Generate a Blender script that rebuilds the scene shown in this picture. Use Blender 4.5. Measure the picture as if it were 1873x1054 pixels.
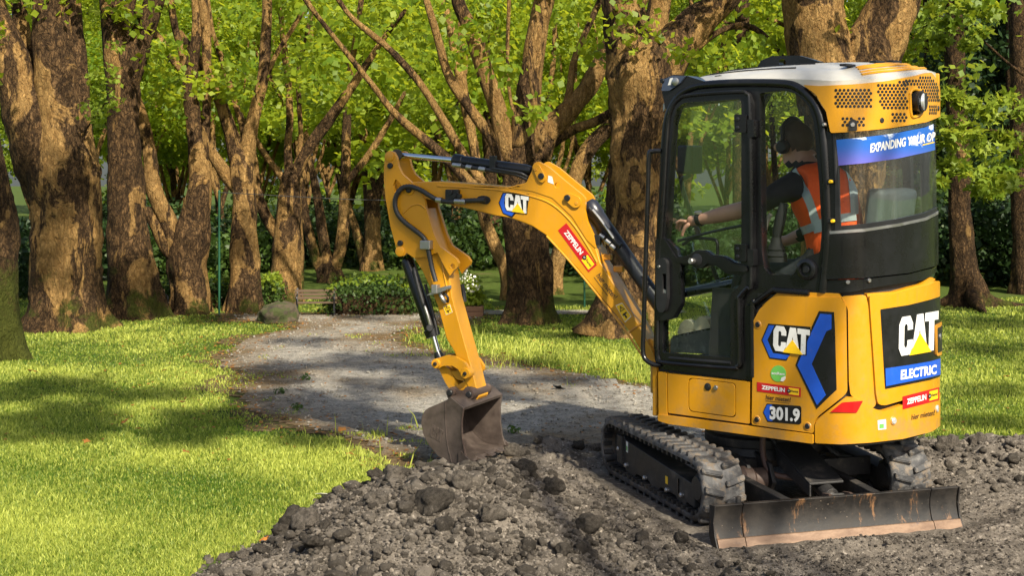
import bpy, bmesh, math, random
import numpy as np
from mathutils import Vector, Matrix
from mathutils.geometry import tessellate_polygon

for o in list(bpy.data.objects):
    bpy.data.objects.remove(o)
SC = bpy.context.scene
COL = SC.collection
random.seed(7)
RNG = np.random.default_rng(11)

# ------------------------------------------------------------------ camera, sky, sun, exposure
CAMH, FPX, CX, HY, PW, PH = 1.87, 2600.0, 936.5, 300.0, 1873.0, 1054.0
cd = bpy.data.cameras.new('camera')
cam = bpy.data.objects.new('camera', cd)
COL.objects.link(cam)
cam.location = (0, 0, CAMH)
cam.rotation_euler = (math.radians(90), 0, 0)
cd.sensor_width = 36.0
cd.lens = 36.0 * FPX / PW
cd.shift_y = -(PH / 2 - HY) / PW
cd.clip_start = 0.1
cd.clip_end = 600
SC.camera = cam

SUN_DIR = Vector((0.33, -0.68, 0.655)).normalized()      # towards the sun
world = bpy.data.worlds.new('World')
SC.world = world
world.use_nodes = True
wn = world.node_tree
bg = wn.nodes['Background']
sky = wn.nodes.new('ShaderNodeTexSky')
sky.sky_type = 'NISHITA'
sky.sun_disc = False
sky.sun_elevation = math.asin(SUN_DIR.z)
sky.sun_rotation = math.atan2(SUN_DIR.x, SUN_DIR.y)
sky.air_density = 1.0
sky.dust_density = 2.5
sky.ozone_density = 1.0
wn.links.new(sky.outputs[0], bg.inputs[0])
bg.inputs[1].default_value = 0.09
sl = bpy.data.lights.new('sun', 'SUN')
sl.energy = 5.0
sl.angle = math.radians(0.9)
sl.color = (1.0, 0.91, 0.74)
sun = bpy.data.objects.new('sun', sl)
COL.objects.link(sun)
sun.rotation_euler = SUN_DIR.to_track_quat('Z', 'Y').to_euler()
sun.location = (6, -10, 12)
SC.view_settings.view_transform = 'Standard'
SC.view_settings.look = 'None'
SC.view_settings.exposure = 0.95
SC.view_settings.gamma = 1.0
SC.view_settings.use_curve_mapping = False
SC.render.engine = 'CYCLES'
SC.cycles.use_denoising = True
SC.cycles.max_bounces = 8
SC.cycles.transparent_max_bounces = 16
SC.cycles.diffuse_bounces = 3
SC.cycles.glossy_bounces = 3
SC.cycles.sample_clamp_indirect = 6

# ------------------------------------------------------------------ pixel <-> place
CAM = np.array([0.0, 0.0, CAMH])


def ray(px, py):
    return np.array([(px - CX) / FPX, 1.0, (HY - py) / FPX])


def at(px, py, d):
    """the point seen at photo pixel (px, py) at depth d metres"""
    return CAM + ray(px, py) * d


def on_ground(px, py, z=0.0):
    return at(px, py, (CAMH - z) * FPX / (py - HY))


def to_px(p):
    return CX + p[0] / p[1] * FPX, HY + (CAMH - p[2]) / p[1] * FPX


# ------------------------------------------------------------------ objects
def link(name, data, parent=None, loc=(0, 0, 0)):
    o = bpy.data.objects.new(name, data)
    COL.objects.link(o)
    if parent is not None:
        o.parent = parent
    o.location = loc
    return o


ORG = {}


def thing(name, label, cat, loc, group=None):
    o = link(name, None, None, loc)
    o.empty_display_size = 0.2
    o['label'] = label
    o['category'] = cat
    if group:
        o['group'] = group
    ORG[o.name] = np.array(loc, float)
    return o


def org(o):
    while o.parent is not None:
        o = o.parent
    return ORG.get(o.name, np.zeros(3))


def tag(o, label=None, cat=None, group=None, kind=None):
    for k, v in (('label', label), ('category', cat), ('group', group), ('kind', kind)):
        if v:
            o[k] = v
    return o


class MB:
    """collects pieces, builds them as ONE mesh object; verts are world points"""

    def __init__(self):
        self.V, self.F, self.n = [], [], 0

    def add(self, V, F):
        V = np.asarray(V, float)
        self.V.append(V)
        for f in F:
            self.F.append([int(i) + self.n for i in f])
        self.n += len(V)
        return self

    def box(self, c, ax, h):
        c = np.asarray(c, float)
        ax = [np.asarray(a, float) / np.linalg.norm(a) for a in ax]
        V = []
        for sx in (-1, 1):
            for sy in (-1, 1):
                for sz in (-1, 1):
                    V.append(c + ax[0] * h[0] * sx + ax[1] * h[1] * sy + ax[2] * h[2] * sz)
        F = [(0, 1, 3, 2), (4, 6, 7, 5), (0, 4, 5, 1), (2, 3, 7, 6), (0, 2, 6, 4), (1, 5, 7, 3)]
        return self.add(V, F)

    def beam(self, p0, p1, w, h, up=(0, 0, 1)):
        p0, p1 = np.asarray(p0, float), np.asarray(p1, float)
        d = p1 - p0
        L = np.linalg.norm(d)
        d = d / L
        s = np.cross(d, np.asarray(up, float))
        s /= np.linalg.norm(s)
        u = np.cross(s, d)
        return self.box((p0 + p1) / 2, (d, s, u), (L / 2, w / 2, h / 2))

    def cyl(self, p0, p1, r0, r1=None, n=20):
        r1 = r0 if r1 is None else r1
        return self.lathe(p0, p1, [(0, r0), (1, r1)], n)

    def lathe(self, p0, p1, prof, n=20):
        p0, p1 = np.asarray(p0, float), np.asarray(p1, float)
        d = p1 - p0
        L = np.linalg.norm(d)
        dn = d / L
        a = np.cross(dn, [0, 0, 1.0] if abs(dn[2]) < 0.9 else [1.0, 0, 0])
        a /= np.linalg.norm(a)
        b = np.cross(dn, a)
        V, F = [], []
        for t, r in prof:
            for k in range(n):
                th = 2 * math.pi * k / n
                V.append(p0 + d * t + (a * math.cos(th) + b * math.sin(th)) * r)
        for i in range(len(prof) - 1):
            for k in range(n):
                k2 = (k + 1) % n
                F.append((i * n + k, i * n + k2, (i + 1) * n + k2, (i + 1) * n + k))
        F.append(tuple(range(n))[::-1])
        m = (len(prof) - 1) * n
        F.append(tuple(m + k for k in range(n)))
        return self.add(V, F)

    def tube(self, pts, r, n=10, sub=4, ribs=0.0):
        pts = catmull(np.asarray(pts, float), sub)
        m = len(pts)
        rr = np.broadcast_to(np.asarray(r, float), (m,)).copy() if np.ndim(r) == 0 else np.interp(np.linspace(0, 1, m), np.linspace(0, 1, len(r)), r)
        if ribs:
            rr[::2] *= 1 + ribs
        V, F = sweep(pts, rr, n)
        return self.add(V, F)

    def prism(self, poly, ext):
        """poly: coplanar world points; extruded by the vector ext"""
        poly = [np.asarray(p, float) for p in poly]
        n = len(poly)
        ext = np.asarray(ext, float)
        V = poly + [p + ext for p in poly]
        tr = tessellate_polygon([[Vector(p) for p in poly]])
        F = [tuple(t) for t in tr] + [tuple(n + i for i in t)[::-1] for t in tr]
        F += [(i, (i + 1) % n, n + (i + 1) % n, n + i) for i in range(n)]
        return self.add(V, F)

    def build(self, name, mat, parent=None, bevel=0.0, smooth=True, label=None, seg=2, angle=35, recalc=True):
        o0 = org(parent) if parent is not None else np.zeros(3)
        V = np.concatenate(self.V) - o0
        me = bpy.data.meshes.new(name)
        me.from_pydata(V.tolist(), [], self.F)
        if recalc:
            bm = bmesh.new()
            bm.from_mesh(me)
            bmesh.ops.remove_doubles(bm, verts=bm.verts, dist=1e-5)
            bmesh.ops.recalc_face_normals(bm, faces=bm.faces)
            bm.to_mesh(me)
            bm.free()
        mats = mat if isinstance(mat, (list, tuple)) else [mat]
        for m in mats:
            me.materials.append(m)
        if smooth:
            me.polygons.foreach_set('use_smooth', [True] * len(me.polygons))
            me.set_sharp_from_angle(angle=math.radians(angle))
        o = link(name, me, parent)
        if bevel:
            b = o.modifiers.new('bevel', 'BEVEL')
            b.width = bevel
            b.segments = seg
            b.limit_method = 'ANGLE'
            b.angle_limit = math.radians(angle)
            b.harden_normals = True
        if label:
            o['label'] = label
        return o


def catmull(P, sub):
    if sub <= 1 or len(P) < 3:
        return P
    Q = np.vstack([2 * P[0] - P[1], P, 2 * P[-1] - P[-2]])
    out = []
    for i in range(1, len(Q) - 2):
        p0, p1, p2, p3 = Q[i - 1], Q[i], Q[i + 1], Q[i + 2]
        for k in range(sub):
            t = k / sub
            out.append(0.5 * (2 * p1 + (p2 - p0) * t + (2 * p0 - 5 * p1 + 4 * p2 - p3) * t * t + (3 * p1 - p0 - 3 * p2 + p3) * t ** 3))
    out.append(P[-1])
    return np.array(out)


def frames(pts):
    m = len(pts)
    T = np.gradient(pts, axis=0)
    T /= np.maximum(np.linalg.norm(T, axis=1), 1e-9)[:, None]
    a = np.cross(T[0], [0.31, 0.9, 0.2])
    a /= np.linalg.norm(a)
    A = [a]
    for i in range(1, m):
        a = A[-1] - T[i] * np.dot(A[-1], T[i])
        a /= np.linalg.norm(a)
        A.append(a)
    A = np.array(A)
    return T, A, np.cross(T, A)


def sweep(pts, rr, n):
    T, A, B = frames(pts)
    m = len(pts)
    th = np.arange(n) * 2 * math.pi / n
    V = pts[:, None, :] + rr[:, None, None] * (np.cos(th)[None, :, None] * A[:, None, :] + np.sin(th)[None, :, None] * B[:, None, :])
    V = V.reshape(-1, 3)
    F = []
    for i in range(m - 1):
        for k in range(n):
            k2 = (k + 1) % n
            F.append((i * n + k, i * n + k2, (i + 1) * n + k2, (i + 1) * n + k))
    F.append(tuple(range(n))[::-1])
    F.append(tuple((m - 1) * n + k for k in range(n)))
    return V, F


def np_mesh(name, V, F, mat, parent=None, smooth=False, attr=None):
    """large mesh from arrays; F is (n, k)"""
    me = bpy.data.meshes.new(name)
    if parent is not None:
        V = V - org(parent)
    me.from_pydata(V, [], F)
    if attr is not None:
        a = me.attributes.new('rnd', 'FLOAT', 'POINT')
        a.data.foreach_set('value', np.asarray(attr, np.float32))
    me.materials.append(mat)
    if smooth:
        me.polygons.foreach_set('use_smooth', [True] * len(me.polygons))
    me.update()
    return link(name, me, parent)


# ------------------------------------------------------------------ noise on arrays
def _hash(i, j, k, seed):
    h = (i * 374761393 + j * 668265263 + k * 2147483647 + seed * 144665) & 0xFFFFFFFF
    h = ((h ^ (h >> 13)) * 1274126177) & 0xFFFFFFFF
    h = h ^ (h >> 16)
    return (h & 0xFFFF) / 65535.0


def vnoise(P, seed=0):
    P = np.asarray(P, float)
    I = np.floor(P).astype(np.int64)
    f = P - I
    f = f * f * (3 - 2 * f)
    out = 0
    for a in (0, 1):
        wa = f[:, 0] if a else 1 - f[:, 0]
        for b in (0, 1):
            wb = f[:, 1] if b else 1 - f[:, 1]
            for c in (0, 1):
                wc = f[:, 2] if c else 1 - f[:, 2]
                out = out + wa * wb * wc * _hash(I[:, 0] + a, I[:, 1] + b, I[:, 2] + c, seed)
    return out * 2 - 1


def fbm(P, octv=3, seed=0):
    P = np.asarray(P, float)
    s, a = 0, 1.0
    for o in range(octv):
        s = s + a * vnoise(P * 2 ** o, seed + o * 17)
        a *= 0.5
    return s


def in_poly(X, Y, poly):
    poly = np.asarray(poly, float)
    ins = np.zeros(X.shape, bool)
    j = len(poly) - 1
    for i in range(len(poly)):
        xi, yi = poly[i]
        xj, yj = poly[j]
        c = ((yi > Y) != (yj > Y)) & (X < (xj - xi) * (Y - yi) / ((yj - yi) or 1e-9) + xi)
        ins ^= c
        j = i
    return ins


def poly_dist(X, Y, poly):
    poly = np.asarray(poly, float)
    d = np.full(X.shape, 1e9)
    for i in range(len(poly)):
        a, b = poly[i], poly[(i + 1) % len(poly)]
        ab = b - a
        t = np.clip(((X - a[0]) * ab[0] + (Y - a[1]) * ab[1]) / (ab @ ab + 1e-12), 0, 1)
        d = np.minimum(d, np.hypot(X - a[0] - t * ab[0], Y - a[1] - t * ab[1]))
    return d


# ------------------------------------------------------------------ materials
class NT:
    def __init__(self, name):
        self.m = bpy.data.materials.new(name)
        self.m.use_nodes = True
        self.t = self.m.node_tree
        self.b = self.t.nodes['Principled BSDF']
        self.out = self.t.nodes['Material Output']
        self.co = self.n('ShaderNodeTexCoord').outputs['Object']

    def n(self, kind, **kw):
        x = self.t.nodes.new(kind)
        for k, v in kw.items():
            setattr(x, k, v)
        return x

    def l(self, a, b):
        self.t.links.new(a, b)

    def scaled(self, s):
        mp = self.n('ShaderNodeMapping')
        mp.inputs['Scale'].default_value = s
        self.l(self.co, mp.inputs['Vector'])
        return mp.outputs[0]

    def noise(self, scale, detail=3, rough=0.55, vec=None, dist=0.0):
        x = self.n('ShaderNodeTexNoise')
        x.inputs['Scale'].default_value = scale
        x.inputs['Detail'].default_value = detail
        x.inputs['Roughness'].default_value = rough
        x.inputs['Distortion'].default_value = dist
        self.l(vec or self.co, x.inputs['Vector'])
        return x.outputs['Fac']

    def voro(self, scale, vec=None, feature='F1', out='Distance'):
        x = self.n('ShaderNodeTexVoronoi', feature=feature)
        x.inputs['Scale'].default_value = scale
        self.l(vec or self.co, x.inputs['Vector'])
        return x.outputs[out]

    def ramp(self, fac, lo, hi, v0=0.0, v1=1.0):
        x = self.n('ShaderNodeMapRange')
        x.interpolation_type = 'SMOOTHSTEP'
        x.inputs['From Min'].default_value = lo
        x.inputs['From Max'].default_value = hi
        x.inputs['To Min'].default_value = v0
        x.inputs['To Max'].default_value = v1
        self.l(fac, x.inputs['Value'])
        return x.outputs[0]

    def mix(self, fac, a, b, blend='MIX'):
        x = self.n('ShaderNodeMix', data_type='RGBA', blend_type=blend)
        for s, v in ((x.inputs[0], fac), (x.inputs[6], a), (x.inputs[7], b)):
            if hasattr(v, 'is_output'):
                self.l(v, s)
            elif isinstance(v, (int, float)):
                s.default_value = v
            else:
                s.default_value = (*v, 1)
        return x.outputs[2]

    def math(self, op, a, b=0.0):
        x = self.n('ShaderNodeMath', operation=op)
        for s, v in ((x.inputs[0], a), (x.inputs[1], b)):
            if hasattr(v, 'is_output'):
                self.l(v, s)
            else:
                s.default_value = v
        return x.outputs[0]

    def attr(self, name):
        x = self.n('ShaderNodeAttribute', attribute_name=name)
        return x.outputs['Fac']

    def sep(self):
        x = self.n('ShaderNodeSeparateXYZ')
        self.l(self.co, x.inputs[0])
        return x.outputs

    def bump(self, fac, strength, dist, prev=None):
        x = self.n('ShaderNodeBump')
        x.inputs['Strength'].default_value = strength
        x.inputs['Distance'].default_value = dist
        self.l(fac, x.inputs['Height'])
        if prev is not None:
            self.l(prev, x.inputs['Normal'])
        return x.outputs[0]

    def set(self, col=None, rough=None, metal=None, normal=None, **kw):
        b = self.b
        for s, v in ((b.inputs['Base Color'], col), (b.inputs['Roughness'], rough), (b.inputs['Metallic'], metal)):
            if v is None:
                continue
            if hasattr(v, 'is_output'):
                self.l(v, s)
            elif isinstance(v, (int, float)):
                s.default_value = v
            else:
                s.default_value = (*v, 1)
        if normal is not None:
            self.l(normal, b.inputs['Normal'])
        for k, v in kw.items():
            b.inputs[k].default_value = v
        return self.m


def simple(name, col, rough=0.5, metal=0.0, dust=None, dust_lo=0.5, dust_hi=0.75, dust_scale=6, grain=0.0, coat=0.0, spec=0.5):
    t = NT(name)
    n1 = t.noise(dust_scale, 6, 0.65)
    c = t.mix(t.noise(23, 4), tuple(x * 0.86 for x in col), tuple(min(1, x * 1.12) for x in col))
    r = t.ramp(n1, 0.3, 0.75, max(0.05, rough - 0.1), min(1, rough + 0.15))
    if dust:
        f = t.ramp(n1, dust_lo, dust_hi)
        c = t.mix(f, c, dust)
    kw = {}
    if coat:
        kw = {'Coat Weight': coat, 'Coat Roughness': 0.12}
    nrm = t.bump(t.noise(160, 3), grain, 0.004) if grain else None
    return t.set(c, r, metal, nrm, **{'Specular IOR Level': spec}, **kw)


M = {}


def paint(name, col):
    t = NT(name)
    n1 = t.noise(3.2, 7, 0.6)
    n2 = t.noise(14, 6, 0.7)
    fine = t.noise(90, 3, 0.6)
    c = t.mix(n1, tuple(x * 0.9 for x in col), tuple(min(1, x * 1.06) for x in col))
    streak = t.noise(1.0, 5, 0.6, t.scaled((28, 28, 1.4)))
    c = t.mix(t.ramp(streak, 0.54, 0.8, 0, 0.28), c, (0.28, 0.17, 0.06))
    c = t.mix(t.ramp(n2, 0.60, 0.74, 0, 0.38), c, (0.30, 0.19, 0.07))
    c = t.mix(t.ramp(fine, 0.72, 0.76, 0, 0.5), c, (0.20, 0.13, 0.06))
    low = t.ramp(t.sep()[2], 0.40, 0.95, 0.20, 0.0)
    c = t.mix(t.ramp(t.math('ADD', t.noise(5, 8, 0.75), low), 0.60, 0.85, 0, 0.55), c, (0.24, 0.17, 0.09))
    sc_ = t.noise(8, 7, 0.8, t.scaled((1.5, 1.5, 9)), 1.4)
    c = t.mix(t.ramp(sc_, 0.70, 0.73, 0, 0.5), c, (0.11, 0.07, 0.03))
    r = t.ramp(n2, 0.3, 0.7, 0.28, 0.55)
    return t.set(c, r, 0, t.bump(t.noise(60, 2), 0.05, 0.002), **{'Coat Weight': 0.25, 'Coat Roughness': 0.15})


M['yellow'] = paint('yellow_paint', (0.54, 0.246, 0.006))
M['yellow_worn'] = paint('worn_yellow_paint', (0.50, 0.222, 0.018))
M['black'] = simple('black_paint', (0.006, 0.006, 0.007), 0.30, 0, (0.03, 0.027, 0.023), 0.55, 0.9, 5, 0.04, 0.15, 0.4)
M['satin'] = simple('black_plastic', (0.010, 0.010, 0.011), 0.45, 0, (0.04, 0.036, 0.03), 0.58, 0.9, 9, 0.15)
M['dark'] = simple('dark_interior', (0.02, 0.02, 0.021), 0.7)
M['grey_plastic'] = simple('grey_plastic', (0.10, 0.125, 0.13), 0.5, 0, (0.2, 0.2, 0.19), 0.6, 0.9, 8)
M['chrome'] = simple('chrome', (0.75, 0.76, 0.78), 0.16, 1.0)
M['steel'] = simple('steel', (0.42, 0.41, 0.4), 0.38, 0.9, (0.2, 0.14, 0.1), 0.6, 0.8, 12)
M['undercarriage'] = simple('greasy_steel', (0.022, 0.021, 0.021), 0.55, 0.1, (0.14, 0.115, 0.09), 0.5, 0.8, 7, 0.3)
M['rusty_pipe'] = simple('rusty_pipe', (0.10, 0.055, 0.04), 0.6, 0.1, (0.2, 0.13, 0.09), 0.5, 0.8, 12, 0.2)
M['white'] = simple('white_decal', (0.66, 0.66, 0.64), 0.45, 0, (0.45, 0.40, 0.30), 0.56, 0.8, 30)
M['roof_white'] = simple('roof_white_paint', (0.40, 0.39, 0.36), 0.35, 0, (0.45, 0.42, 0.36), 0.55, 0.9, 4, 0, 0.2)
M['red'] = simple('red_decal', (0.42, 0.008, 0.012), 0.4, 0, (0.30, 0.10, 0.06), 0.6, 0.9, 30)
M['reflector'] = simple('red_reflector', (0.45, 0.01, 0.012), 0.22, 0, None, coat=0.5)
M['blue'] = simple('blue_decal', (0.012, 0.085, 0.52), 0.4, 0, (0.12, 0.14, 0.25), 0.6, 0.9, 25)
M['decal_black'] = simple('black_decal', (0.008, 0.008, 0.009), 0.35, 0, (0.05, 0.04, 0.03), 0.6, 0.9, 12)
M['decal_yellow'] = simple('yellow_decal', (0.85, 0.52, 0.01), 0.4)
M['ink'] = simple('dark_print', (0.06, 0.03, 0.012), 0.5)
M['green'] = simple('green_decal', (0.13, 0.42, 0.08), 0.4)
M['lens'] = simple('lamp_lens', (0.75, 0.76, 0.78), 0.1, 0.6)
M['hose'] = simple('rubber_hose', (0.02, 0.02, 0.021), 0.5, 0, (0.09, 0.08, 0.07), 0.55, 0.85, 20)
M['skin'] = simple('skin', (0.48, 0.26, 0.18), 0.5)
M['hair'] = simple('brown_hair', (0.075, 0.05, 0.033), 0.7)
M['shirt'] = simple('black_shirt', (0.014, 0.014, 0.016), 0.85)
M['trousers'] = simple('dark_trousers', (0.02, 0.024, 0.03), 0.85)
M['bandtape'] = simple('grey_reflective_tape', (0.36, 0.42, 0.42), 0.35)
M['rust_fitting'] = simple('brown_steel', (0.075, 0.05, 0.04), 0.55, 0.2, (0.17, 0.12, 0.09), 0.5, 0.8, 15, 0.2)


def mk_rubber():
    t = NT('track_rubber')
    n = t.noise(9, 7, 0.7)
    c = t.mix(t.ramp(n, 0.40, 0.66), (0.022, 0.022, 0.024), (0.16, 0.155, 0.15))
    c = t.mix(t.ramp(t.noise(13, 7, 0.75), 0.50, 0.60), c, (0.13, 0.102, 0.075))
    return t.set(c, t.ramp(n, 0.3, 0.7, 0.5, 0.85), 0, t.bump(t.noise(55, 5, 0.7), 0.5, 0.006))


M['rubber'] = mk_rubber()


def mk_bucket():
    t = NT('bucket_steel')
    n = t.noise(7, 8, 0.7)
    c = t.mix(t.ramp(n, 0.3, 0.7), (0.050, 0.038, 0.033), (0.115, 0.088, 0.073))
    scr = t.noise(6, 6, 0.75, t.scaled((9, 9, 1.2)), 1.5)
    c = t.mix(t.ramp(scr, 0.66, 0.7, 0, 0.6), c, (0.34, 0.27, 0.22))
    scr2 = t.noise(5, 6, 0.75, t.scaled((2, 2, 14)), 1.2)
    c = t.mix(t.ramp(scr2, 0.68, 0.72, 0, 0.5), c, (0.3, 0.24, 0.2))
    return t.set(c, t.ramp(n, 0.3, 0.7, 0.38, 0.62), 0.35, t.bump(t.noise(45, 5), 0.25, 0.004))


M['bucket'] = mk_bucket()


def mk_blade():
    t = NT('blade_steel')
    n = t.noise(5, 7, 0.7)
    c = t.mix(t.ramp(n, 0.35, 0.7), (0.010, 0.0095, 0.0095), (0.03, 0.025, 0.021))
    st = t.noise(2.4, 6, 0.7, t.scaled((6, 6, 1.6)))
    c = t.mix(t.ramp(st, 0.57, 0.68, 0, 0.8), c, (0.21, 0.11, 0.05))
    c = t.mix(t.ramp(t.noise(70, 4), 0.68, 0.74, 0, 0.5), c, (0.3, 0.24, 0.18))
    return t.set(c, t.ramp(n, 0.3, 0.7, 0.42, 0.7), 0.0, t.bump(t.noise(40, 5), 0.2, 0.004), **{'Specular IOR Level': 0.35})


M['blade'] = mk_blade()


def mk_edge():
    t = NT('worn_rusty_edge')
    n = t.noise(9, 8, 0.7, t.scaled((1, 1, 3)))
    c = t.mix(t.ramp(n, 0.35, 0.65), (0.11, 0.06, 0.033), (0.19, 0.118, 0.072))
    c = t.mix(t.ramp(t.noise(17, 5), 0.6, 0.75), c, (0.09, 0.06, 0.05))
    return t.set(c, 0.55, 0.2, t.bump(t.noise(60, 4), 0.2, 0.003))


M['edge'] = mk_edge()


def mk_glass(name, tint, refl=1.0, streak=0.0):
    t = NT(name)
    tr = t.n('ShaderNodeBsdfTransparent')
    tr.inputs[0].default_value = (*tint, 1)
    gl = t.n('ShaderNodeBsdfGlossy')
    gl.inputs['Roughness'].default_value = 0.02
    gl.inputs['Color'].default_value = (0.9, 0.95, 1.0, 1)
    fr = t.n('ShaderNodeFresnel')
    fr.inputs[0].default_value = 1.45
    mx = t.n('ShaderNodeMixShader')
    t.l(t.math('MULTIPLY', fr.outputs[0], refl), mx.inputs[0])
    t.l(tr.outputs[0], mx.inputs[1])
    t.l(gl.outputs[0], mx.inputs[2])
    res = mx.outputs[0]
    if streak:
        df = t.n('ShaderNodeBsdfDiffuse')
        df.inputs[0].default_value = (0.5, 0.5, 0.47, 1)
        m2 = t.n('ShaderNodeMixShader')
        f = t.noise(1.0, 5, 0.6, t.scaled((26, 26, 0.8)))
        t.l(t.ramp(f, 0.45, 0.85, 0.01, streak), m2.inputs[0])
        t.l(res, m2.inputs[1])
        t.l(df.outputs[0], m2.inputs[2])
        res = m2.outputs[0]
    t.l(res, t.out.inputs['Surface'])
    return t.m


M['glass'] = mk_glass('cab_glass', (0.97, 0.985, 0.975), 0.35, 0.0)
M['rear_glass'] = mk_glass('rear_glass', (0.93, 0.95, 0.94), 0.5, 0.05)


def mk_leaf(name, dark, light, trans, tw=0.5):
    t = NT(name)
    f = t.attr('rnd')
    c = t.mix(f, dark, light)
    tc = t.mix(f, tuple(x * 0.8 for x in trans), trans)
    df = t.n('ShaderNodeBsdfPrincipled')
    df.inputs['Roughness'].default_value = 0.5
    df.inputs['Specular IOR Level'].default_value = 0.3
    t.l(c, df.inputs['Base Color'])
    tl = t.n('ShaderNodeBsdfTranslucent')
    t.l(tc, tl.inputs[0])
    mx = t.n('ShaderNodeMixShader')
    mx.inputs[0].default_value = tw
    t.l(df.outputs[0], mx.inputs[1])
    t.l(tl.outputs[0], mx.inputs[2])
    t.l(mx.outputs[0], t.out.inputs['Surface'])
    return t.m


M['leaf'] = mk_leaf('plane_leaf', (0.075, 0.14, 0.008), (0.25, 0.31, 0.022), (0.62, 0.68, 0.035), 0.5)
M['leaf_far'] = mk_leaf('far_leaf', (0.065, 0.135, 0.012), (0.25, 0.32, 0.026), (0.62, 0.70, 0.05), 0.5)
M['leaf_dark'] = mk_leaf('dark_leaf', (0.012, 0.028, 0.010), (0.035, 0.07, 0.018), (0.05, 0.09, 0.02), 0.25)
M['leaf_maple'] = mk_leaf('maple_leaf', (0.10, 0.17, 0.015), (0.24, 0.30, 0.03), (0.42, 0.48, 0.04), 0.45)
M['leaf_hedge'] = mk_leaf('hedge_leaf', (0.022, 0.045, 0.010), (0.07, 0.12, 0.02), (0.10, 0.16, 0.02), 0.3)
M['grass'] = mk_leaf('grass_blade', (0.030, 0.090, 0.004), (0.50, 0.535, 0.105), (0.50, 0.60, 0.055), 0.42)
M['dead_leaf'] = mk_leaf('fallen_leaf_brown', (0.22, 0.09, 0.02), (0.38, 0.17, 0.035), (0.4, 0.16, 0.03), 0.3)
M['white_flower'] = simple('white_flower', (0.75, 0.72, 0.62), 0.6)


def mk_lawn():
    t = NT('lawn_soil_and_thatch')
    n = t.noise(1.3, 6, 0.65)
    c = t.mix(t.noise(24, 5, 0.7), (0.03, 0.055, 0.010), (0.085, 0.115, 0.02))
    c = t.mix(t.ramp(n, 0.55, 0.75), c, (0.10, 0.085, 0.035))
    return t.set(c, 0.9, 0, t.bump(t.noise(60, 4, 0.7), 0.6, 0.02), **{'Specular IOR Level': 0.1})


M['lawn'] = mk_lawn()


def mk_path():
    t = NT('gravel_path')
    big = t.noise(0.8, 6, 0.6)
    sp = t.noise(70, 4, 0.8)
    mid = t.noise(9, 8, 0.75)
    g = t.math('ADD', t.math('MULTIPLY', sp, 0.55), t.math('MULTIPLY', mid, 0.45))
    c = t.mix(t.ramp(g, 0.38, 0.62), (0.13, 0.12, 0.10), (0.42, 0.39, 0.335))
    dirt = t.mix(t.ramp(g, 0.35, 0.65), (0.05, 0.034, 0.018), (0.23, 0.16, 0.085))
    edge = t.attr('edge')
    f = t.math('ADD', t.ramp(t.math('ADD', big, t.math('MULTIPLY', mid, 0.3)), 0.64, 0.84, 0, 0.7), edge)
    c = t.mix(f, c, dirt)
    c = t.mix(t.ramp(t.noise(16, 6, 0.75), 0.60, 0.68, 0, 0.75), c, (0.10, 0.062, 0.025))
    b = t.bump(mid, 0.5, 0.03)
    return t.set(c, 0.95, 0, t.bump(sp, 0.9, 0.015, b), **{'Specular IOR Level': 0.1})


M['path'] = mk_path()


def mk_dirt(name, k=1.0):
    t = NT(name)
    n = t.noise(3.5, 8, 0.7)
    c = t.mix(t.ramp(n, 0.3, 0.7), (0.060 * k, 0.051 * k, 0.042 * k), (0.20 * k, 0.173 * k, 0.143 * k))
    c = t.mix(t.ramp(t.noise(38, 6, 0.7), 0.52, 0.7), c, (0.36 * k, 0.315 * k, 0.265 * k))
    c = t.mix(t.ramp(t.noise(90, 3, 0.7), 0.6, 0.7, 0, 0.6), c, (0.05, 0.04, 0.033))
    return t.set(c, 0.95, 0, t.bump(t.noise(130, 5, 0.8), 1.0, 0.008, t.bump(t.noise(38, 5, 0.8), 1.0, 0.02)), **{'Specular IOR Level': 0.15})


M['dirt'] = mk_dirt('loose_dirt', 1.2)
M['clod'] = mk_dirt('earth_clod', 0.92)
M['clod_pale'] = mk_dirt('pale_earth_clod', 1.5)
M['clod_dark'] = mk_dirt('dark_earth_clod', 0.46)


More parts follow.
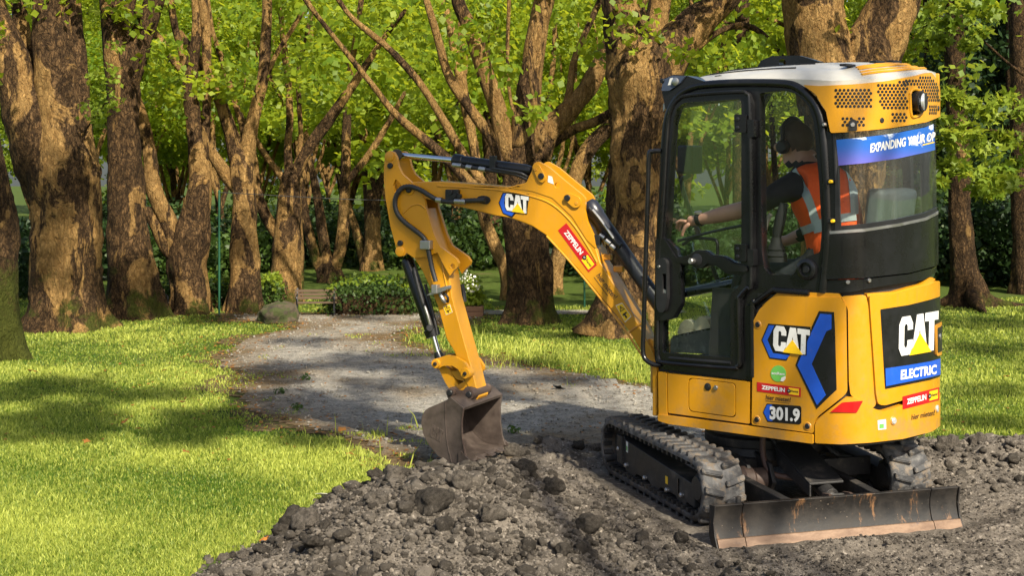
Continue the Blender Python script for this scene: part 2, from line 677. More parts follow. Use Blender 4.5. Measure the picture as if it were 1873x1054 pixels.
def mk_bark(name, pale=0.5, moss=0.5, dark=1.0):
    t = NT(name)
    z = t.sep()[2]
    oi = t.n('ShaderNodeObjectInfo')
    va = t.n('ShaderNodeVectorMath', operation='ADD')
    t.l(t.scaled((1, 1, 0.45)), va.inputs[0])
    rv = t.n('ShaderNodeCombineXYZ')
    t.l(t.math('MULTIPLY', oi.outputs['Random'], 40.0), rv.inputs[0])
    t.l(rv.outputs[0], va.inputs[1])
    v = va.outputs[0]
    pl = t.noise(2.3, 6, 0.62, v, 0.8)
    fine = t.noise(17, 8, 0.75, v, 0.4)
    fur = t.noise(6.5, 6, 0.7, v, 1.6)
    furrow = t.math('ABSOLUTE', t.math('SUBTRACT', fur, 0.5))
    brown = t.mix(t.ramp(fine, 0.32, 0.68), (0.030 * dark, 0.017 * dark, 0.008 * dark), (0.19 * dark, 0.11 * dark, 0.048 * dark))
    tan = t.mix(t.ramp(fine, 0.25, 0.75), (0.19 * dark, 0.098 * dark, 0.028 * dark), (0.46 * dark, 0.285 * dark, 0.105 * dark))
    patch = t.ramp(pl, 0.63 - 0.25 * pale, 0.67 - 0.25 * pale)
    c = t.mix(patch, brown, tan)
    wv = t.n('ShaderNodeVectorMath', operation='ADD')
    t.l(v, wv.inputs[0])
    wc = t.n('ShaderNodeTexNoise')
    wc.inputs['Scale'].default_value = 9
    wc.inputs['Detail'].default_value = 4
    t.l(v, wc.inputs['Vector'])
    ws = t.n('ShaderNodeVectorMath', operation='SCALE')
    ws.inputs['Scale'].default_value = 0.11
    t.l(wc.outputs['Color'], ws.inputs[0])
    t.l(ws.outputs[0], wv.inputs[1])
    plates = t.voro(19, wv.outputs[0], 'DISTANCE_TO_EDGE')
    c = t.mix(t.math('MULTIPLY', t.ramp(plates, 0.0, 0.10, 0.75, 0), t.math('SUBTRACT', 1.0, t.math('MULTIPLY', patch, 0.7))), c, (0.02, 0.012, 0.007))
    c = t.mix(t.ramp(t.noise(55, 4, 0.7, v), 0.55, 0.72, 0, 0.5), c, (0.30, 0.20, 0.10))
    deep = t.math('MULTIPLY', t.ramp(furrow, 0.0, 0.05, 0.85, 0), t.math('SUBTRACT', 1.0, t.math('MULTIPLY', patch, 0.75)))
    c = t.mix(deep, c, (0.018, 0.011, 0.006))
    mz = t.ramp(z, 0.0, 1.3, 0.30 * moss + 0.02, -0.1 + 0.1 * moss)
    mf = t.ramp(t.math('ADD', t.noise(3.2, 6, 0.7), mz), 0.60, 0.74)
    c = t.mix(mf, c, t.mix(t.noise(40, 3), (0.028, 0.038, 0.006), (0.09, 0.095, 0.016)))
    b = t.bump(t.ramp(furrow, 0, 0.09), 0.7, 0.03)
    b = t.bump(t.ramp(plates, 0, 0.14), 0.8, 0.025, b)
    b = t.bump(fine, 0.9, 0.05, b)
    b = t.bump(patch, 0.5, 0.02, b)
    return t.set(c, 0.9, 0, b, **{'Specular IOR Level': 0.15})


M['bark'] = mk_bark('plane_bark', 0.56, 0.28)
M['bark_brown'] = mk_bark('shaggy_brown_bark', 0.3, 0.4, 0.9)
M['bark_tan'] = mk_bark('tan_plane_bark', 0.95, 0.35, 1.05)
M['bark_moss'] = mk_bark('mossy_bark', 0.25, 1.3, 0.85)
M['bark_limb'] = mk_bark('smooth_limb_bark', 0.75, 0.5, 0.9)
M['bark_dark'] = mk_bark('dark_bark', 0.1, 0.2, 0.7)


def mk_wood(name, col):
    t = NT(name)
    n = t.noise(3, 6, 0.7, t.scaled((2, 2, 14)))
    c = t.mix(n, tuple(x * 0.6 for x in col), tuple(x * 1.3 for x in col))
    return t.set(c, 0.75, 0, t.bump(n, 0.2, 0.004))


M['bench_wood'] = mk_wood('weathered_bench_wood', (0.09, 0.055, 0.03))
M['planter_wood'] = mk_wood('planter_wood', (0.16, 0.08, 0.04))
M['pole_green'] = simple('green_pole_paint', (0.006, 0.06, 0.03), 0.5)


def mk_stone():
    t = NT('boulder_stone')
    n = t.noise(5, 8, 0.7)
    c = t.mix(t.ramp(n, 0.3, 0.7), (0.025, 0.02, 0.012), (0.10, 0.075, 0.042))
    c = t.mix(t.ramp(t.noise(9, 5), 0.46, 0.58), c, (0.035, 0.045, 0.008))
    return t.set(c, 0.9, 0, t.bump(t.noise(26, 7, 0.7), 0.8, 0.03))


M['stone'] = mk_stone()
# ================================================================== THE SETTING
DIRT_PX = [(180, 1170), (250, 1100), (318, 1056), (395, 1018), (478, 970), (548, 925), (640, 890), (700, 868), (765, 850), (830, 842), (920, 815), (960, 800),
           (1060, 800), (1110, 812), (1300, 800), (1500, 800), (1720, 793), (1800, 792), (1900, 795), (2150, 800), (2300, 1250), (180, 1250)]
PATH_PX = [(420, 577), (600, 574), (885, 572), (885, 580), (840, 590), (770, 598), (715, 616), (735, 634), (850, 655), (960, 672), (1080, 690), (1200, 712),
           (1320, 735), (1480, 765), (1600, 790), (1600, 830), (1000, 830), (780, 858), (735, 842), (660, 802), (560, 788), (470, 758), (428, 715),
           (445, 680), (400, 655), (430, 625), (540, 603), (562, 590), (430, 586)]
DIRT_G = [tuple(on_ground(*p)[:2]) for p in DIRT_PX]
PATH_G = [tuple(on_ground(*p)[:2]) for p in PATH_PX]
K0 = np.array([1.39, 8.10])
KT = np.array([0.298, -0.9545])
KL = np.array([0.9545, 0.298])


def lawn_h(x, y):
    """gentle humps of the lawn; level on the path"""
    x, y = np.asarray(x, float), np.asarray(y, float)
    P = np.stack([x.ravel() * 0.7, y.ravel() * 0.7, np.zeros(x.size)], 1)
    return (vnoise(P, 5).reshape(x.shape)) * 0.004 - 0.006


def dirt_h(x, y):
    x, y = np.asarray(x, float), np.asarray(y, float)
    ins = in_poly(x, y, DIRT_G)
    d = poly_dist(x, y, DIRT_G)
    s = np.clip(d / 0.38, 0, 1)
    s = s * s * (3 - 2 * s)
    t = (x - K0[0]) * KT[0] + (y - K0[1]) * KT[1]
    l = (x - K0[0]) * KL[0] + (y - K0[1]) * KL[1]
    heap = 0.265 * np.exp(-(((x + 0.24) / 0.58) ** 2 + ((y - 7.25) / 0.6) ** 2) / 2 * 1.6)
    heap += 0.12 * np.exp(-(((x + 0.55) / 0.5) ** 2 + ((y - 6.6) / 0.5) ** 2))
    heap += 0.13 * np.exp(-(((x - 3.25) / 0.7) ** 2 + ((y - 8.75) / 0.35) ** 2))
    foot = np.exp(-np.maximum(0, np.hypot(np.maximum(0, np.abs(t - 0.1) - 0.95), np.maximum(0, np.abs(l) - 0.78))) / 0.12)
    shp = x.shape
    P = np.stack([x.ravel(), y.ravel(), np.zeros(x.size)], 1)
    lump = fbm(P * 4.5, 4, 3).reshape(shp) * 0.035 + np.abs(fbm(P * 16, 2, 9).reshape(shp)) * 0.022
    prints = 0.012 * np.sign(np.sin(t * 2 * math.pi / 0.095)) * (np.abs(l + 0.82) < 0.13) * (t < 1.0)
    z = 0.028 + heap * (1 - foot) + lump * (1 - 0.72 * foot) - 0.036 * foot + prints
    z = np.maximum(z, 0.006 + 0.004 * np.sin(x * 40) * np.sin(y * 37))
    return np.where(ins, s * z - 0.011 * (1 - s), -0.06)


def grid_mesh(name, x0, x1, y0, y1, step, hf, keep, mat, attrf=None):
    xs = np.arange(x0, x1 + 1e-6, step)
    ys = np.arange(y0, y1 + 1e-6, step)
    X, Y = np.meshgrid(xs, ys)
    Z = hf(X, Y)
    ny, nx = X.shape
    idx = np.arange(nx * ny).reshape(ny, nx)
    F = np.stack([idx[:-1, :-1], idx[:-1, 1:], idx[1:, 1:], idx[1:, :-1]], -1).reshape(-1, 4)
    if keep is not None:
        kc = keep(X + step / 2, Y + step / 2)[:-1, :-1].ravel()
        F = F[kc]
    V = np.stack([X.ravel(), Y.ravel(), Z.ravel()], 1)
    u, inv = np.unique(F, return_inverse=True)
    me = bpy.data.meshes.new(name)
    me.from_pydata(V[u], [], inv.reshape(F.shape))
    if attrf is not None:
        a = me.attributes.new('edge', 'FLOAT', 'POINT')
        a.data.foreach_set('value', attrf(V[u, 0], V[u, 1]).astype(np.float32))
    me.polygons.foreach_set('use_smooth', [True] * len(me.polygons))
    me.materials.append(mat)
    return link(name, me)


lawn = grid_mesh('lawn', -70, 70, -26, 120, 1.0, lawn_h, None, M['lawn'])
tag(lawn, kind='structure')


def path_keep(X, Y):
    P = np.stack([X.ravel() * 3, Y.ravel() * 3, np.zeros(X.size)], 1)
    w1 = fbm(P, 2, 21).reshape(X.shape) * 0.12
    w2 = fbm(P, 2, 33).reshape(X.shape) * 0.12
    return in_poly(X + w1, Y + w2, PATH_G)


path = grid_mesh('path', -4.2, 5.0, 8.0, 18.6, 0.06, lambda x, y: 0.008 + 0 * x, path_keep, M['path'],
                 lambda x, y: np.clip(0.8 - poly_dist(x, y, PATH_G) / 0.8, 0, 0.75) * (x < 0.6))
tag(path, kind='structure')
side_g = [tuple(on_ground(*p)[:2]) for p in [(885, 569), (1250, 569), (1250, 574), (885, 577)]]
path2 = grid_mesh('path', -1, 3, 16.5, 19, 0.1, lambda x, y: 0.009 + 0 * x, lambda X, Y: in_poly(X, Y, side_g), M['path'], lambda x, y: 0 * x)
tag(path2, kind='structure')

def verge_keep(X, Y):
    P = np.stack([X.ravel() * 2.2, Y.ravel() * 2.2, np.zeros(X.size)], 1)
    w = fbm(P, 5, 51).reshape(X.shape) * 0.22
    return (poly_dist(X, Y, PATH_G) + w < 0.2) & ~in_poly(X, Y, DIRT_G)


def mk_soil():
    t = NT('bare_soil')
    g = t.noise(14, 8, 0.75)
    c = t.mix(t.ramp(g, 0.35, 0.65), (0.035, 0.024, 0.012), (0.17, 0.12, 0.06))
    c = t.mix(t.ramp(t.noise(5, 5, 0.7), 0.5, 0.65, 0, 0.7), c, (0.06, 0.085, 0.015))
    return t.set(c, 0.95, 0, t.bump(g, 0.8, 0.03), **{'Specular IOR Level': 0.1})


verge = grid_mesh('path_verge', -5.0, 5.4, 8.0, 19.2, 0.04, lambda x, y: 0.003 + 0 * x, verge_keep, mk_soil())
tag(verge, kind='structure')
dirt = grid_mesh('dirt_ground', -2.3, 5.2, 5.2, 9.6, 0.017, dirt_h, lambda X, Y: in_poly(X, Y, DIRT_G), M['dirt'])
tag(dirt, kind='structure')


# ---- clods of earth
def rough_ball(sub, seed, amp=0.35):
    bm = bmesh.new()
    bmesh.ops.create_icosphere(bm, subdivisions=sub, radius=1)
    V = np.array([v.co[:] for v in bm.verts])
    F = np.array([[v.index for v in f.verts] for f in bm.faces])
    bm.free()
    rr = np.random.default_rng(seed)
    n = 1 + amp * fbm(V * 1.3 + seed * 3.1, 2, seed) + 0.5 * amp * np.abs(fbm(V * 4 + seed, 2, seed + 3))
    sc = rr.uniform(0.7, 1.15, 3) * np.array([1, 1, 0.82])
    return V * n[:, None] * sc, F


BALL3 = [rough_ball(2, s + 80, 0.5) for s in range(10)]
BALL1 = [rough_ball(1, s, 0.45) for s in range(10)]
BALL2 = [rough_ball(3, s + 20, 0.5) for s in range(8)]
CLOD_ME = []
for V_, F_ in BALL2:
    me = bpy.data.meshes.new('clod')
    me.from_pydata(V_, [], F_)
    me.polygons.foreach_set('use_smooth', [True] * len(me.polygons))
    me.materials.append(M['clod'])
    CLOD_ME.append(me)
CLOD_DK = []
for me in CLOD_ME[:4]:
    m2 = me.copy()
    m2.materials[0] = M['clod_dark']
    CLOD_DK.append(m2)


def dirt_samples(n, x0=200, x1=1890, y0=795, y1=1200):
    px, py = RNG.uniform(x0, x1, n), RNG.uniform(y0, y1, n)
    d = CAMH * FPX / (py - HY)
    x, y = (px - CX) / FPX * d, d
    ok = in_poly(x, y, DIRT_G)
    return x[ok], y[ok]


def under_machine(x, y, m=0.0):
    t = (x - K0[0]) * KT[0] + (y - K0[1]) * KT[1]
    l = (x - K0[0]) * KL[0] + (y - K0[1]) * KL[1]
    return (np.abs(t - 0.15) < 0.98 + m) & (np.abs(l) < 0.78 + m)


def heapness(x, y):
    return np.exp(-(((x + 0.35) / 0.95) ** 2 + ((y - 7.0) / 1.2) ** 2)) + 0.7 * np.exp(-(((x - 3.2) / 0.8) ** 2 + ((y - 8.6) / 0.5) ** 2))


def put_clod(x, y, r, dk=False, sink=0.3):
    o = link('clod', random.choice(CLOD_DK if dk else CLOD_ME), dirt, (x, y, float(dirt_h(np.array([x]), np.array([y]))[0]) + r * (0.75 - sink)))
    o.scale = (r, r, r)
    o.rotation_euler = (random.uniform(-0.5, 0.5), random.uniform(-0.5, 0.5), random.uniform(0, 6.3))


for px, py, rp, dk in [(545, 962, 44, True), (562, 985, 40, False), (598, 945, 24, True), (518, 985, 30, True), (665, 893, 22, True), (690, 900, 26, True), 
                       (800, 868, 16, True), (940, 818, 26, False), (1060, 812, 22, True), (1090, 820, 16, False), (985, 808, 14, False),
                       (890, 878, 28, False), (720, 958, 34, False), (925, 905, 30, True), (960, 935, 36, True), (1010, 955, 30, True), (790, 1010, 44, True),
                       (840, 985, 30, False), (690, 1000, 30, False), (575, 1035, 36, True), (900, 1010, 36, False), (1075, 985, 34, True), (620, 945, 20, False),
                       (480, 1010, 20, True), (1030, 1030, 26, True), (735, 905, 20, False), (1000, 875, 18, False), (1735, 832, 34, False), (1790, 820, 26, False), (1840, 812, 22, True)]:
    d_ = (CAMH - 0.06) * FPX / (py - HY)
    put_clod((px - CX) / FPX * d_, d_, rp * d_ / FPX * 0.66, dk)
xs, ys = dirt_samples(2600)
w = heapness(xs, ys)
okk = (RNG.uniform(0, 1, len(xs)) < 0.06 + 0.5 * w) & ~under_machine(xs, ys, 0.06)
xs, ys = xs[okk][:250], ys[okk][:250]
for x, y in zip(xs, ys):
    hw = float(heapness(np.array([x]), np.array([y]))[0])
    put_clod(x, y, random.uniform(0.013, 0.019) + 0.018 * hw * random.random() ** 2.4, random.random() < 0.35, 0.35)

def tiny_ball(seed):
    rr = np.random.default_rng(seed)
    bm = bmesh.new()
    bmesh.ops.create_icosphere(bm, subdivisions=1, radius=1)
    bmesh.ops.dissolve_limit(bm, angle_limit=0.0, verts=[], edges=[])
    V = np.array([v.co[:] for v in bm.verts][:12])
    bm.free()
    bm = bmesh.new()
    for v in V * rr.uniform(0.65, 1.2, (12, 1)) * [1, 0.9, 0.75]:
        bm.verts.new(v)
    bmesh.ops.convex_hull(bm, input=bm.verts)
    bm.verts.index_update()
    V = np.array([v.co[:] for v in bm.verts])
    F = np.array([[v.index for v in f.verts] for f in bm.faces if len(f.verts) == 3])
    bm.free()
    return V, F


TINY = [tiny_ball(s) for s in range(12)]
for nm, cnt, r0, r1, pw, mt, src, amt in (('rubble', 26000, 0.003, 0.010, 2.5, 'clod', TINY, 1.0), ('pale_rubble', 9000, 0.003, 0.010, 2.0, 'clod_pale', TINY, 1.0), ('dark_rubble', 7000, 0.004, 0.012, 2.5, 'clod_dark', TINY, 1.0),
                                     ('lump_rubble', 3600, 0.008, 0.019, 1.6, 'clod', BALL1, 0.05), ('pale_lump_rubble', 1500, 0.007, 0.017, 1.8, 'clod_pale', BALL1, 0.12), ('dark_lump_rubble', 1300, 0.008, 0.019, 1.6, 'clod_dark', BALL1, 0.05), ('big_lump_rubble', 620, 0.017, 0.038, 2.2, 'clod', BALL3, 0.0), ('big_dark_lump_rubble', 420, 0.017, 0.042, 2.2, 'clod_dark', BALL3, 0.0)):
    xs, ys = dirt_samples(cnt * 3)
    w = heapness(xs, ys)
    okk = (RNG.uniform(0, 1, len(xs)) < 0.6 * amt + 0.75 * w) & ~under_machine(xs, ys, -0.02 if src is TINY else 0.08)
    xs, ys = xs[okk][:cnt], ys[okk][:cnt]
    zs = dirt_h(xs, ys)
    V, F, n0 = [], [], 0
    for x, y, z in zip(xs, ys, zs):
        b, f = src[random.randrange(len(src))]
        r = r0 + (r1 - r0) * random.random() ** pw
        a = random.uniform(0, 6.3)
        R = np.array([[math.cos(a), -math.sin(a), 0], [math.sin(a), math.cos(a), 0], [0, 0, 1]])
        V.append(b @ R.T * r + [x, y, z + r * 0.35])
        F.append(f + n0)
        n0 += len(b)
    o = np_mesh(nm, np.concatenate(V), np.concatenate(F), M[mt], None, src is not TINY)
    o.parent = dirt
    tag(o, kind='stuff')


# ---- leaves
def leaf_arrays(P, size, flat=0.5, lobes=1, seed=0):
    """kite-shaped leaves at the points P; size (n,) or scalar"""
    r = np.random.default_rng(seed)
    n = len(P)
    N = r.normal(size=(n, 3))
    N /= np.linalg.norm(N, axis=1)[:, None]
    N[:, 2] += flat * 1.6
    N /= np.linalg.norm(N, axis=1)[:, None]
    A = r.normal(size=(n, 3))
    A -= N * (A * N).sum(1)[:, None]
    A /= np.linalg.norm(A, axis=1)[:, None]
    B = np.cross(N, A)
    s = (np.broadcast_to(size, (n,)) * r.uniform(0.45, 1.3, n))[:, None]
    VV, FF, m = [], [], 0
    for k in range(lobes):
        an = 0 if lobes == 1 else (k - (lobes - 1) / 2) * 1.0
        a = A * math.cos(an) + B * math.sin(an)
        b = B * math.cos(an) - A * math.sin(an)
        wd = 0.40 if lobes == 1 else 0.24
        V = np.stack([P, P + (a * 0.45 + b * wd - N * 0.07) * s, P + a * s - N * s * 0.12, P + (a * 0.45 - b * wd - N * 0.07) * s], 1)
        VV.append(V.reshape(-1, 3))
        FF.append(np.arange(4 * n).reshape(n, 4) + m)
        m += 4 * n
    rn = np.clip(0.42 + 0.45 * vnoise(P * 1.4, 3) + 0.25 * vnoise(P * 4.0, 8) + r.normal(size=n) * 0.2, 0, 1)
    return np.concatenate(VV), np.concatenate(FF), np.tile(np.repeat(rn, 4), lobes)


def clump_points(centres, radii, per, seed):
    r = np.random.default_rng(seed)
    out = []
    for c, ra in zip(centres, radii):
        p = r.normal(size=(per, 3))
        p /= np.linalg.norm(p, axis=1)[:, None]
        p *= (r.uniform(0, 1, per) ** 0.5)[:, None]
        p *= np.array([1, 1, 0.6]) * ra
        out.append(c + p)
    return np.concatenate(out)


def leaves(name, parent, P, size, mat, flat=0.5, lobes=1, seed=0):
    V, F, a = leaf_arrays(P, size, flat, lobes, seed)
    return np_mesh(name, V, F, mat, parent, False, a)


# ---- trunks and limbs
def limb_arrays(pts, d, nseg, step, amp, seed, ground=False, detail=1.0):
    P, R = [], []
    for q in pts:
        dd = d + (q[3] if len(q) > 3 else 0)
        P.append(at(q[0], q[1], dd))
        R.append(q[2] / 2 * dd / FPX * 0.93)
    P, R = np.array(P), np.array(R)
    if ground:
        P[0, 2] = -0.06
    C = catmull(P, 10)
    RR = catmull(np.stack([R, R, R], 1), 10)[:, 0]
    L = np.concatenate([[0], np.cumsum(np.linalg.norm(np.diff(C, axis=0), axis=1))])
    m = max(4, int(L[-1] / step))
    s = np.linspace(0, L[-1], m)
    C = np.stack([np.interp(s, L, C[:, i]) for i in range(3)], 1)
    RR = np.maximum(np.interp(s, L, RR), 0.008)
    te = C[-1] - C[-2]
    te = te / np.linalg.norm(te)
    C = np.vstack([C, C[-1] + te * RR[-1] * 0.5, C[-1] + te * RR[-1] * 0.85, C[-1] + te * RR[-1] * 1.05])
    RR = np.concatenate([RR, RR[-1] * np.array([0.85, 0.5, 0.12])])
    V, F = sweep(C, RR, nseg)
    V = np.asarray(V)
    ctr = np.repeat(C, nseg, 0)
    rr = np.repeat(RR, nseg)
    dirv = (V - ctr) / rr[:, None]
    Q = V + seed * 7.3
    big = fbm(Q * np.array([1.6, 1.6, 0.9]), 2, seed)
    med = fbm(Q * np.array([5.5, 5.5, 2.6]), 3, seed + 5)
    rid = 1 - np.abs(fbm(Q * np.array([13, 13, 4.5]), 2, seed + 9))
    disp = rr * amp * big + np.minimum(rr * 0.13, 0.055) * med * detail + np.minimum(rr * 0.07, 0.02) * rid * detail
    if ground:
        z = V[:, 2]
        ang = np.arctan2(dirv[:, 1], dirv[:, 0])
        fl = np.exp(-np.maximum(z, 0) / 0.28)
        disp += rr * fl * (0.22 + 0.2 * np.sin(ang * 5 + seed) + 0.1 * np.sin(ang * 9 + seed * 2))
    return V + dirv * disp[:, None], F


def tree(name, label, d, trunk, limbs, mat='bark', limb_mat=None, amp=0.10, group=None, roots=(), crown=None, cat='tree'):
    b = trunk[0]
    base = at(b[0], b[1], d)
    base[2] = 0
    t = thing(name, label, cat, tuple(base), group)
    seed = int(abs(b[0]) * 3 + d * 10) % 997
    far = d > 19.8
    V, F = limb_arrays(trunk, d, 20 if far else 40, 0.09 if far else 0.05, amp, seed, True)
    mb = MB().add(V, F)
    mb.build('trunk', M[mat], t, angle=180, recalc=False)
    for k, lb in enumerate(limbs):
        wmax = max(q[2] for q in lb)
        V, F = limb_arrays(lb, d, 24 if wmax > 40 else (14 if wmax > 18 else 8), 0.05 if wmax > 40 else 0.09, amp * 0.8, seed + k + 1)
        MB().add(V, F).build('limb', M[limb_mat or mat], t, angle=180, recalc=False)
    for k, lb in enumerate(roots):
        V, F = limb_arrays(lb, d, 12, 0.07, 0.15, seed + 60 + k)
        MB().add(V, F).build('root', M[mat], t, angle=180, recalc=False)
    if crown:
        n, rad, per, size, lm = crown['n'], crown['r'], crown['per'], crown['size'], crown.get('mat', 'leaf')
        r = np.random.default_rng(seed)
        C = []
        for lb in list(limbs) + [trunk]:
            pts = np.array([at(q[0], q[1], d + (q[3] if len(q) > 3 else 0)) for q in lb])
            pts = catmull(pts, 6)
            pts = pts[pts[:, 2] > crown.get('zmin', 2.6)]
            if len(pts):
                C.append(pts)
        if C:
            C = np.concatenate(C)
            C = C[r.integers(0, len(C), n)] + r.normal(size=(n, 3)) * np.array([0.8, 0.7, 0.45])
            leaves('crown', t, clump_points(C, r.uniform(0.5, 1.1, n) * rad, per, seed), size, M[lm], seed=seed)
    return t


CR = dict(n=20, r=0.42, per=70, size=0.105)
CRS = dict(n=14, r=0.4, per=60, size=0.10, zmin=3.0)
tree('plane_tree', 'moss covered trunk cut by the picture edge, beside the broad forked plane tree', 13.7,
     [(-20, 655, 128), (-22, 600, 118), (-24, 520, 110), (-24, 440, 110), (-26, 380, 104), (-38, 300, 96), (-52, 230, 88), (-90, 100, 80), (-120, -100, 70)], [], 'bark_moss')
tree('plane_tree', 'broad forked plane tree with a thick leaning limb and pale peeled patches', 16.2,
     [(124, 603, 150), (124, 570, 134), (125, 500, 126), (124, 430, 128), (121, 370, 130), (115, 310, 128), (112, 260, 114), (110, 200, 98), (106, 130, 88), (100, 50, 78), (95, -70, 72)],
     [[(108, 400, 84), (88, 320, 104), (62, 235, 104), (35, 150, 84), (5, 85, 80), (-40, 0, 76), (-90, -90, 70)],
      [(134, 330, 60), (141, 260, 58), (141, 190, 48), (138, 100, 40), (130, 0, 34), (122, -70, 30)],
      [(60, 110, 30, 0.5), (40, 50, 30, 0.5), (28, -40, 28, 0.6)]], 'bark', crown=CRS)
tree('plane_tree', 'tall straight plane trunk with shaggy brown bark, beside the broad forked plane tree', 17.4,
     [(246, 583, 108), (245, 555, 96), (240, 490, 86), (233, 431, 78), (229, 340, 68), (226, 246, 60), (224, 160, 64), (220, 110, 66), (213, 60, 54), (206, 20, 46), (198, -70, 40)],
     [[(228, 180, 40), (240, 115, 52), (262, 55, 42), (282, 0, 36), (300, -70, 32)], [(225, 60, 26), (240, 0, 22), (250, -50, 20)]], 'bark_brown', crown=CRS)
tree('plane_tree', 'plane tree with a low burr and fanning slim stems, next to the green pole', 17.8,
     [(350, 578, 72), (350, 565, 66), (347, 520, 68), (342, 484, 74), (348, 440, 72), (358, 390, 52), (366, 342, 42), (362, 290, 36), (355, 228, 28), (348, 142, 26), (360, 57, 18), (354, -40, 14)],
     [[(366, 330, 26), (371, 296, 22), (377, 228, 17), (379, 142, 17), (377, 57, 18), (370, 0, 18), (366, -50, 16)],
      [(350, 160, 20), (340, 131, 18), (325, 120, 16), (297, 78, 15), (274, 51, 14), (250, 20, 12)],
      [(342, 140, 15), (332, 95, 14), (318, 40, 13), (308, -30, 12)],
      [(335, 470, 44), (320, 444, 40), (303, 398, 35), (280, 342, 34), (274, 285, 26), (266, 239, 22), (255, 195, 17), (240, 150, 13)],
      [(325, 475, 34), (308, 452, 32), (291, 421, 30), (274, 390, 27)]], 'bark', 'bark_limb', crown=dict(CR, n=16))
tree('plane_tree', 'thick knobbly plane trunk forking into a tall pale limb, directly behind the pole', 18.0,
     [(444, 572, 66), (444, 555, 60), (445, 510, 57), (445, 455, 57), (447, 400, 46), (446, 360, 44), (442, 313, 48), (440, 285, 44)],
     [[(446, 300, 40), (453, 265, 32), (463, 216, 24), (480, 148, 22), (485, 85, 20), (488, 28, 18), (490, -50, 15)],
      [(438, 300, 36), (424, 248, 28), (402, 185, 24), (378, 135, 20), (355, 98, 16), (330, 60, 12)],
      [(436, 345, 30), (405, 307, 24), (382, 268, 18), (372, 225, 15), (350, 190, 12)],
      [(450, 250, 15, 0.3), (425, 170, 13, 0.4), (403, 100, 11, 0.4), (388, 55, 10, 0.4), (380, 0, 8, 0.4)],
      [(470, 200, 12), (500, 110, 10), (530, 60, 9), (560, 10, 8)]], 'bark', 'bark_limb', crown=CR)
tree('plane_tree', 'knotted plane trunk behind the boulder with one heavy limb slanting toward the digging arm', 19.0,
     [(526, 562, 56), (526, 545, 50), (526, 500, 54), (526, 455, 56), (527, 400, 48), (529, 365, 44), (532, 325, 36)],
     [[(534, 335, 28), (545, 310, 23), (570, 262, 22), (604, 216, 20), (639, 165, 18), (673, 114, 14), (705, 65, 11), (740, 20, 9)],
      [(530, 330, 20), (526, 273, 14), (530, 216, 14), (527, 148, 13), (520, 90, 12), (513, 17, 11), (508, -40, 10)],
      [(538, 320, 16), (550, 265, 11), (547, 188, 11), (545, 125, 9), (559, 74, 8), (570, 20, 7)],
      [(520, 455, 30), (510, 433, 25), (485, 393, 22), (468, 342, 20), (463, 290, 16), (448, 240, 12)],
      [(526, 340, 16), (516, 325, 14), (490, 290, 13), (468, 256, 11), (450, 220, 9)],
      [(543, 555, 24, 0.4), (544, 480, 24, 0.4), (543, 400, 22, 0.4), (541, 340, 18, 0.4)]], 'bark', 'bark_limb', crown=CR)
tree('plane_tree', 'far plane tree with three leaning stems from one foot, behind the clipped hedge', 22.5,
     [(605, 528, 44), (604, 512, 42), (600, 495, 40), (596, 478, 30)],
     [[(596, 505, 24), (582, 485, 22), (564, 421, 18), (556, 376, 14), (552, 330, 10)],
      [(600, 510, 28), (597, 490, 25), (594, 455, 22), (582, 370, 17), (570, 307, 12), (558, 250, 9)],
      [(606, 510, 26), (614, 485, 24), (627, 427, 22), (631, 342, 20), (634, 228, 17), (639, 142, 14), (650, 74, 12), (662, -10, 10)],
      [(630, 345, 13), (645, 320, 12), (673, 285, 13), (712, 222, 11), (740, 170, 8)]], 'bark', 'bark_limb', crown=dict(CR, n=30, r=0.5, size=0.15))
tree('plane_tree', 'farthest plane trunk splitting in a narrow fork, half hidden by the digging arm', 25.0,
     [(678, 520, 46), (678, 500, 40), (680, 450, 35), (681, 399, 33), (677, 345, 24), (668, 280, 16), (664, 228, 12), (655, 150, 9)],
     [[(682, 390, 22), (692, 353, 18), (701, 296, 16), (712, 228, 12), (722, 160, 9)], [(672, 490, 26), (661, 455, 20), (644, 399, 14), (633, 364, 10), (620, 320, 7)]],
     'bark', 'bark_limb', crown=dict(CR, n=34, r=0.6, size=0.17))
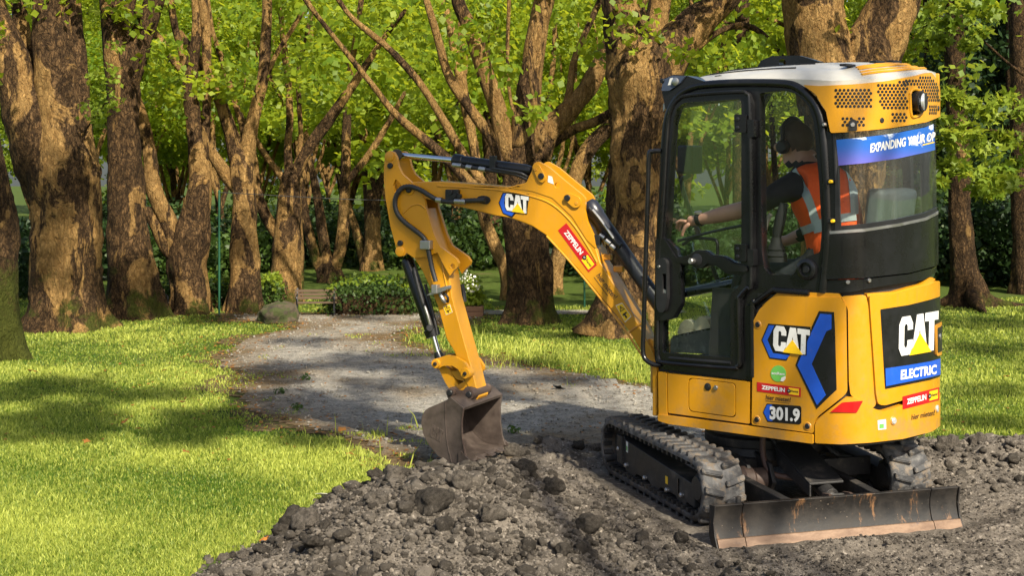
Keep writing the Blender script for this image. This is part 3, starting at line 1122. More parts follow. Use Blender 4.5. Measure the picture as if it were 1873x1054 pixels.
tree('plane_tree', 'massive many limbed plane tree with a mossy foot behind the bent yellow boom', 16.8,
     [(967, 594, 104), (967, 578, 94), (967, 540, 84), (966, 455, 82), (958, 380, 84), (958, 320, 76), (962, 284, 72), (964, 250, 60)],
     [[(960, 270, 62), (963, 199, 50), (972, 140, 42), (980, 85, 38), (990, 30, 38), (1005, -40, 36)],
      [(940, 290, 44), (924, 250, 36), (902, 171, 34), (879, 108, 32), (856, 45, 30), (838, 0, 28), (825, -60, 26)],
      [(985, 290, 48), (1000, 245, 46), (1021, 222, 44), (1066, 176, 38), (1095, 125, 34), (1118, 74, 30), (1150, 34, 26), (1185, -20, 24)],
      [(985, 300, 30), (1000, 267, 24), (1044, 239, 20), (1090, 222, 18), (1125, 200, 14)],
      [(1030, 205, 16), (1040, 175, 14), (1050, 110, 13), (1075, 50, 12), (1102, -10, 11)],
      [(925, 320, 30), (902, 258, 22), (868, 210, 20), (822, 142, 18), (802, 74, 15), (780, 0, 13), (765, -50, 12)],
      [(900, 370, 24, -0.3), (872, 320, 20, -0.3), (845, 279, 17, -0.3), (805, 210, 15, -0.3), (765, 148, 14, -0.3), (714, 91, 13, -0.3), (680, 63, 12, -0.3), (640, 28, 10, -0.3), (610, -15, 9, -0.3)],
      [(890, 370, 26, -0.5), (850, 325, 21, -0.5), (815, 288, 18, -0.5), (765, 245, 16, -0.5), (720, 205, 14, -0.5), (680, 154, 12, -0.5), (625, 85, 10, -0.5), (565, 8, 9, -0.5), (540, -30, 8, -0.5)],
      [(945, 230, 7, -0.5), (932, 170, 7, -0.5), (928, 100, 7, -0.5), (931, 0, 8, -0.5), (930, -40, 8, -0.5)],
      [(985, 280, 14, -0.4), (979, 199, 12, -0.4), (970, 114, 10, -0.4), (975, 40, 8, -0.4)]], 'bark_brown', 'bark_limb', crown=dict(CRS, n=16))
tree('plane_tree', 'slim sunlit tan plane trunk curving up close behind the massive many limbed tree', 19.6,
     [(932, 552, 30), (929, 520, 24), (922, 490, 22), (908, 455, 24), (886, 398, 22), (876, 319, 18), (857, 216, 20), (840, 131, 19), (825, 57, 18), (811, 0, 16), (800, -60, 14)],
     [[(845, 160, 12), (850, 110, 11), (842, 60, 10), (846, 0, 9)]], 'bark_tan', crown=dict(CR, n=18))
tree('plane_tree', 'leaning plane stem standing between the massive tree and the thick trunk beside the cab', 20.5,
     [(1016, 550, 34), (1016, 530, 28), (1019, 484, 26), (1027, 445, 25), (1040, 380, 26), (1056, 310, 30), (1082, 265, 30), (1110, 235, 28), (1150, 190, 24), (1190, 130, 20)],
     [], 'bark', 'bark_limb', crown=dict(CR, n=18))
tree('plane_tree', 'thick rugged plane trunk with a high fork, standing just left of the cab door', 15.7,
     [(1132, 616, 150), (1138, 590, 128), (1148, 540, 112), (1155, 480, 104), (1158, 400, 102), (1160, 300, 100), (1165, 220, 110), (1172, 150, 130), (1178, 110, 124)],
     [[(1155, 140, 90), (1148, 70, 80), (1140, 0, 76), (1132, -90, 70)], [(1195, 150, 90), (1225, 95, 78), (1268, 48, 66), (1318, 0, 58), (1370, -60, 52)],
      [(1188, 110, 50, 0.4), (1200, 40, 44, 0.4), (1215, -30, 40, 0.4)], [(1265, 95, 14), (1305, 63, 11), (1337, 49, 11), (1369, 47, 11), (1400, 66, 10), (1432, 104, 9), (1450, 150, 7)]], 'bark', crown=CRS)
tree('plane_tree', 'big plane tree forking low, rising directly above and behind the cab roof', 15.0,
     [(1540, 625, 190), (1542, 560, 160), (1545, 400, 150), (1546, 250, 150), (1546, 180, 140), (1546, 135, 110)],
     [[(1530, 200, 130), (1516, 130, 126), (1502, 75, 120), (1492, 20, 110), (1482, -80, 100)], [(1560, 200, 130), (1580, 130, 124), (1606, 75, 110), (1628, 25, 98), (1650, -30, 88), (1670, -90, 80)]], 'bark', amp=0.16, crown=CRS)
tree('woodland_tree', 'slender grey brown trunk with spreading roots on the lawn, right of the excavator', 18.7,
     [(1772, 560, 74), (1770, 530, 58), (1765, 490, 48), (1757, 400, 42), (1752, 300, 40), (1748, 150, 38), (1745, 50, 34), (1742, -60, 30)], [], 'bark_dark', amp=0.06,
     roots=[[(1760, 530, 30), (1735, 550, 22), (1700, 560, 14), (1670, 566, 8)], [(1785, 535, 30), (1815, 552, 22), (1850, 560, 16), (1890, 562, 10)], [(1775, 540, 30, -0.2), (1790, 560, 20, -0.5), (1800, 570, 10, -0.8)]],
     crown=dict(n=10, r=0.5, per=60, size=0.12, zmin=3.4, mat='leaf_maple'))
tree('woodland_tree', 'dark straight trunk cut by the edge of the photo beside the conifers', 20.5,
     [(1878, 556, 56), (1874, 500, 44), (1868, 300, 40), (1866, 100, 38), (1865, -50, 36)], [], 'bark_dark', amp=0.06)
tree('woodland_tree', 'thin grey trunk seen above the cab roof between the two big forks', 25.0,
     [(1352, 535, 36), (1353, 400, 30), (1356, 120, 28), (1358, 0, 26), (1360, -60, 24)],
     [[(1370, 20, 9), (1400, 30, 8), (1440, 48, 8), (1475, 60, 6)], [(1350, 45, 6), (1325, 40, 5), (1300, 38, 4)], [(1345, 110, 6), (1320, 115, 5), (1290, 125, 4)]], 'bark_dark', amp=0.06, crown=dict(CR, n=26, r=0.6, size=0.16))
tree('woodland_tree', 'grey mid distance trunk far behind the hedge, left of the sunlit tan stem', 26.0,
     [(905, 522, 40), (905, 500, 32), (903, 440, 28), (898, 330, 24), (890, 200, 22), (885, 60, 20), (884, -40, 18)], [], 'bark_dark', amp=0.06, crown=dict(CR, n=26, r=0.6, size=0.16))

LANDMARK = [(-60, 'the mossy trunk at the edge'), (120, 'the broad forked plane tree'), (235, 'the tall straight plane trunk'), (350, 'the low burr of the fanning plane tree'), (400, 'the green pole'), (450, 'the knobbly forking plane trunk'),
            (530, 'the knotted trunk and boulder'), (605, 'the three leaning stems'), (680, 'the farthest narrow fork'), (780, 'the top of the digging arm'), (880, 'the sunlit tan stem'), (965, 'the massive many limbed tree'),
            (1040, 'the leaning plane stem'), (1160, 'the thick trunk beside the cab'), (1290, 'the cab door'), (1355, 'the thin grey trunk over the roof'), (1440, 'the quarter window of the cab'), (1545, 'the big fork over the roof'),
            (1650, 'the rear hood of the cab'), (1765, 'the rooted slender trunk'), (1870, 'the dark straight trunk'), (2000, 'the lawn past the right edge'), (2120, 'the open lawn right of the dirt'), (2250, 'the open lawn well right of the dirt'), (2380, 'the outer lawn on the right'), (2520, 'the outermost lawn on the right'), (-170, 'the lawn past the left edge'), (-290, 'the outer lawn on the left'), (-420, 'the outermost lawn on the left')]
USED = {}


def by_landmark(px, d, text):
    nm = min(LANDMARK, key=lambda q: abs(q[0] - px))[1]
    s = text + ' behind ' + nm
    USED.setdefault(s, []).append(d)
    n = len(USED[s])
    return s if n == 1 else text + [', farther back', ', farthest back', ', deepest in the wood'][min(n - 2, 2)] + ' behind ' + nm


# ---- far trees that close the view
FAR = [  # px, depth, trunk width m, crown width, colour
    (-60, 29, 'leaf_far'), (60, 31, 'leaf_far'), (150, 29, 'leaf_far'), (255, 31, 'leaf'), (320, 34, 'leaf_far'), (400, 30, 'leaf'), (470, 34, 'leaf_far'), (560, 31, 'leaf'),
    (640, 36, 'leaf_far'), (715, 31, 'leaf'), (790, 35, 'leaf_far'), (835, 30, 'leaf'), (930, 36, 'leaf'), (1010, 29, 'leaf'), (1080, 33, 'leaf'), (1160, 37, 'leaf'),
    (1250, 30, 'leaf'), (1330, 36, 'leaf_maple'), (1420, 32, 'leaf_maple'), (1500, 38, 'leaf'), (1585, 31, 'leaf_far'), (1690, 27, 'leaf'), (1725, 34, 'leaf_maple'),
    (1930, 30, 'leaf_far'), (2030, 34, 'leaf'), (2130, 29, 'leaf_far'), (2250, 33, 'leaf'), (2380, 29, 'leaf_far'), (2520, 32, 'leaf'), (-170, 33, 'leaf'), (-290, 29, 'leaf_far'), (-420, 31, 'leaf'), (1640, 40, 'leaf'), (880, 44, 'leaf_maple'), (600, 44, 'leaf_maple'), (350, 43, 'leaf_maple'), (100, 42, 'leaf_maple'), (1200, 46, 'leaf_maple'), (1400, 46, 'leaf_maple'), (1800, 44, 'leaf_far'), (740, 45, 'leaf_maple'), (1010, 45, 'leaf_maple'), (480, 46, 'leaf_maple'), (220, 45, 'leaf_maple')]
for k, (px, d, lm) in enumerate(FAR):
    p = at(px, 300, d)
    t = thing('background_tree', by_landmark(px, d, {'leaf': 'leafy fresh green tree', 'leaf_far': 'leafy green tree', 'leaf_maple': 'pale yellow green tree'}[lm]), 'tree', (p[0], d, 0), 'leafy trees closing the view')
    r = np.random.default_rng(100 + k)
    hgt = r.uniform(7.5, 9.5)
    wd = 0.16 * FPX / d
    V, F = limb_arrays([(px, HY + CAMH * FPX / d, wd * 1.5), (px + r.uniform(-6, 6), 420, wd), (px + r.uniform(-14, 14), 250, wd * 0.8), (px + r.uniform(-20, 20), 60, wd * 0.6), (px, -120, wd * 0.4)], d, 10, 0.2, 0.05, k, True)
    MB().add(V, F).build('trunk', M['bark_limb' if k % 3 else 'bark_dark'], t, angle=180, recalc=False)
    nc = 70
    c = r.normal(size=(nc, 3))
    c /= np.linalg.norm(c, axis=1)[:, None]
    c *= (r.uniform(0.25, 1, nc) ** 0.45)[:, None]
    c = c * np.array([2.9, 2.3, hgt * 0.43]) + np.array([p[0], d, hgt * 0.52])
    c = c[c[:, 2] > (2.5 if d < 33 else (2.0 if d < 40 else 0.7))]
    for q in range(4):
        s_ = (-1) ** q
        y0 = r.uniform(300, 380)
        V, F = limb_arrays([(px, y0 + 30, wd * 0.75), (px + s_ * r.uniform(12, 20), y0 - 20, wd * 0.6), (px + s_ * r.uniform(24, 44), y0 - 90, wd * 0.45), (px + s_ * r.uniform(36, 90), y0 - 190, wd * 0.3), (px + s_ * r.uniform(40, 130), y0 - 330, wd * 0.16)], d + r.uniform(-0.3, 0.3), 8, 0.2, 0.05, k * 5 + q)
        MB().add(V, F).build('limb', M['bark_limb'], t, angle=180, recalc=False)
    leaves('crown', t, clump_points(c, r.uniform(0.35, 0.85, len(c)), 230 if abs(px - 936) < 1010 else 110, k), 0.095 if d < 33 else 0.13, M[lm], 0.4, seed=k)

# ---- the wood far off, one mass
rw_ = np.random.default_rng(4)
nw = 900
xw = rw_.uniform(-46, 46, nw)
cw_ = np.stack([xw, 50 + rw_.uniform(0, 6, nw), rw_.uniform(0.3, 10.5, nw)], 1)
o = leaves('far_wood', None, clump_points(cw_, rw_.uniform(0.7, 1.5, nw), 70, 4), 0.36, M['leaf_far'], 0.4, seed=4)
tag(o, 'far-off sunlit wood closing the park', 'wood', None, 'stuff')

# ---- dark conifers on the right
for k, (px, d) in enumerate([(1815, 26), (1850, 23.5), (1700, 33), (1905, 25)]):
    p = at(px, 300, d)
    t = thing('conifer', by_landmark(px, d, 'dark drooping conifer'), 'tree', (p[0], d, 0), 'dark conifers behind the lawn')
    r = np.random.default_rng(300 + k)
    V, F = limb_arrays([(px, HY + CAMH * FPX / d, 34), (px, 200, 24), (px, -100, 14)], d, 10, 0.25, 0.05, k, True)
    MB().add(V, F).build('trunk', M['bark_dark'], t, angle=180, recalc=False)
    z = r.uniform(0.6, 8.5, 150)
    ra = (9.5 - z) / 9 * 2.0 * r.uniform(0.4, 1, 150)
    an = r.uniform(0, 6.3, 150)
    c = np.stack([p[0] + ra * np.cos(an), d + ra * np.sin(an), z - ra * 0.25], 1)
    leaves('crown', t, clump_points(c, np.full(150, 0.5), 60, k), 0.15, M['leaf_dark'], 0.1, seed=k)

# ---- understorey shrubs that read as separate bushes
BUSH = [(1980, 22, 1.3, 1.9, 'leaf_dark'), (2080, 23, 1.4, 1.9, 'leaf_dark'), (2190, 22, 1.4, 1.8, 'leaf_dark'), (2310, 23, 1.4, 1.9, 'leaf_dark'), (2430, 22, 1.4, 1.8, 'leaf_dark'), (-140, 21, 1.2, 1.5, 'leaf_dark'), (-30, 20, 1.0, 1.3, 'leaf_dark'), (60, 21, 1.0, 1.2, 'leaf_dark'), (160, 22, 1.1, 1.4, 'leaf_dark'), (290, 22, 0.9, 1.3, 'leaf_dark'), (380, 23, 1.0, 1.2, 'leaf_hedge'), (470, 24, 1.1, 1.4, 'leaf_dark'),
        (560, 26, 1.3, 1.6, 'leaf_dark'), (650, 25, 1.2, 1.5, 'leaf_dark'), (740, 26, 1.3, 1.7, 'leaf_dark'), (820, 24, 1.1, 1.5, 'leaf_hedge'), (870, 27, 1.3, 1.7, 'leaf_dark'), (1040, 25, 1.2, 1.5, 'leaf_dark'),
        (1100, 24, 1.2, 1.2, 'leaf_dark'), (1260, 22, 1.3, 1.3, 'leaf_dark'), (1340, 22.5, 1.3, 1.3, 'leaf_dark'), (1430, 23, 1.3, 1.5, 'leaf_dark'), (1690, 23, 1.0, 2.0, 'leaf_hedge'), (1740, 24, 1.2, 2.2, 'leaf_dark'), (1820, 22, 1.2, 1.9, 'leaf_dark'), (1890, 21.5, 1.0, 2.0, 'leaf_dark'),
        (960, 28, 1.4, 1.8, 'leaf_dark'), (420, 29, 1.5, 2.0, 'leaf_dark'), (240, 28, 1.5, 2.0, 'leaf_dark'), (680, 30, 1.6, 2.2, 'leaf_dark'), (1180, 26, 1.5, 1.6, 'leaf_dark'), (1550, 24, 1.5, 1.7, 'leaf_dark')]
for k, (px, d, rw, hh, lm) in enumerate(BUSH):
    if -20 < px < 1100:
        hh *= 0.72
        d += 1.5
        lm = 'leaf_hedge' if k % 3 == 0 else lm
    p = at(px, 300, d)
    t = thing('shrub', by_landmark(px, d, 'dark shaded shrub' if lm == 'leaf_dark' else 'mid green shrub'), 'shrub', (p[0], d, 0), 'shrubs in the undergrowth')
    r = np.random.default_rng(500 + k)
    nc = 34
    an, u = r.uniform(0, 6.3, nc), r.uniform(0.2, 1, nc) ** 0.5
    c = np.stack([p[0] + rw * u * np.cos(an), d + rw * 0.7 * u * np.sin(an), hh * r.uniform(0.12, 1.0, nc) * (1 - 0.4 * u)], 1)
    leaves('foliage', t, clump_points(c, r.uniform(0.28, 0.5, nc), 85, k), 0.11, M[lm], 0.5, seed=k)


def box_hedge(label, px0, px1, ytop, ybot, depth, mat, seed, topmat=None):
    d = CAMH * FPX / (ybot - HY)
    x0, x1 = at(px0, 300, d)[0], at(px1, 300, d)[0]
    h = CAMH + (HY - ytop) * d / FPX
    t = thing('hedge', label, 'hedge', ((x0 + x1) / 2, d + depth / 2, 0))
    r = np.random.default_rng(seed)
    core = MB().box(((x0 + x1) / 2, d + depth / 2, h * 0.25), np.eye(3), ((x1 - x0) / 2 - 0.13, depth / 2 - 0.11, h * 0.25))
    core.build('branches', M['bark_dark'], t)
    n = int(9500 * (x1 - x0) * h)
    P = np.stack([r.uniform(x0, x1, n), d + r.uniform(0, depth, n), r.uniform(0.03, h, n)], 1)
    uu = (P[:, 0] - (x0 + x1) / 2) / ((x1 - x0) / 2)
    top_ = h * (1 - 0.42 * np.abs(uu) ** 3.5) + 0.02 * vnoise(P * 6, 4)
    face = np.minimum.reduce([P[:, 1] - d, top_ - P[:, 2], P[:, 0] - x0, x1 - P[:, 0]])
    P, face = P[face > -0.01], face[face > -0.01]
    P = P[face < 0.14]
    P += r.normal(size=P.shape) * 0.03
    leaves('foliage', t, P, 0.05, M[mat], 0.4, seed=seed)
    sx_ = r.uniform(x0, x1, 420)
    sp = np.stack([sx_, d + r.uniform(0, depth, 420), h * (1 - 0.42 * np.abs((sx_ - (x0 + x1) / 2) / ((x1 - x0) / 2)) ** 3.5) + np.abs(r.normal(size=420)) * 0.03], 1)
    leaves('fresh_foliage', t, sp, 0.05, M['leaf_maple'], 0.3, seed=seed + 1)
    return t


box_hedge('wide clipped hedge with pale fresh shoots on top, beside the far end of the path', 588, 768, 520, 579, 1.0, 'leaf_hedge', 1)
box_hedge('narrow clipped hedge seen between two knobbly plane trunks behind the boulder', 474, 505, 512, 568, 0.6, 'leaf_hedge', 2)
box_hedge('low clipped hedge behind the slim green pole', 282, 420, 512, 566, 0.7, 'leaf_hedge', 3)


# ---- bright young maple by the rooted trunk
t = thing('maple_sapling', 'bright yellow green maple boughs hanging beside the rear window of the cab', 'tree', tuple(at(1850, 591, 16.6) * [1, 1, 0]))
mb = MB()
V, F = limb_arrays([(1960, 592, 24), (1955, 400, 18), (1940, 250, 14), (1925, 100, 10)], 16.6, 10, 0.1, 0.05, 5, True)
MB().add(V, F).build('trunk', M['bark_dark'], t, angle=180, recalc=False)
for lb in ([(1945, 300, 9), (1860, 250, 7), (1790, 235, 5), (1715, 230, 3)], [(1950, 360, 9), (1870, 330, 6), (1800, 310, 4), (1730, 320, 3)], [(1935, 180, 8), (1850, 120, 5), (1780, 60, 4), (1700, 20, 3)]):
    V, F = limb_arrays(lb, 16.2, 6, 0.1, 0.03, 3)
    MB().add(V, F).build('limb', M['bark_dark'], t, angle=180, recalc=False)
r = np.random.default_rng(77)
spots = [(1720, 215), (1735, 260), (1760, 185), (1790, 195), (1815, 215), (1840, 185), (1865, 205), (1775, 250), (1800, 275), (1830, 250), (1860, 260), (1735, 300), (1765, 310),
         (1800, 320), (1830, 305), (1862, 300), (1790, 345), (1720, 330), (1812, 352), (1700, 180), (1845, 335), (1730, 170), (1750, 235), (1700, 20), (1740, 45), (1790, 60), (1770, 15), (1720, 75), (1810, 25), (1690, 60), (1770, 85)]
C = np.array([at(x, y, 15.9 + r.uniform(-0.5, 0.5)) for x, y in spots])
leaves('crown', t, clump_points(C, r.uniform(0.10, 0.24, len(C)), 62, 9), 0.085, M['leaf_maple'], 0.55, 3, 9)

t = thing('epiphyte_fern', 'small bright green sprig growing in the crotch of the broad forked plane tree', 'plant', tuple(at(160, 200, 15.6)))
MB().tube([at(150, 250, 15.6), at(172, 215, 15.5), at(200, 180, 15.4)], 0.01, 6).build('stem', M['bark_dark'], t)
C = np.array([at(x, y, 15.4) for x, y in [(160, 190), (185, 165), (205, 150), (212, 185), (175, 140), (195, 200), (212, 85), (205, 130), (165, 215)]])
leaves('foliage', t, clump_points(C, np.full(len(C), 0.13), 32, 4), 0.06, M['leaf_maple'], 0.5, seed=4)

# ---- boulder, poles, cable, benches, planter
bp = on_ground(504, 591)
V_, F_ = rough_ball(4, 91, 0.25)
V_ = V_ * [0.27, 0.24, 0.20]
V_[:, 2] = np.maximum(V_[:, 2], -0.05)
V_ = V_ + [bp[0], bp[1] + 0.2, 0.03]
o = np_mesh('boulder', V_, F_, M['stone'], None, True)
tag(o, 'low mossy brown boulder lying at the edge of the path', 'boulder')


def pole(label, px, ytop, ybot, r):
    d = CAMH * FPX / (ybot - HY)
    p = at(px, ybot, d)
    top = CAMH + (HY - ytop) * d / FPX
    t = thing('green_pole', label, 'pole', (p[0], d, 0))
    MB().cyl((p[0], d, -0.05), (p[0], d, top), r, r, 14).build('post', M['pole_green'], t, 0.002)
    MB().lathe((p[0], d, top), (p[0], d, top + 0.03), [(0, r * 1.25), (0.6, r * 1.2), (1, r * 0.4)], 14).build('cap', M['pole_green'], t)
    return np.array([p[0], d, top])


pt = pole('slim dark green post with a cable, standing between two plane trunks', 401, 352, 577, 0.014)
pole('thin bright green post on the far lawn, seen under the bent boom', 1069, 497, 562, 0.013)
cab_end = at(985, 360, 18.4)
mb = MB().tube([pt, (pt + cab_end) / 2 - [0, 0, 0.07], cab_end], 0.005, 6, 8)
o = mb.build('overhead_cable', M['hose'])
tag(o, 'thin dark cable strung from the green post toward the big tree', 'cable')


def bench(label, px, ybot, wpx, rz):
    """garden bench; built at full size about its base, then set to the small size it shows"""
    d = CAMH * FPX / (ybot - HY)
    p = at(px, ybot, d)
    sc_ = 0.42
    t = thing('park_bench', label, 'bench', (p[0], d, 0))
    w = wpx * d / FPX / sc_
    o0 = np.array([p[0], d, 0])
    ax, ay = np.array([1.0, 0, 0]), np.array([0, 1.0, 0])
    for k in range(4):
        MB().box(o0 + ay * (0.05 + 0.09 * k) + [0, 0, 0.40], (ax, ay, (0, 0, 1)), (w / 2, 0.038, 0.014)).build('seat_slat', M['bench_wood'], t, 0.004)
    for k in range(3):
        MB().box(o0 + ay * (0.40 + 0.03 * k) + [0, 0, 0.52 + 0.1 * k], (ax, ay, (0, 0, 1)), (w / 2, 0.014, 0.038)).build('back_slat', M['bench_wood'], t, 0.004)
    for sx in (-1, 1):
        q = o0 + ax * (w / 2 - 0.08) * sx
        m = MB().beam(q + ay * 0.02, q + ay * 0.04 + [0, 0, 0.38], 0.05, 0.05, ay).beam(q + ay * 0.36, q + ay * 0.36 + [0, 0, 0.38], 0.05, 0.05, ay)
        m.beam(q + ay * 0.37 + [0, 0, 0.36], q + ay * 0.50 + [0, 0, 0.80], 0.045, 0.045, ax).beam(q + [0, 0, 0.365], q + ay * 0.4 + [0, 0, 0.365], 0.05, 0.03)
        m.tube([q + ay * 0.02 + [0, 0, 0.38], q + ay * -0.02 + [0, 0, 0.55], q + ay * 0.1 + [0, 0, 0.62], q + ay * 0.42 + [0, 0, 0.62]], 0.024, 8)
        m.build('end_frame', M['satin'], t, 0.003)
    t.scale = (sc_, sc_, sc_)
    t.rotation_euler = (0, 0, rz)


bench('dark wooden park bench partly behind the boulder, next to the wide hedge', 577, 580, 78, 0.1)
bench('dark wooden bench glimpsed between two mossy plane trunks', 297, 580, 30, 0.6)

d = CAMH * FPX / (581 - HY)
p = at(862, 581, d)
t = thing('planter', 'wooden planter trough with a white flowering bush, behind the digging arm', 'planter', (p[0], d, 0))
w = 44 * d / FPX
for k in range(2):
    MB().box((p[0], d, 0.04 + 0.065 * k), np.eye(3), (w / 2, 0.02, 0.03)).build('plank', M['planter_wood'], t, 0.004)
    MB().box((p[0], d + 0.3, 0.04 + 0.065 * k), np.eye(3), (w / 2, 0.02, 0.03)).build('plank', M['planter_wood'], t, 0.004)
for sx in (-1, 1):
    MB().box((p[0] + sx * (w / 2 - 0.02), d + 0.15, 0.07), np.eye(3), (0.018, 0.128, 0.06)).build('end_board', M['planter_wood'], t, 0.004)
MB().box((p[0], d + 0.15, 0.07), np.eye(3), (w / 2 - 0.045, 0.125, 0.05)).build('soil', M['clod_dark'], t)
r = np.random.default_rng(5)
C = np.array([[p[0] + r.uniform(-0.17, 0.1), d + 0.15 + r.uniform(-0.1, 0.1), r.uniform(0.14, 0.5)] for _ in range(16)])
leaves('foliage', t, clump_points(C, np.full(16, 0.1), 50, 3), 0.06, M['leaf_maple'], 0.4, seed=3)
C2 = C[C[:, 2] > 0.26]
leaves('blossom', t, clump_points(C2 + [0, -0.05, 0.03], np.full(len(C2), 0.09), 14, 8), 0.04, M['white_flower'], 0.3, seed=8)

# ---- unseen trees added behind the camera, crowns shaped to cast the shade bands
SHADE = [  # outline on the ground in photo pixels, clumps per square metre
    (0, [(-300, 706), (60, 694), (300, 700), (430, 712), (560, 715), (700, 700), (720, 722), (640, 760), (600, 800), (420, 806), (200, 798), (-300, 815)], 3.4),
    (0, [(-200, 560), (440, 560), (500, 566), (520, 585), (420, 596), (200, 606), (-200, 630)], 1.4),
    (0, [(-200, 838), (300, 826), (420, 838), (380, 850), (-200, 860)], 0.6),
    (1, [(640, 575), (900, 575), (1180, 575), (1180, 618), (1000, 622), (800, 604), (720, 612), (620, 612)], 2.4),
    (1, [(440, 656), (760, 650), (1000, 664), (1000, 686), (740, 682), (440, 684)], 3.0),
    (1, [(440, 692), (760, 690), (1100, 696), (1150, 728), (740, 727), (600, 734), (430, 730)], 3.2),
    (1, [(420, 614), (700, 618), (690, 632), (420, 630)], 2.6),
    (2, [(1680, 640), (2000, 618), (2000, 640), (1700, 657)], 2.2),
    (2, [(1700, 700), (1850, 672), (2000, 668), (2000, 700), (1850, 712), (1720, 738)], 2.2),
    (2, [(1640, 560), (2000, 560), (2000, 592), (1690, 604)], 2.0),
    (2, [(1740, 775), (1900, 750), (2000, 750), (2000, 775)], 1.6)]
HC = 8.6
cl = {0: [], 1: [], 2: []}
for si, (gi, poly, dens) in enumerate(SHADE):
    g = np.array([on_ground(*p)[:2] for p in poly])
    r = np.random.default_rng(700 + si)
    lo, hi_ = g.min(0), g.max(0)
    n = int((hi_[0] - lo[0]) * (hi_[1] - lo[1]) * dens)
    q = r.uniform(lo, hi_, (n, 2))
    q = q[in_poly(q[:, 0], q[:, 1], g)]
    h = HC + r.uniform(-0.35, 0.35, len(q))
    k = h / SUN_DIR.z
    cl[gi].append(np.stack([q[:, 0] + SUN_DIR.x * k, q[:, 1] + SUN_DIR.y * k, h], 1))
for gi, (bx, by) in enumerate([(-4.5, -2.5), (4.6, -3.5), (8.5, 0.5)]):
    C = np.concatenate(cl[gi])
    t = thing('avenue_tree', ['leafy plane tree of the avenue overhanging the lawn, standing left behind the photographer', 'leafy plane tree of the avenue standing right beside the photographer', 'leafy plane tree of the avenue shading the lawn right of the excavator'][gi], 'tree', (bx, by, 0))
    base = np.array([bx, by, 0.0])
    MB().tube([base + [0, 0, -0.1], base + [0, 0, 2], base + [0.1, 0.1, 4.5], base + [0, 0, 7.6]], [0.5, 0.36, 0.3, 0.12], 16, 5).build('trunk', M['bark'], t, angle=180)
    r = np.random.default_rng(40 + gi)
    for j in range(7):
        c = C[r.integers(0, len(C))]
        MB().tube([base + [0, 0, 5.0], (base + [0, 0, 6.0]) * 0.5 + c * 0.5 + [0, 0, 0.9], c], [0.07, 0.035, 0.012], 8, 4).build('limb', M['bark_limb'], t, angle=180)
    leaves('crown', t, clump_points(C, np.full(len(C), 0.36), 64, gi), 0.2, M['leaf'], 0.6, seed=gi)


# ---- grass
def grass(name, n, x0, x1, y0, y1, h0, h1, wpx, pale=0.0, region=None, seed=0, prob=None):
    r = np.random.default_rng(seed)
    px, py = r.uniform(x0, x1, n), r.uniform(y0, y1, n)
    d = CAMH * FPX / (py - HY)
    x, y = (px - CX) / FPX * d, d
    wx = fbm(np.stack([x * 3, y * 3, 0 * x], 1), 2, 40) * 0.16
    wy = fbm(np.stack([x * 3, y * 3, 0 * x + 9], 1), 2, 41) * 0.16
    bare = in_poly(x + wx, y + wy, PATH_G) | (in_poly(x, y, DIRT_G) & (poly_dist(x, y, DIRT_G) > 0.07 + 0.4 * wx)) | in_poly(x, y, side_g)
    pd = poly_dist(x, y, PATH_G)
    inP = in_poly(x, y, PATH_G)
    tuft = vnoise(np.stack([x * 4.2, y * 4.2, 0 * x], 1), 77)
    keep = (~bare & ((pd > 0.34) | (r.uniform(0, 1, n) < 0.3 + 1.6 * pd + 0.5 * tuft))) | (inP & (pd < 0.55) & (tuft > 0.15 + 0.9 * pd) & (r.uniform(0, 1, n) < 0.6))
    if region is not None:
        keep &= in_poly(px, py, region)
    if prob is not None:
        keep &= r.uniform(0, 1, n) < prob(x, y)
    x, y, d = x[keep], y[keep], d[keep]
    n = len(x)
    z = lawn_h(x, y)
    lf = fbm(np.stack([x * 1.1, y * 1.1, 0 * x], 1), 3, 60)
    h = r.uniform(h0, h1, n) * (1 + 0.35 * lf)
    w = wpx * d / FPX * r.uniform(0.7, 1.4, n)
    an = r.uniform(0, 2 * math.pi, n)
    side = np.stack([np.cos(an), np.sin(an), 0 * an], 1) * (w / 2)[:, None]
    ta = r.uniform(0, 2 * math.pi, n)
    lean = h * r.uniform(0.05, 0.75, n)
    base = np.stack([x, y, z - 0.004], 1)
    tip = base + np.stack([np.cos(ta) * lean, np.sin(ta) * lean, h], 1)
    mid = base + np.stack([np.cos(ta) * lean * 0.35, np.sin(ta) * lean * 0.35, h * 0.6], 1)
    V = np.stack([base - side, base + side, mid + side * 0.75, tip, mid - side * 0.75], 1).reshape(-1, 3)
    I = np.arange(n)[:, None] * 5
    F = np.concatenate([I + [0, 1, 2, 4], I + [4, 2, 3, 3]])
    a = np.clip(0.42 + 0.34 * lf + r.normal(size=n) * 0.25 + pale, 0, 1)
    me = bpy.data.meshes.new(name)
    F3 = np.concatenate([I + [0, 1, 2], I + [0, 2, 4], I + [4, 2, 3]])
    me.from_pydata(V, [], F3)
    at_ = me.attributes.new('rnd', 'FLOAT', 'POINT')
    at_.data.foreach_set('value', np.repeat(a, 5).astype(np.float32))
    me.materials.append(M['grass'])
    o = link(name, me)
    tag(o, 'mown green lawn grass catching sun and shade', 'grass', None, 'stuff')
    return o


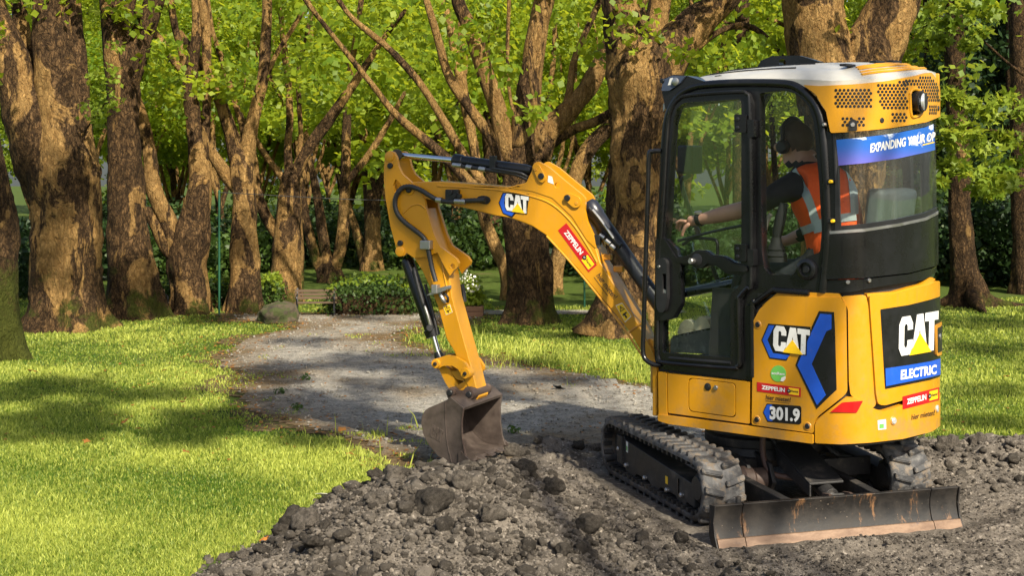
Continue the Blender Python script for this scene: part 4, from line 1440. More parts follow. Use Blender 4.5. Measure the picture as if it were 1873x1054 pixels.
g1 = grass('grass', 285000, -110, 900, 548, 1075, 0.012, 0.036, 2.3, 0, None, 1)
g2 = grass('grass', 120000, 1240, 2350, 545, 810, 0.012, 0.038, 2.2, 0.0, None, 2)
g3 = grass('grass', 60000, 700, 1240, 560, 760, 0.012, 0.038, 2.2, 0.0, None, 3)
g4 = grass('tall_grass', 6000, 740, 1240, 600, 705, 0.05, 0.13, 1.5, 0.4, None, 4, lambda x, y: np.clip(0.9 - poly_dist(x, y, PATH_G) / 1.3, 0, 1))
g5 = grass('tall_grass', 130, 560, 790, 740, 860, 0.06, 0.17, 2.0, 0.3, None, 5)
for o, tx in ((g1, 'sunlit and shaded lawn grass on the near side, left of the gravel path'), (g2, 'lawn grass at the foot of the rooted trunk, right of the excavator'), (g3, 'lawn grass around the massive tree, between path and boom'),
              (g4, 'pale seeding tall grass along the far edge of the path'), (g5, 'straggling tall tufts at the path edge near the bucket')):
    o['label'] = tx


# ---- fallen leaves and a pale scrap on the lawn
def fallen(px, py, size, mat, label, cat='leaf', group='brown leaves fallen on the lawn', name='fallen_leaf', seed=0):
    g = on_ground(px, py)
    r = np.random.default_rng(seed)
    n = 9
    th = np.linspace(0, 2 * math.pi, n, endpoint=False)
    rr = size * (0.55 + 0.45 * np.cos(th * 2.5) ** 2) * r.uniform(0.8, 1.15, n)
    V = [[0, 0, 0.2 * size]] + [[rr[i] * math.cos(th[i]), rr[i] * math.sin(th[i]) * 0.8, size * 0.35 * r.uniform(-0.2, 1)] for i in range(n)]
    V = np.array(V)
    lo = V.copy()
    lo[:, 2] -= 0.0015
    F = [(0, i + 1, (i + 1) % n + 1) for i in range(n)]
    F2 = [tuple(np.array(f)[::-1] + n + 1) for f in F]
    S = [(i + 1, i + 1 + n + 1, (i + 1) % n + 1 + n + 1, (i + 1) % n + 1) for i in range(n)]
    me = bpy.data.meshes.new(name)
    me.from_pydata(np.concatenate([V, lo]), [], F + F2 + S)
    a = me.attributes.new('rnd', 'FLOAT', 'POINT')
    a.data.foreach_set('value', np.full(len(me.vertices), r.uniform(0, 1), np.float32))
    me.materials.append(mat)
    zz = 0.05 if not in_poly(np.array([g[0]]), np.array([g[1]]), DIRT_G)[0] else float(dirt_h(np.array([g[0]]), np.array([g[1]]))[0]) + 0.02
    if in_poly(np.array([g[0]]), np.array([g[1]]), PATH_G)[0]:
        zz = 0.02
    o = link(name, me, None, (g[0], g[1], zz))
    o.rotation_euler = (r.uniform(-0.4, 0.4), r.uniform(-0.4, 0.4), r.uniform(0, 6))
    return tag(o, label, cat, group)


for k, (px, py, s) in enumerate([(228, 785, 0.05), (253, 798, 0.05), (158, 822, 0.045), (335, 748, 0.04), (340, 842, 0.04), (300, 690, 0.06), (60, 690, 0.07),
                                 (625, 800, 0.06), (720, 800, 0.06), (520, 770, 0.05), (590, 728, 0.05), (920, 657, 0.06), (1004, 655, 0.05), (1840, 700, 0.05), (640, 846, 0.05)]):
    fallen(px, py, s * 0.75, M['dead_leaf'], 'dry brown leaf fallen on the grass and path', seed=k)
rl = np.random.default_rng(88)
lx, ly_ = rl.uniform(-4.5, 4.5, 60000), rl.uniform(8.5, 18.5, 60000)
pdl = poly_dist(lx, ly_, PATH_G)
kl = (rl.uniform(0, 1, 60000) < 0.35 * np.exp(-pdl / 0.3) + 0.012) & ~in_poly(lx, ly_, DIRT_G)
PL = np.stack([lx[kl], ly_[kl], np.full(kl.sum(), 0.016)], 1)
V, F, av = leaf_arrays(PL, 0.03, 2.0, 1, 12)
o = np_mesh('leaf_litter', V, F, M['dead_leaf'], None, False, av)
tag(o, 'brown leaf litter strewn along the path edges', 'litter', None, 'stuff')
kp = (rl.uniform(0, 1, 60000) < 0.16) & in_poly(lx, ly_, PATH_G)
V, F, n0 = [], [], 0
for x, y in zip(lx[kp], ly_[kp]):
    bb, ff = BALL1[int(x * 1000) % 10]
    r_ = 0.006 + 0.012 * random.random() ** 3
    V.append(bb * r_ + [x, y, 0.010 + r_ * 0.3])
    F.append(ff + n0)
    n0 += len(bb)
if V:
    o = np_mesh('path_gravel', np.concatenate(V), np.concatenate(F), M['path'], None, True)
    tag(o, 'loose pebbles lying on the gravel path', 'gravel', None, 'stuff')
fallen(484, 1002, 0.045, simple('orange_leaf', (0.42, 0.15, 0.02), 0.6), 'orange leaf caught at the foot of the dirt heap', group=None, seed=71)
fallen(598, 918, 0.085, simple('pale_leaf', (0.62, 0.62, 0.52), 0.6), 'large pale leaf lying on the sunny grass behind the dark clods', group=None, seed=72)
fallen(1020, 714, 0.07, simple('black_scrap', (0.02, 0.02, 0.018), 0.7), 'small black scrap lying on the gravel path', 'debris', None, 'dark_scrap', 73)
for k, (px, py) in enumerate([(512, 716), (545, 744), (940, 787), (560, 690)]):
    C = np.array([on_ground(px, py, 0.03)])
    t = thing('path_weed', 'small green weed sprouting in the gravel of the path', 'weed', tuple(on_ground(px, py)), 'weeds in the path')
    leaves('foliage', t, clump_points(C, [0.06], 46, k), 0.028, M['leaf_hedge'], 0.1, seed=k)
# ================================================================== THE EXCAVATOR
A42 = math.radians(42)
FWD = np.array([-math.cos(A42), math.sin(A42), 0.0])
LFT = np.array([-math.sin(A42), -math.cos(A42), 0.0])
UP = np.array([0, 0, 1.0])
S0 = np.array([1.39, 8.10, 0.0])


def U(x, y, z):
    return S0 + FWD * x + LFT * y + UP * z


def K(t, l, z):
    return np.array([K0[0] + KT[0] * t + KL[0] * l, K0[1] + KT[1] * t + KL[1] * l, z])


KT3, KL3 = np.array([*KT, 0]), np.array([*KL, 0])
exc = thing('excavator', 'yellow and black tracked mini excavator digging beside the park path', 'excavator', tuple(S0))


# ---- surfaces on which the photo's outlines are laid
class Plan:
    """vertical wall over a plan curve: left side straight, rounded corner, tail arc about the swing axis, right side"""

    def __init__(self, hw, R, r, xf):
        cx = -math.sqrt((R - r) ** 2 - (hw - r) ** 2)
        pts, nrm = [], []
        for x in np.linspace(xf, cx, 40):
            pts.append((x, hw))
            nrm.append((0, 1))
        a1 = math.atan2(hw - r, cx)
        for a in np.linspace(math.pi / 2, a1, 12)[1:]:
            pts.append((cx + r * math.cos(a), hw - r + r * math.sin(a)))
            nrm.append((math.cos(a), math.sin(a)))
        for a in np.linspace(a1, 2 * math.pi - a1, 60)[1:]:
            pts.append((R * math.cos(a), R * math.sin(a)))
            nrm.append((math.cos(a), math.sin(a)))
        for a in np.linspace(2 * math.pi - a1, 1.5 * math.pi, 12)[1:]:
            pts.append((cx + r * math.cos(a), -(hw - r) + r * math.sin(a)))
            nrm.append((math.cos(a), math.sin(a)))
        for x in np.linspace(cx, xf, 40)[1:]:
            pts.append((x, -hw))
            nrm.append((0, -1))
        self.p, self.n = np.array(pts), np.array(nrm)
        self.W = np.array([U(x, y, 0)[:2] for x, y in self.p])
        self.px = CX + self.W[:, 0] / self.W[:, 1] * FPX
        self.imax = int(np.argmax(self.px))
        self.pmax = float(self.px[self.imax])

    def hit(self, px, py):
        px = min(px, self.pmax - 1e-3)
        i = 0
        if px <= self.px[0]:
            i = 0
        else:
            for i in range(self.imax):
                if self.px[i] <= px <= self.px[i + 1]:
                    break
        a, b = self.W[i], self.W[i + 1]
        u = (px - CX) / FPX
        den = (b[0] - a[0]) - u * (b[1] - a[1])
        t = (u * a[1] - a[0]) / den
        q = a + (b - a) * t
        tt = min(max(t, 0), 1)
        n2 = self.n[i] * (1 - tt) + self.n[i + 1] * tt
        n2 = n2 / np.linalg.norm(n2)
        z = CAMH + (HY - py) / FPX * q[1]
        return np.array([q[0], q[1], z]), FWD * n2[0] + LFT * n2[1]

    def band(self, i0, i1, zlo, zhi, off, th, step=1):
        """wall strip between curve indices; zlo / zhi are functions of plan (x, y)"""
        idx = list(range(i0, i1 + 1, step))
        if idx[-1] != i1:
            idx.append(i1)
        V, F = [], []
        for i in idx:
            x, y = self.p[i]
            n = FWD * self.n[i][0] + LFT * self.n[i][1]
            for o in (off, off - th):
                V.append(U(x, y, zlo(x, y)) + n * o)
                V.append(U(x, y, zhi(x, y)) + n * o)
        for k in range(len(idx) - 1):
            a, b = 4 * k, 4 * (k + 1)
            F += [(a, b, b + 1, a + 1), (a + 2, a + 3, b + 3, b + 2), (a + 1, b + 1, b + 3, a + 3), (a, a + 2, b + 2, b)]
        F += [(0, 1, 3, 2), (4 * len(idx) - 4, 4 * len(idx) - 2, 4 * len(idx) - 1, 4 * len(idx) - 3)]
        return V, F


class Flat:
    def __init__(self, p0, n):
        self.p0, self.n = np.asarray(p0, float), np.asarray(n, float) / np.linalg.norm(n)

    def hit(self, px, py):
        r = ray(px, py)
        t = np.dot(self.n, self.p0 - CAM) / np.dot(self.n, r)
        return CAM + r * t, self.n


BODY = Plan(0.50, 1.0, 0.20, 0.34)
SIDE = Flat(U(0, 0.50, 0), LFT)
AB = math.radians(24)
BOOMDIR = np.array([-math.cos(AB), math.sin(AB), 0])
BN = np.array([-math.sin(AB), -math.cos(AB), 0])            # boom side towards the photographer
BP0 = np.array([0.8166, 8.36, 0])


def boomflat(off):
    return Flat(BP0 + BN * off, BN)


def B(px, py, off):
    return boomflat(off).hit(px, py)[0]


def fillet(pts, r, seg=4, skip=()):
    out = []
    n = len(pts)
    for i in range(n):
        p, a, b = np.array(pts[i], float), np.array(pts[i - 1], float), np.array(pts[(i + 1) % n], float)
        rr = r[i] if isinstance(r, (list, tuple)) else r
        if i in skip or rr <= 0:
            out.append(tuple(p))
            continue
        u, v = a - p, b - p
        lu, lv = np.linalg.norm(u), np.linalg.norm(v)
        c = min(rr, lu * 0.45, lv * 0.45)
        q0, q1 = p + u / lu * c, p + v / lv * c
        for k in range(seg + 1):
            t = k / seg
            out.append(tuple((1 - t) ** 2 * q0 + 2 * t * (1 - t) * p + t * t * q1))
    return out


def plate_arrays(pts, holes, surf, off, th, step, clampx=True):
    loops = [[Vector((p[0], p[1], 0)) for p in pts]] + [[Vector((p[0], p[1], 0)) for p in h] for h in holes]
    tris = tessellate_polygon(loops)
    flat = [v for lp in loops for v in lp]
    bm = bmesh.new()
    vs = [bm.verts.new(v) for v in flat]
    for t in tris:
        try:
            bm.faces.new([vs[i] for i in t])
        except ValueError:
            pass
    if step:
        xs = [v.x for v in flat]
        x = math.floor(min(xs) / step) * step + step
        while x < max(xs):
            bmesh.ops.bisect_plane(bm, geom=bm.verts[:] + bm.edges[:] + bm.faces[:], plane_co=(x + 0.013, 0, 0), plane_no=(1, 0, 0))
            x += step
    else:
        bmesh.ops.dissolve_limit(bm, angle_limit=0.01, verts=bm.verts[:], edges=bm.edges[:])
        bmesh.ops.triangulate(bm, faces=[f for f in bm.faces if len(f.verts) > 4])
    bm.verts.index_update()
    bm.verts.ensure_lookup_table()
    P2 = [(v.co.x, v.co.y) for v in bm.verts]
    n = len(P2)
    hits = [surf.hit(*p) for p in P2]
    V = [h[0] + h[1] * off for h in hits] + [h[0] + h[1] * (off - th) for h in hits]
    F = []
    for f in bm.faces:
        ids = [v.index for v in f.verts]
        F.append(ids)
        F.append([i + n for i in ids[::-1]])
    for e in bm.edges:
        if len(e.link_faces) == 1:
            a, b = e.verts[0].index, e.verts[1].index
            F.append((a, b, b + n, a + n))
    bm.free()
    return V, F


def plate(name, pts, mat, parent, surf=SIDE, off=0.0, th=0.02, holes=(), step=None, bevel=0.004, label=None, mb=None):
    if step is None:
        step = 7 if isinstance(surf, Plan) else 0
    V, F = plate_arrays(pts, holes, surf, off, th, step)
    if mb is not None:
        return mb.add(V, F)
    return MB().add(V, F).build(name, mat, parent, bevel, label=label)


def disc(surf, px, py, r, off, th, n=24):
    p, nn = surf.hit(px, py)
    return (p + nn * (off - th), p + nn * off, r)


def stud(name, surf, px, py, r, mat, parent, off=0.01, th=0.02, prof=None):
    p, nn = surf.hit(px, py)
    return MB().lathe(p + nn * (off - th), p + nn * off, prof or [(0, r), (0.85, r), (1, r * 0.8)], 20).build(name, mat, parent)


# ---- lettering
GL = {
    'C': [(1, .64), (1, .8), (.8, 1), (.2, 1), (0, .8), (0, .2), (.2, 0), (.8, 0), (1, .2), (1, .38), (.62, .38), (.62, .26), (.56, .2), (.44, .2), (.38, .26), (.38, .74), (.44, .8), (.56, .8), (.62, .74), (.62, .64)],
    'A': [(0, 0), (.30, 1), (.70, 1), (1, 0), (.68, 0), (.5, .66), (.32, 0)],
    'T': [(0, 1), (1, 1), (1, .78), (.69, .78), (.69, 0), (.31, 0), (.31, .78), (0, .78)],
}


class Tri:
    """frame in photo pixels: bottom-left corner, full-width vector, full-height vector"""

    def __init__(self, o, ex, ey):
        self.o, self.ex, self.ey = map(lambda v: np.array(v, float), (o, ex, ey))

    def __call__(self, u, v):
        return tuple(self.o + self.ex * u + self.ey * v)


def logo_cat(parent, surf, fr, off, outline=True, grow=0.0):
    """the three block letters with the triangle; fr spans the three letters"""
    ml = MB()
    for ch, u0, u1 in (('C', 0.0, 0.35), ('A', 0.33, 0.73), ('T', 0.66, 1.0)):
        plate('x', [fr(u0 + (u1 - u0) * a, b) for a, b in GL[ch]], None, None, surf, off, 0.0012, mb=ml)
    if outline:
        mo = MB()
        for ch, u0, u1 in (('C', -0.02, 0.37), ('A', 0.31, 0.75), ('T', 0.64, 1.02)):
            plate('x', [fr(u0 + (u1 - u0) * a, -0.03 + 1.06 * b) for a, b in ([(0, .2), (.2, 0), (1, 0), (1, 1), (.2, 1), (0, .8)] if ch == 'C' else ([(0, 0), (.28, 1), (.72, 1), (1, 0)] if ch == 'A' else [(0, 1), (1, 1), (1, .75), (.76, .75), (.76, 0), (.24, 0), (.24, .75), (0, .75)]))],
                  None, None, surf, off - 0.0012 - 0.0002 * u0, 0.0008, mb=mo)
        mo.build('letter_outline', M['decal_black'], parent, smooth=False)
    ml.build('lettering', M['white'], parent, smooth=False)
    plate('logo_triangle', [fr(0.27, -0.02), fr(0.53, 0.52), fr(0.83, -0.02)], M['decal_yellow'], parent, surf, off + 0.0014, 0.001, bevel=0)


def text(parent, surf, fr, s, mat, off, bold=0.02, shear=0.0, name='lettering', th=0.001):
    """a word in the built-in font, stretched to fill the frame"""
    cu = bpy.data.curves.new('lettering', 'FONT')
    cu.body = s
    cu.offset = bold
    cu.shear = shear
    cu.resolution_u = 3
    ob = bpy.data.objects.new('lettering', cu)
    COL.objects.link(ob)
    bpy.context.view_layer.update()
    me = ob.evaluated_get(bpy.context.evaluated_depsgraph_get()).to_mesh()
    V = np.array([v.co[:2] for v in me.vertices])
    F = [tuple(p.vertices) for p in me.polygons]
    ob.to_mesh_clear()
    bpy.data.objects.remove(ob)
    bpy.data.curves.remove(cu)
    lo, hi = V.min(0), V.max(0)
    V = (V - lo) / (hi - lo)
    W = []
    for u, v in V:
        p, n = surf.hit(*fr(u, v))
        W.append(p + n * off)
    return MB().add(W, F).build(name, mat, parent, smooth=False, recalc=False)


def quad(fr):
    return [fr(0, 0), fr(1, 0), fr(1, 1), fr(0, 1)]


def decal(name, pts, mat, parent, surf, off, label=None):
    return plate(name, pts, mat, parent, surf, off, 0.0012, bevel=0, label=label)


# ------------------------------------------------------------------ undercarriage
def stadium(s, half, r):
    """point and outward normal on the belt loop in the (t, z) plane, s in 0..1"""
    per = 4 * half + 2 * math.pi * r
    q = (s % 1.0) * per
    if q < 2 * half:
        return (-half + q, r), (0, 1)
    q -= 2 * half
    if q < math.pi * r:
        a = math.pi / 2 - q / r
        return (half + r * math.cos(a), r * math.sin(a)), (math.cos(a), math.sin(a))
    q -= math.pi * r
    if q < 2 * half:
        return (half - q, -r), (0, -1)
    q -= 2 * half
    a = -math.pi / 2 - q / r
    return (-half + r * math.cos(a), r * math.sin(a)), (math.cos(a), math.sin(a))


TW, TR, TH, TC = 0.235, 0.158, 0.57, 0.187


def wedge_mesh():
    """one moulded tread bar, skewed, in (lateral, along, out) coordinates"""
    V = []
    for (l, a0, a1) in ((0.0, 0.008, 0.046), (0.045, -0.004, 0.036), (0.106, -0.022, 0.018)):
        for (h, ins) in ((-0.012, 0.0), (0.026, 0.006)):
            V += [(l, a0 + ins, h), (l, a1 - ins, h)]
    F = []
    for k in range(2):
        a, b = 4 * k, 4 * (k + 1)
        F += [(a, b, b + 2, a + 2), (a + 1, a + 3, b + 3, b + 1), (a + 2, b + 2, b + 3, a + 3), (a, a + 1, b + 1, b)]
    F += [(0, 2, 3, 1), (8, 9, 11, 10)]
    return V, F


LUGV, LUGF = wedge_mesh()
LUGME = {}
for sd in (-1, 1):
    me = bpy.data.meshes.new('track_lug')
    me.from_pydata([(l * sd, a, h) for l, a, h in LUGV], [], [f if sd > 0 else f[::-1] for f in LUGF])
    bm = bmesh.new()
    bm.from_mesh(me)
    bmesh.ops.recalc_face_normals(bm, faces=bm.faces)
    bmesh.ops.bevel(bm, geom=[e for e in bm.edges if e.calc_face_angle(0) > 0.6], offset=0.004, segments=2, affect='EDGES')
    bm.to_mesh(me)
    bm.free()
    me.polygons.foreach_set('use_smooth', [True] * len(me.polygons))
    me.set_sharp_from_angle(angle=math.radians(50))
    me.materials.append(M['rubber'])
    LUGME[sd] = me


def make_track(l0, sgn, full):
    """l0 lateral centre; sgn -1 when the outer face looks to -l"""
    n = 150
    mb = MB()
    prof = [(-TW / 2, -0.004), (-TW / 2 + 0.012, 0.008), (-0.02, 0.006), (0.02, 0.006), (TW / 2 - 0.012, 0.008), (TW / 2, -0.004), (TW / 2, -0.022), (-TW / 2, -0.022)]
    V, F = [], []
    m = len(prof)
    for i in range(n):
        (t, z), (nt, nz) = stadium(i / n, TH, TR)
        sag = 0.0
        for (l, h) in prof:
            V.append(K(t + nt * h, l0 + l, TC + z + nz * h + sag))
    for i in range(n):
        j = (i + 1) % n
        for k in range(m):
            k2 = (k + 1) % m
            F.append((i * m + k, i * m + k2, j * m + k2, j * m + k))
    mb.add(V, F)
    trk = mb.build('track', M['rubber'], exc, angle=50)
    per = 4 * TH + 2 * math.pi * TR
    cnt = 36
    for i in range(cnt):
        for sd in (-1, 1):
            s = (i + (0.5 if sd > 0 else 0)) / cnt
            (t, z), (nt, nz) = stadium(s, TH, TR)
            o = link('track_lug', LUGME[sd], trk)
            p = K(t, l0 + sd * 0.006, TC + z) - S0
            tang = KT3 * nz - UP * nt
            out = KT3 * nt + UP * nz
            mt = Matrix(((KL3[0], tang[0], out[0], p[0]), (KL3[1], tang[1], out[1], p[1]), (KL3[2], tang[2], out[2], p[2]), (0, 0, 0, 1)))
            o.matrix_local = mt
    # drive teeth on the inside of the belt
    tm = MB()
    for i in range(52):
        (t, z), (nt, nz) = stadium(i / 52, TH, TR)
        tang = KT3 * nz - UP * nt
        out = KT3 * nt + UP * nz
        for ll in (-0.085, 0.085):
            tm.box(K(t, l0 + ll, TC + z) - out * 0.032, (tang, KL3, out), (0.012, 0.025, 0.012))
    tm.build('drive_tooth', M['undercarriage'], trk, angle=40)['kind'] = 'stuff'
    # side frame between the wheels
    lo = l0 + sgn * (TW / 2 - 0.035)
    pts = [(-0.53, 0.105), (-0.505, 0.27), (-0.44, 0.275), (-0.41, 0.255), (0.5, 0.20), (0.54, 0.17), (0.545, 0.075), (0.45, 0.085), (0.43, 0.062), (0.33, 0.062), (0.3, 0.088), (0.1, 0.088), (0.07, 0.062), (-0.03, 0.062),
           (-0.06, 0.088), (-0.25, 0.088), (-0.28, 0.062), (-0.4, 0.062), (-0.43, 0.09)]
    fr = MB().prism([K(t, lo, z) for t, z in pts], KL3 * (-sgn) * 0.13).build('track_frame', M['undercarriage'], exc, 0.006)
    MB().beam(K(-0.475, lo + sgn * 0.006, 0.11), K(-0.475, lo + sgn * 0.006, 0.272), 0.02, 0.075, KT3).build('guard_plate', M['undercarriage'], fr, 0.005)
    if full:
        for t, z in ((-0.38, 0.115), (-0.1, 0.1), (0.21, 0.1), (0.40, 0.115), (-0.497, 0.19)):
            MB().lathe(K(t, lo, z), K(t, lo + sgn * 0.022, z), [(0, 0.014), (0.7, 0.014), (1, 0.009)], 10).build('bolt', M['steel'], fr)
        decal_k(fr, lo + sgn * 0.002, [(-0.40, 0.19), (-0.372, 0.188), (-0.372, 0.25), (-0.40, 0.252)], 'white', 'sticker')
        decal_k(fr, lo + sgn * 0.0035, [(-0.395, 0.20), (-0.377, 0.199), (-0.377, 0.225), (-0.395, 0.226)], 'green', 'sticker')
        decal_k(fr, lo + sgn * 0.002, [(0.17, 0.128), (0.203, 0.127), (0.203, 0.168), (0.17, 0.169)], 'decal_yellow', 'sticker')
        MB().beam(K(0.35, lo + sgn * 0.002, 0.1), K(0.35, lo + sgn * 0.002, 0.19), 0.012, 0.006, KT3).build('weld_seam', M['black'], fr)
    for t in (-0.335, 0.02, 0.38):
        MB().lathe(K(t, l0 - 0.07, 0.075), K(t, l0 + 0.07, 0.075), [(0, 0.03), (0.15, 0.042), (0.3, 0.042), (0.36, 0.03), (0.64, 0.03), (0.7, 0.042), (0.85, 0.042), (1, 0.03)], 16).build('roller', M['undercarriage'], fr)
    MB().lathe(K(-TH, l0 - 0.05, TC), K(-TH, l0 + 0.05, TC), [(0, 0.05), (0.1, 0.118), (0.35, 0.122), (0.4, 0.135), (0.6, 0.135), (0.65, 0.122), (0.9, 0.118), (1, 0.05)], 28).build('idler', M['undercarriage'], fr)
    sp = MB().lathe(K(TH, l0 - 0.085, TC), K(TH, l0 + 0.06, TC), [(0, 0.06), (0.2, 0.085), (0.7, 0.09), (0.75, 0.12), (1, 0.12)], 24)
    for i in range(13):
        a = 2 * math.pi * i / 13
        dv = KT3 * math.cos(a) + UP * math.sin(a)
        tv = -KT3 * math.sin(a) + UP * math.cos(a)
        sp.box(K(TH, l0, TC) + dv * 0.125, (dv, tv, KL3), (0.014, 0.014, 0.018))
    sp.build('sprocket', M['undercarriage'], fr)
    return trk


def decal_k(parent, l, tz, mat, name):
    pts = [K(t, l, z) for t, z in tz]
    return MB().prism(pts, KL3 * 0.001).build(name, M[mat], parent, smooth=False)


make_track(-0.667 + TW / 2, -1, True)
make_track(0.667 - TW / 2, 1, False)

ug = MB()
ug.lathe(K(0, 0, 0.235), K(0, 0, 0.30), [(0, 0.30), (1, 0.28)], 32)
ug.box(K(0, 0, 0.225), (KT3, KL3, UP), (0.27, 0.30, 0.03))
for sl in (-1, 1):
    for st_ in (-1, 1):
        ug.beam(K(st_ * 0.15, sl * 0.16, 0.22), K(st_ * 0.3, sl * 0.47, 0.17), 0.13, 0.09)
ug.build('undercarriage_frame', M['undercarriage'], exc, 0.008)
MB().lathe(U(0, 0, 0.30), U(0, 0, 0.455), [(0, 0.29), (0.3, 0.29), (0.35, 0.255), (1, 0.255)], 40).build('swing_pedestal', M['undercarriage'], exc, 0.004)
for sl, kk in ((-0.27, 0), (-0.14, 1)):
    MB().prism([K(0.25, sl, 0.29), K(0.42, sl, 0.255), K(0.47, sl, 0.16), K(0.43, sl, 0.10), K(0.37, sl, 0.12), K(0.3, sl, 0.2)], KL3 * 0.024).build('pivot_bracket', M['undercarriage'], exc, 0.004)
MB().lathe(K(0.40, -0.32, 0.17), K(0.40, -0.16, 0.17), [(0, 0.05), (0.2, 0.075), (0.5, 0.075), (0.6, 0.06), (1, 0.06)], 20).build('track_motor', M['rust_fitting'], exc)
MB().tube([K(0.2, -0.1, 0.42), K(0.33, -0.13, 0.40), K(0.36, -0.14, 0.28), K(0.42, -0.12, 0.2), K(0.5, -0.02, 0.185), K(0.56, 0.02, 0.185)], 0.016, 12, 6).build('hydraulic_pipe', M['rusty_pipe'], exc)
MB().tube([K(0.2, -0.06, 0.42), K(0.3, -0.05, 0.36), K(0.34, -0.02, 0.27), K(0.4, 0.0, 0.22)], 0.014, 12, 6).build('hydraulic_pipe', M['hose'], exc)
MB().tube([K(0.1, 0.22, 0.36), K(0.3, 0.24, 0.33), K(0.38, 0.3, 0.27), K(0.36, 0.4, 0.24)], 0.014, 10, 6).build('hydraulic_hose', M['hose'], exc)
MB().lathe(K(0.26, 0.12, 0.30), K(0.26, 0.3, 0.30), [(0, 0.03), (0.3, 0.045), (0.7, 0.045), (1, 0.03)], 14).build('swivel_joint', M['undercarriage'], exc)
MB().box(K(0.42, 0.28, 0.21), (KT3, KL3, UP), (0.012, 0.2, 0.05)).build('cross_member', M['undercarriage'], exc, 0.004)
# blade arms, cylinder and its cover
for sl, ta in ((-0.36, 0.30), (0.20, 0.30)):
    MB().beam(K(ta, sl, 0.185), K(0.97, sl + (0.10 if sl < 0 else 0.05), 0.115), 0.05, 0.10).build('blade_arm', M['undercarriage'], exc, 0.006)
MB().prism([K(0.36, -0.07, 0.335), K(0.36, 0.13, 0.335), K(0.74, 0.13, 0.20), K(0.74, -0.07, 0.20)], UP * 0.012).build('cylinder_guard', M['undercarriage'], exc, 0.004)
MB().prism([K(0.36, -0.07, 0.333), K(0.74, -0.07, 0.198), K(0.74, -0.07, 0.14), K(0.38, -0.07, 0.24)], KL3 * 0.01).build('cylinder_guard', M['undercarriage'], exc, 0.003)
MB().cyl(K(0.34, 0.035, 0.26), K(0.78, 0.035, 0.145), 0.042, n=20).build('blade_cylinder', M['undercarriage'], exc, 0.003)
MB().lathe(K(0.83, -0.005, 0.135), K(0.83, 0.075, 0.135), [(0, 0.036), (1, 0.036)], 20).cyl(K(0.76, 0.035, 0.15), K(0.85, 0.035, 0.13), 0.022).build('blade_cylinder_rod', M['steel'], exc, 0.003)
for sl in (-0.03, 0.09):
    MB().prism([K(0.79, sl, 0.17), K(0.86, sl, 0.18), K(0.99, sl, 0.16), K(0.99, sl, 0.08), K(0.8, sl, 0.09)], KL3 * 0.016).build('blade_lug', M['rust_fitting'], exc, 0.003)

# blade: curved mouldboard of three sections, worn edge below
PROF = [(1.035, 0.02), (1.012, 0.065), (1.0, 0.11), (1.0, 0.15), (1.008, 0.185), (1.018, 0.205), (0.99, 0.207), (0.975, 0.18), (0.972, 0.10), (0.985, 0.05), (1.005, 0.02)]
blade_root = MB()


def blade_sec(a, b, off=0.0):
    return MB().prism([K(t + off, a, z) for t, z in PROF], KL3 * (b - a))


bl = blade_sec(-0.585, 0.475).build('blade', M['blade'], exc, 0.004, angle=30)
for a, b in ((-0.735, -0.588), (0.478, 0.635)):
    blade_sec(a, b).build('blade_wing', M['blade'], bl, 0.004, angle=30)
for a, b in ((-0.735, -0.588), (-0.585, 0.475), (0.478, 0.635)):
    MB().prism([K(1.062, a, -0.012), K(1.033, a, 0.045), K(1.022, a, 0.045), K(1.022, a, -0.012)], KL3 * (b - a)).build('cutting_edge', M['edge'], bl, 0.003)
for a in (-0.745, 0.636):
    MB().prism([K(1.06, a, -0.012), K(1.02, a, 0.06), K(1.008, a, 0.12), K(1.024, a, 0.208), K(0.96, a, 0.2), K(0.955, a, 0.05), K(1.0, a, -0.01)], KL3 * 0.009).build('end_plate', M['blade'], bl, 0.003)
MB().cyl(K(0.985, -0.60, 0.2), K(0.985, -0.60, 0.235), 0.014, n=12).build('locking_pin', M['undercarriage'], bl, 0.002)

# ------------------------------------------------------------------ upper body
Y, YW = M['yellow'], M['yellow_worn']
nB = len(BODY.p)
core = MB()
V, F = [], []
lowc, hi = 0.452, 1.20
for i in range(nB):
    x, y = BODY.p[i]
    n = FWD * BODY.n[i][0] + LFT * BODY.n[i][1]
    hz = hi if x < -0.02 else 0.76
    for z in (lowc, hz):
        V.append(U(x, y, z) - n * 0.03)
F = [(2 * i, 2 * ((i + 1) % nB), 2 * ((i + 1) % nB) + 1, 2 * i + 1) for i in range(nB)]
F.append(tuple(2 * i for i in range(nB)))
V2 = [U(0.31, 0.47, 0.452), U(0.31, -0.47, 0.452), U(0.31, -0.47, 0.75), U(0.31, 0.47, 0.75)]
core.add(V, F)
core.build('body_core', M['dark'], exc, smooth=False)
MB().prism([U(x, y, 0.442) for x, y in [tuple(p * 0.985) for p in BODY.p[::3]]], UP * 0.012).build('belly_plate', M['undercarriage'], exc)

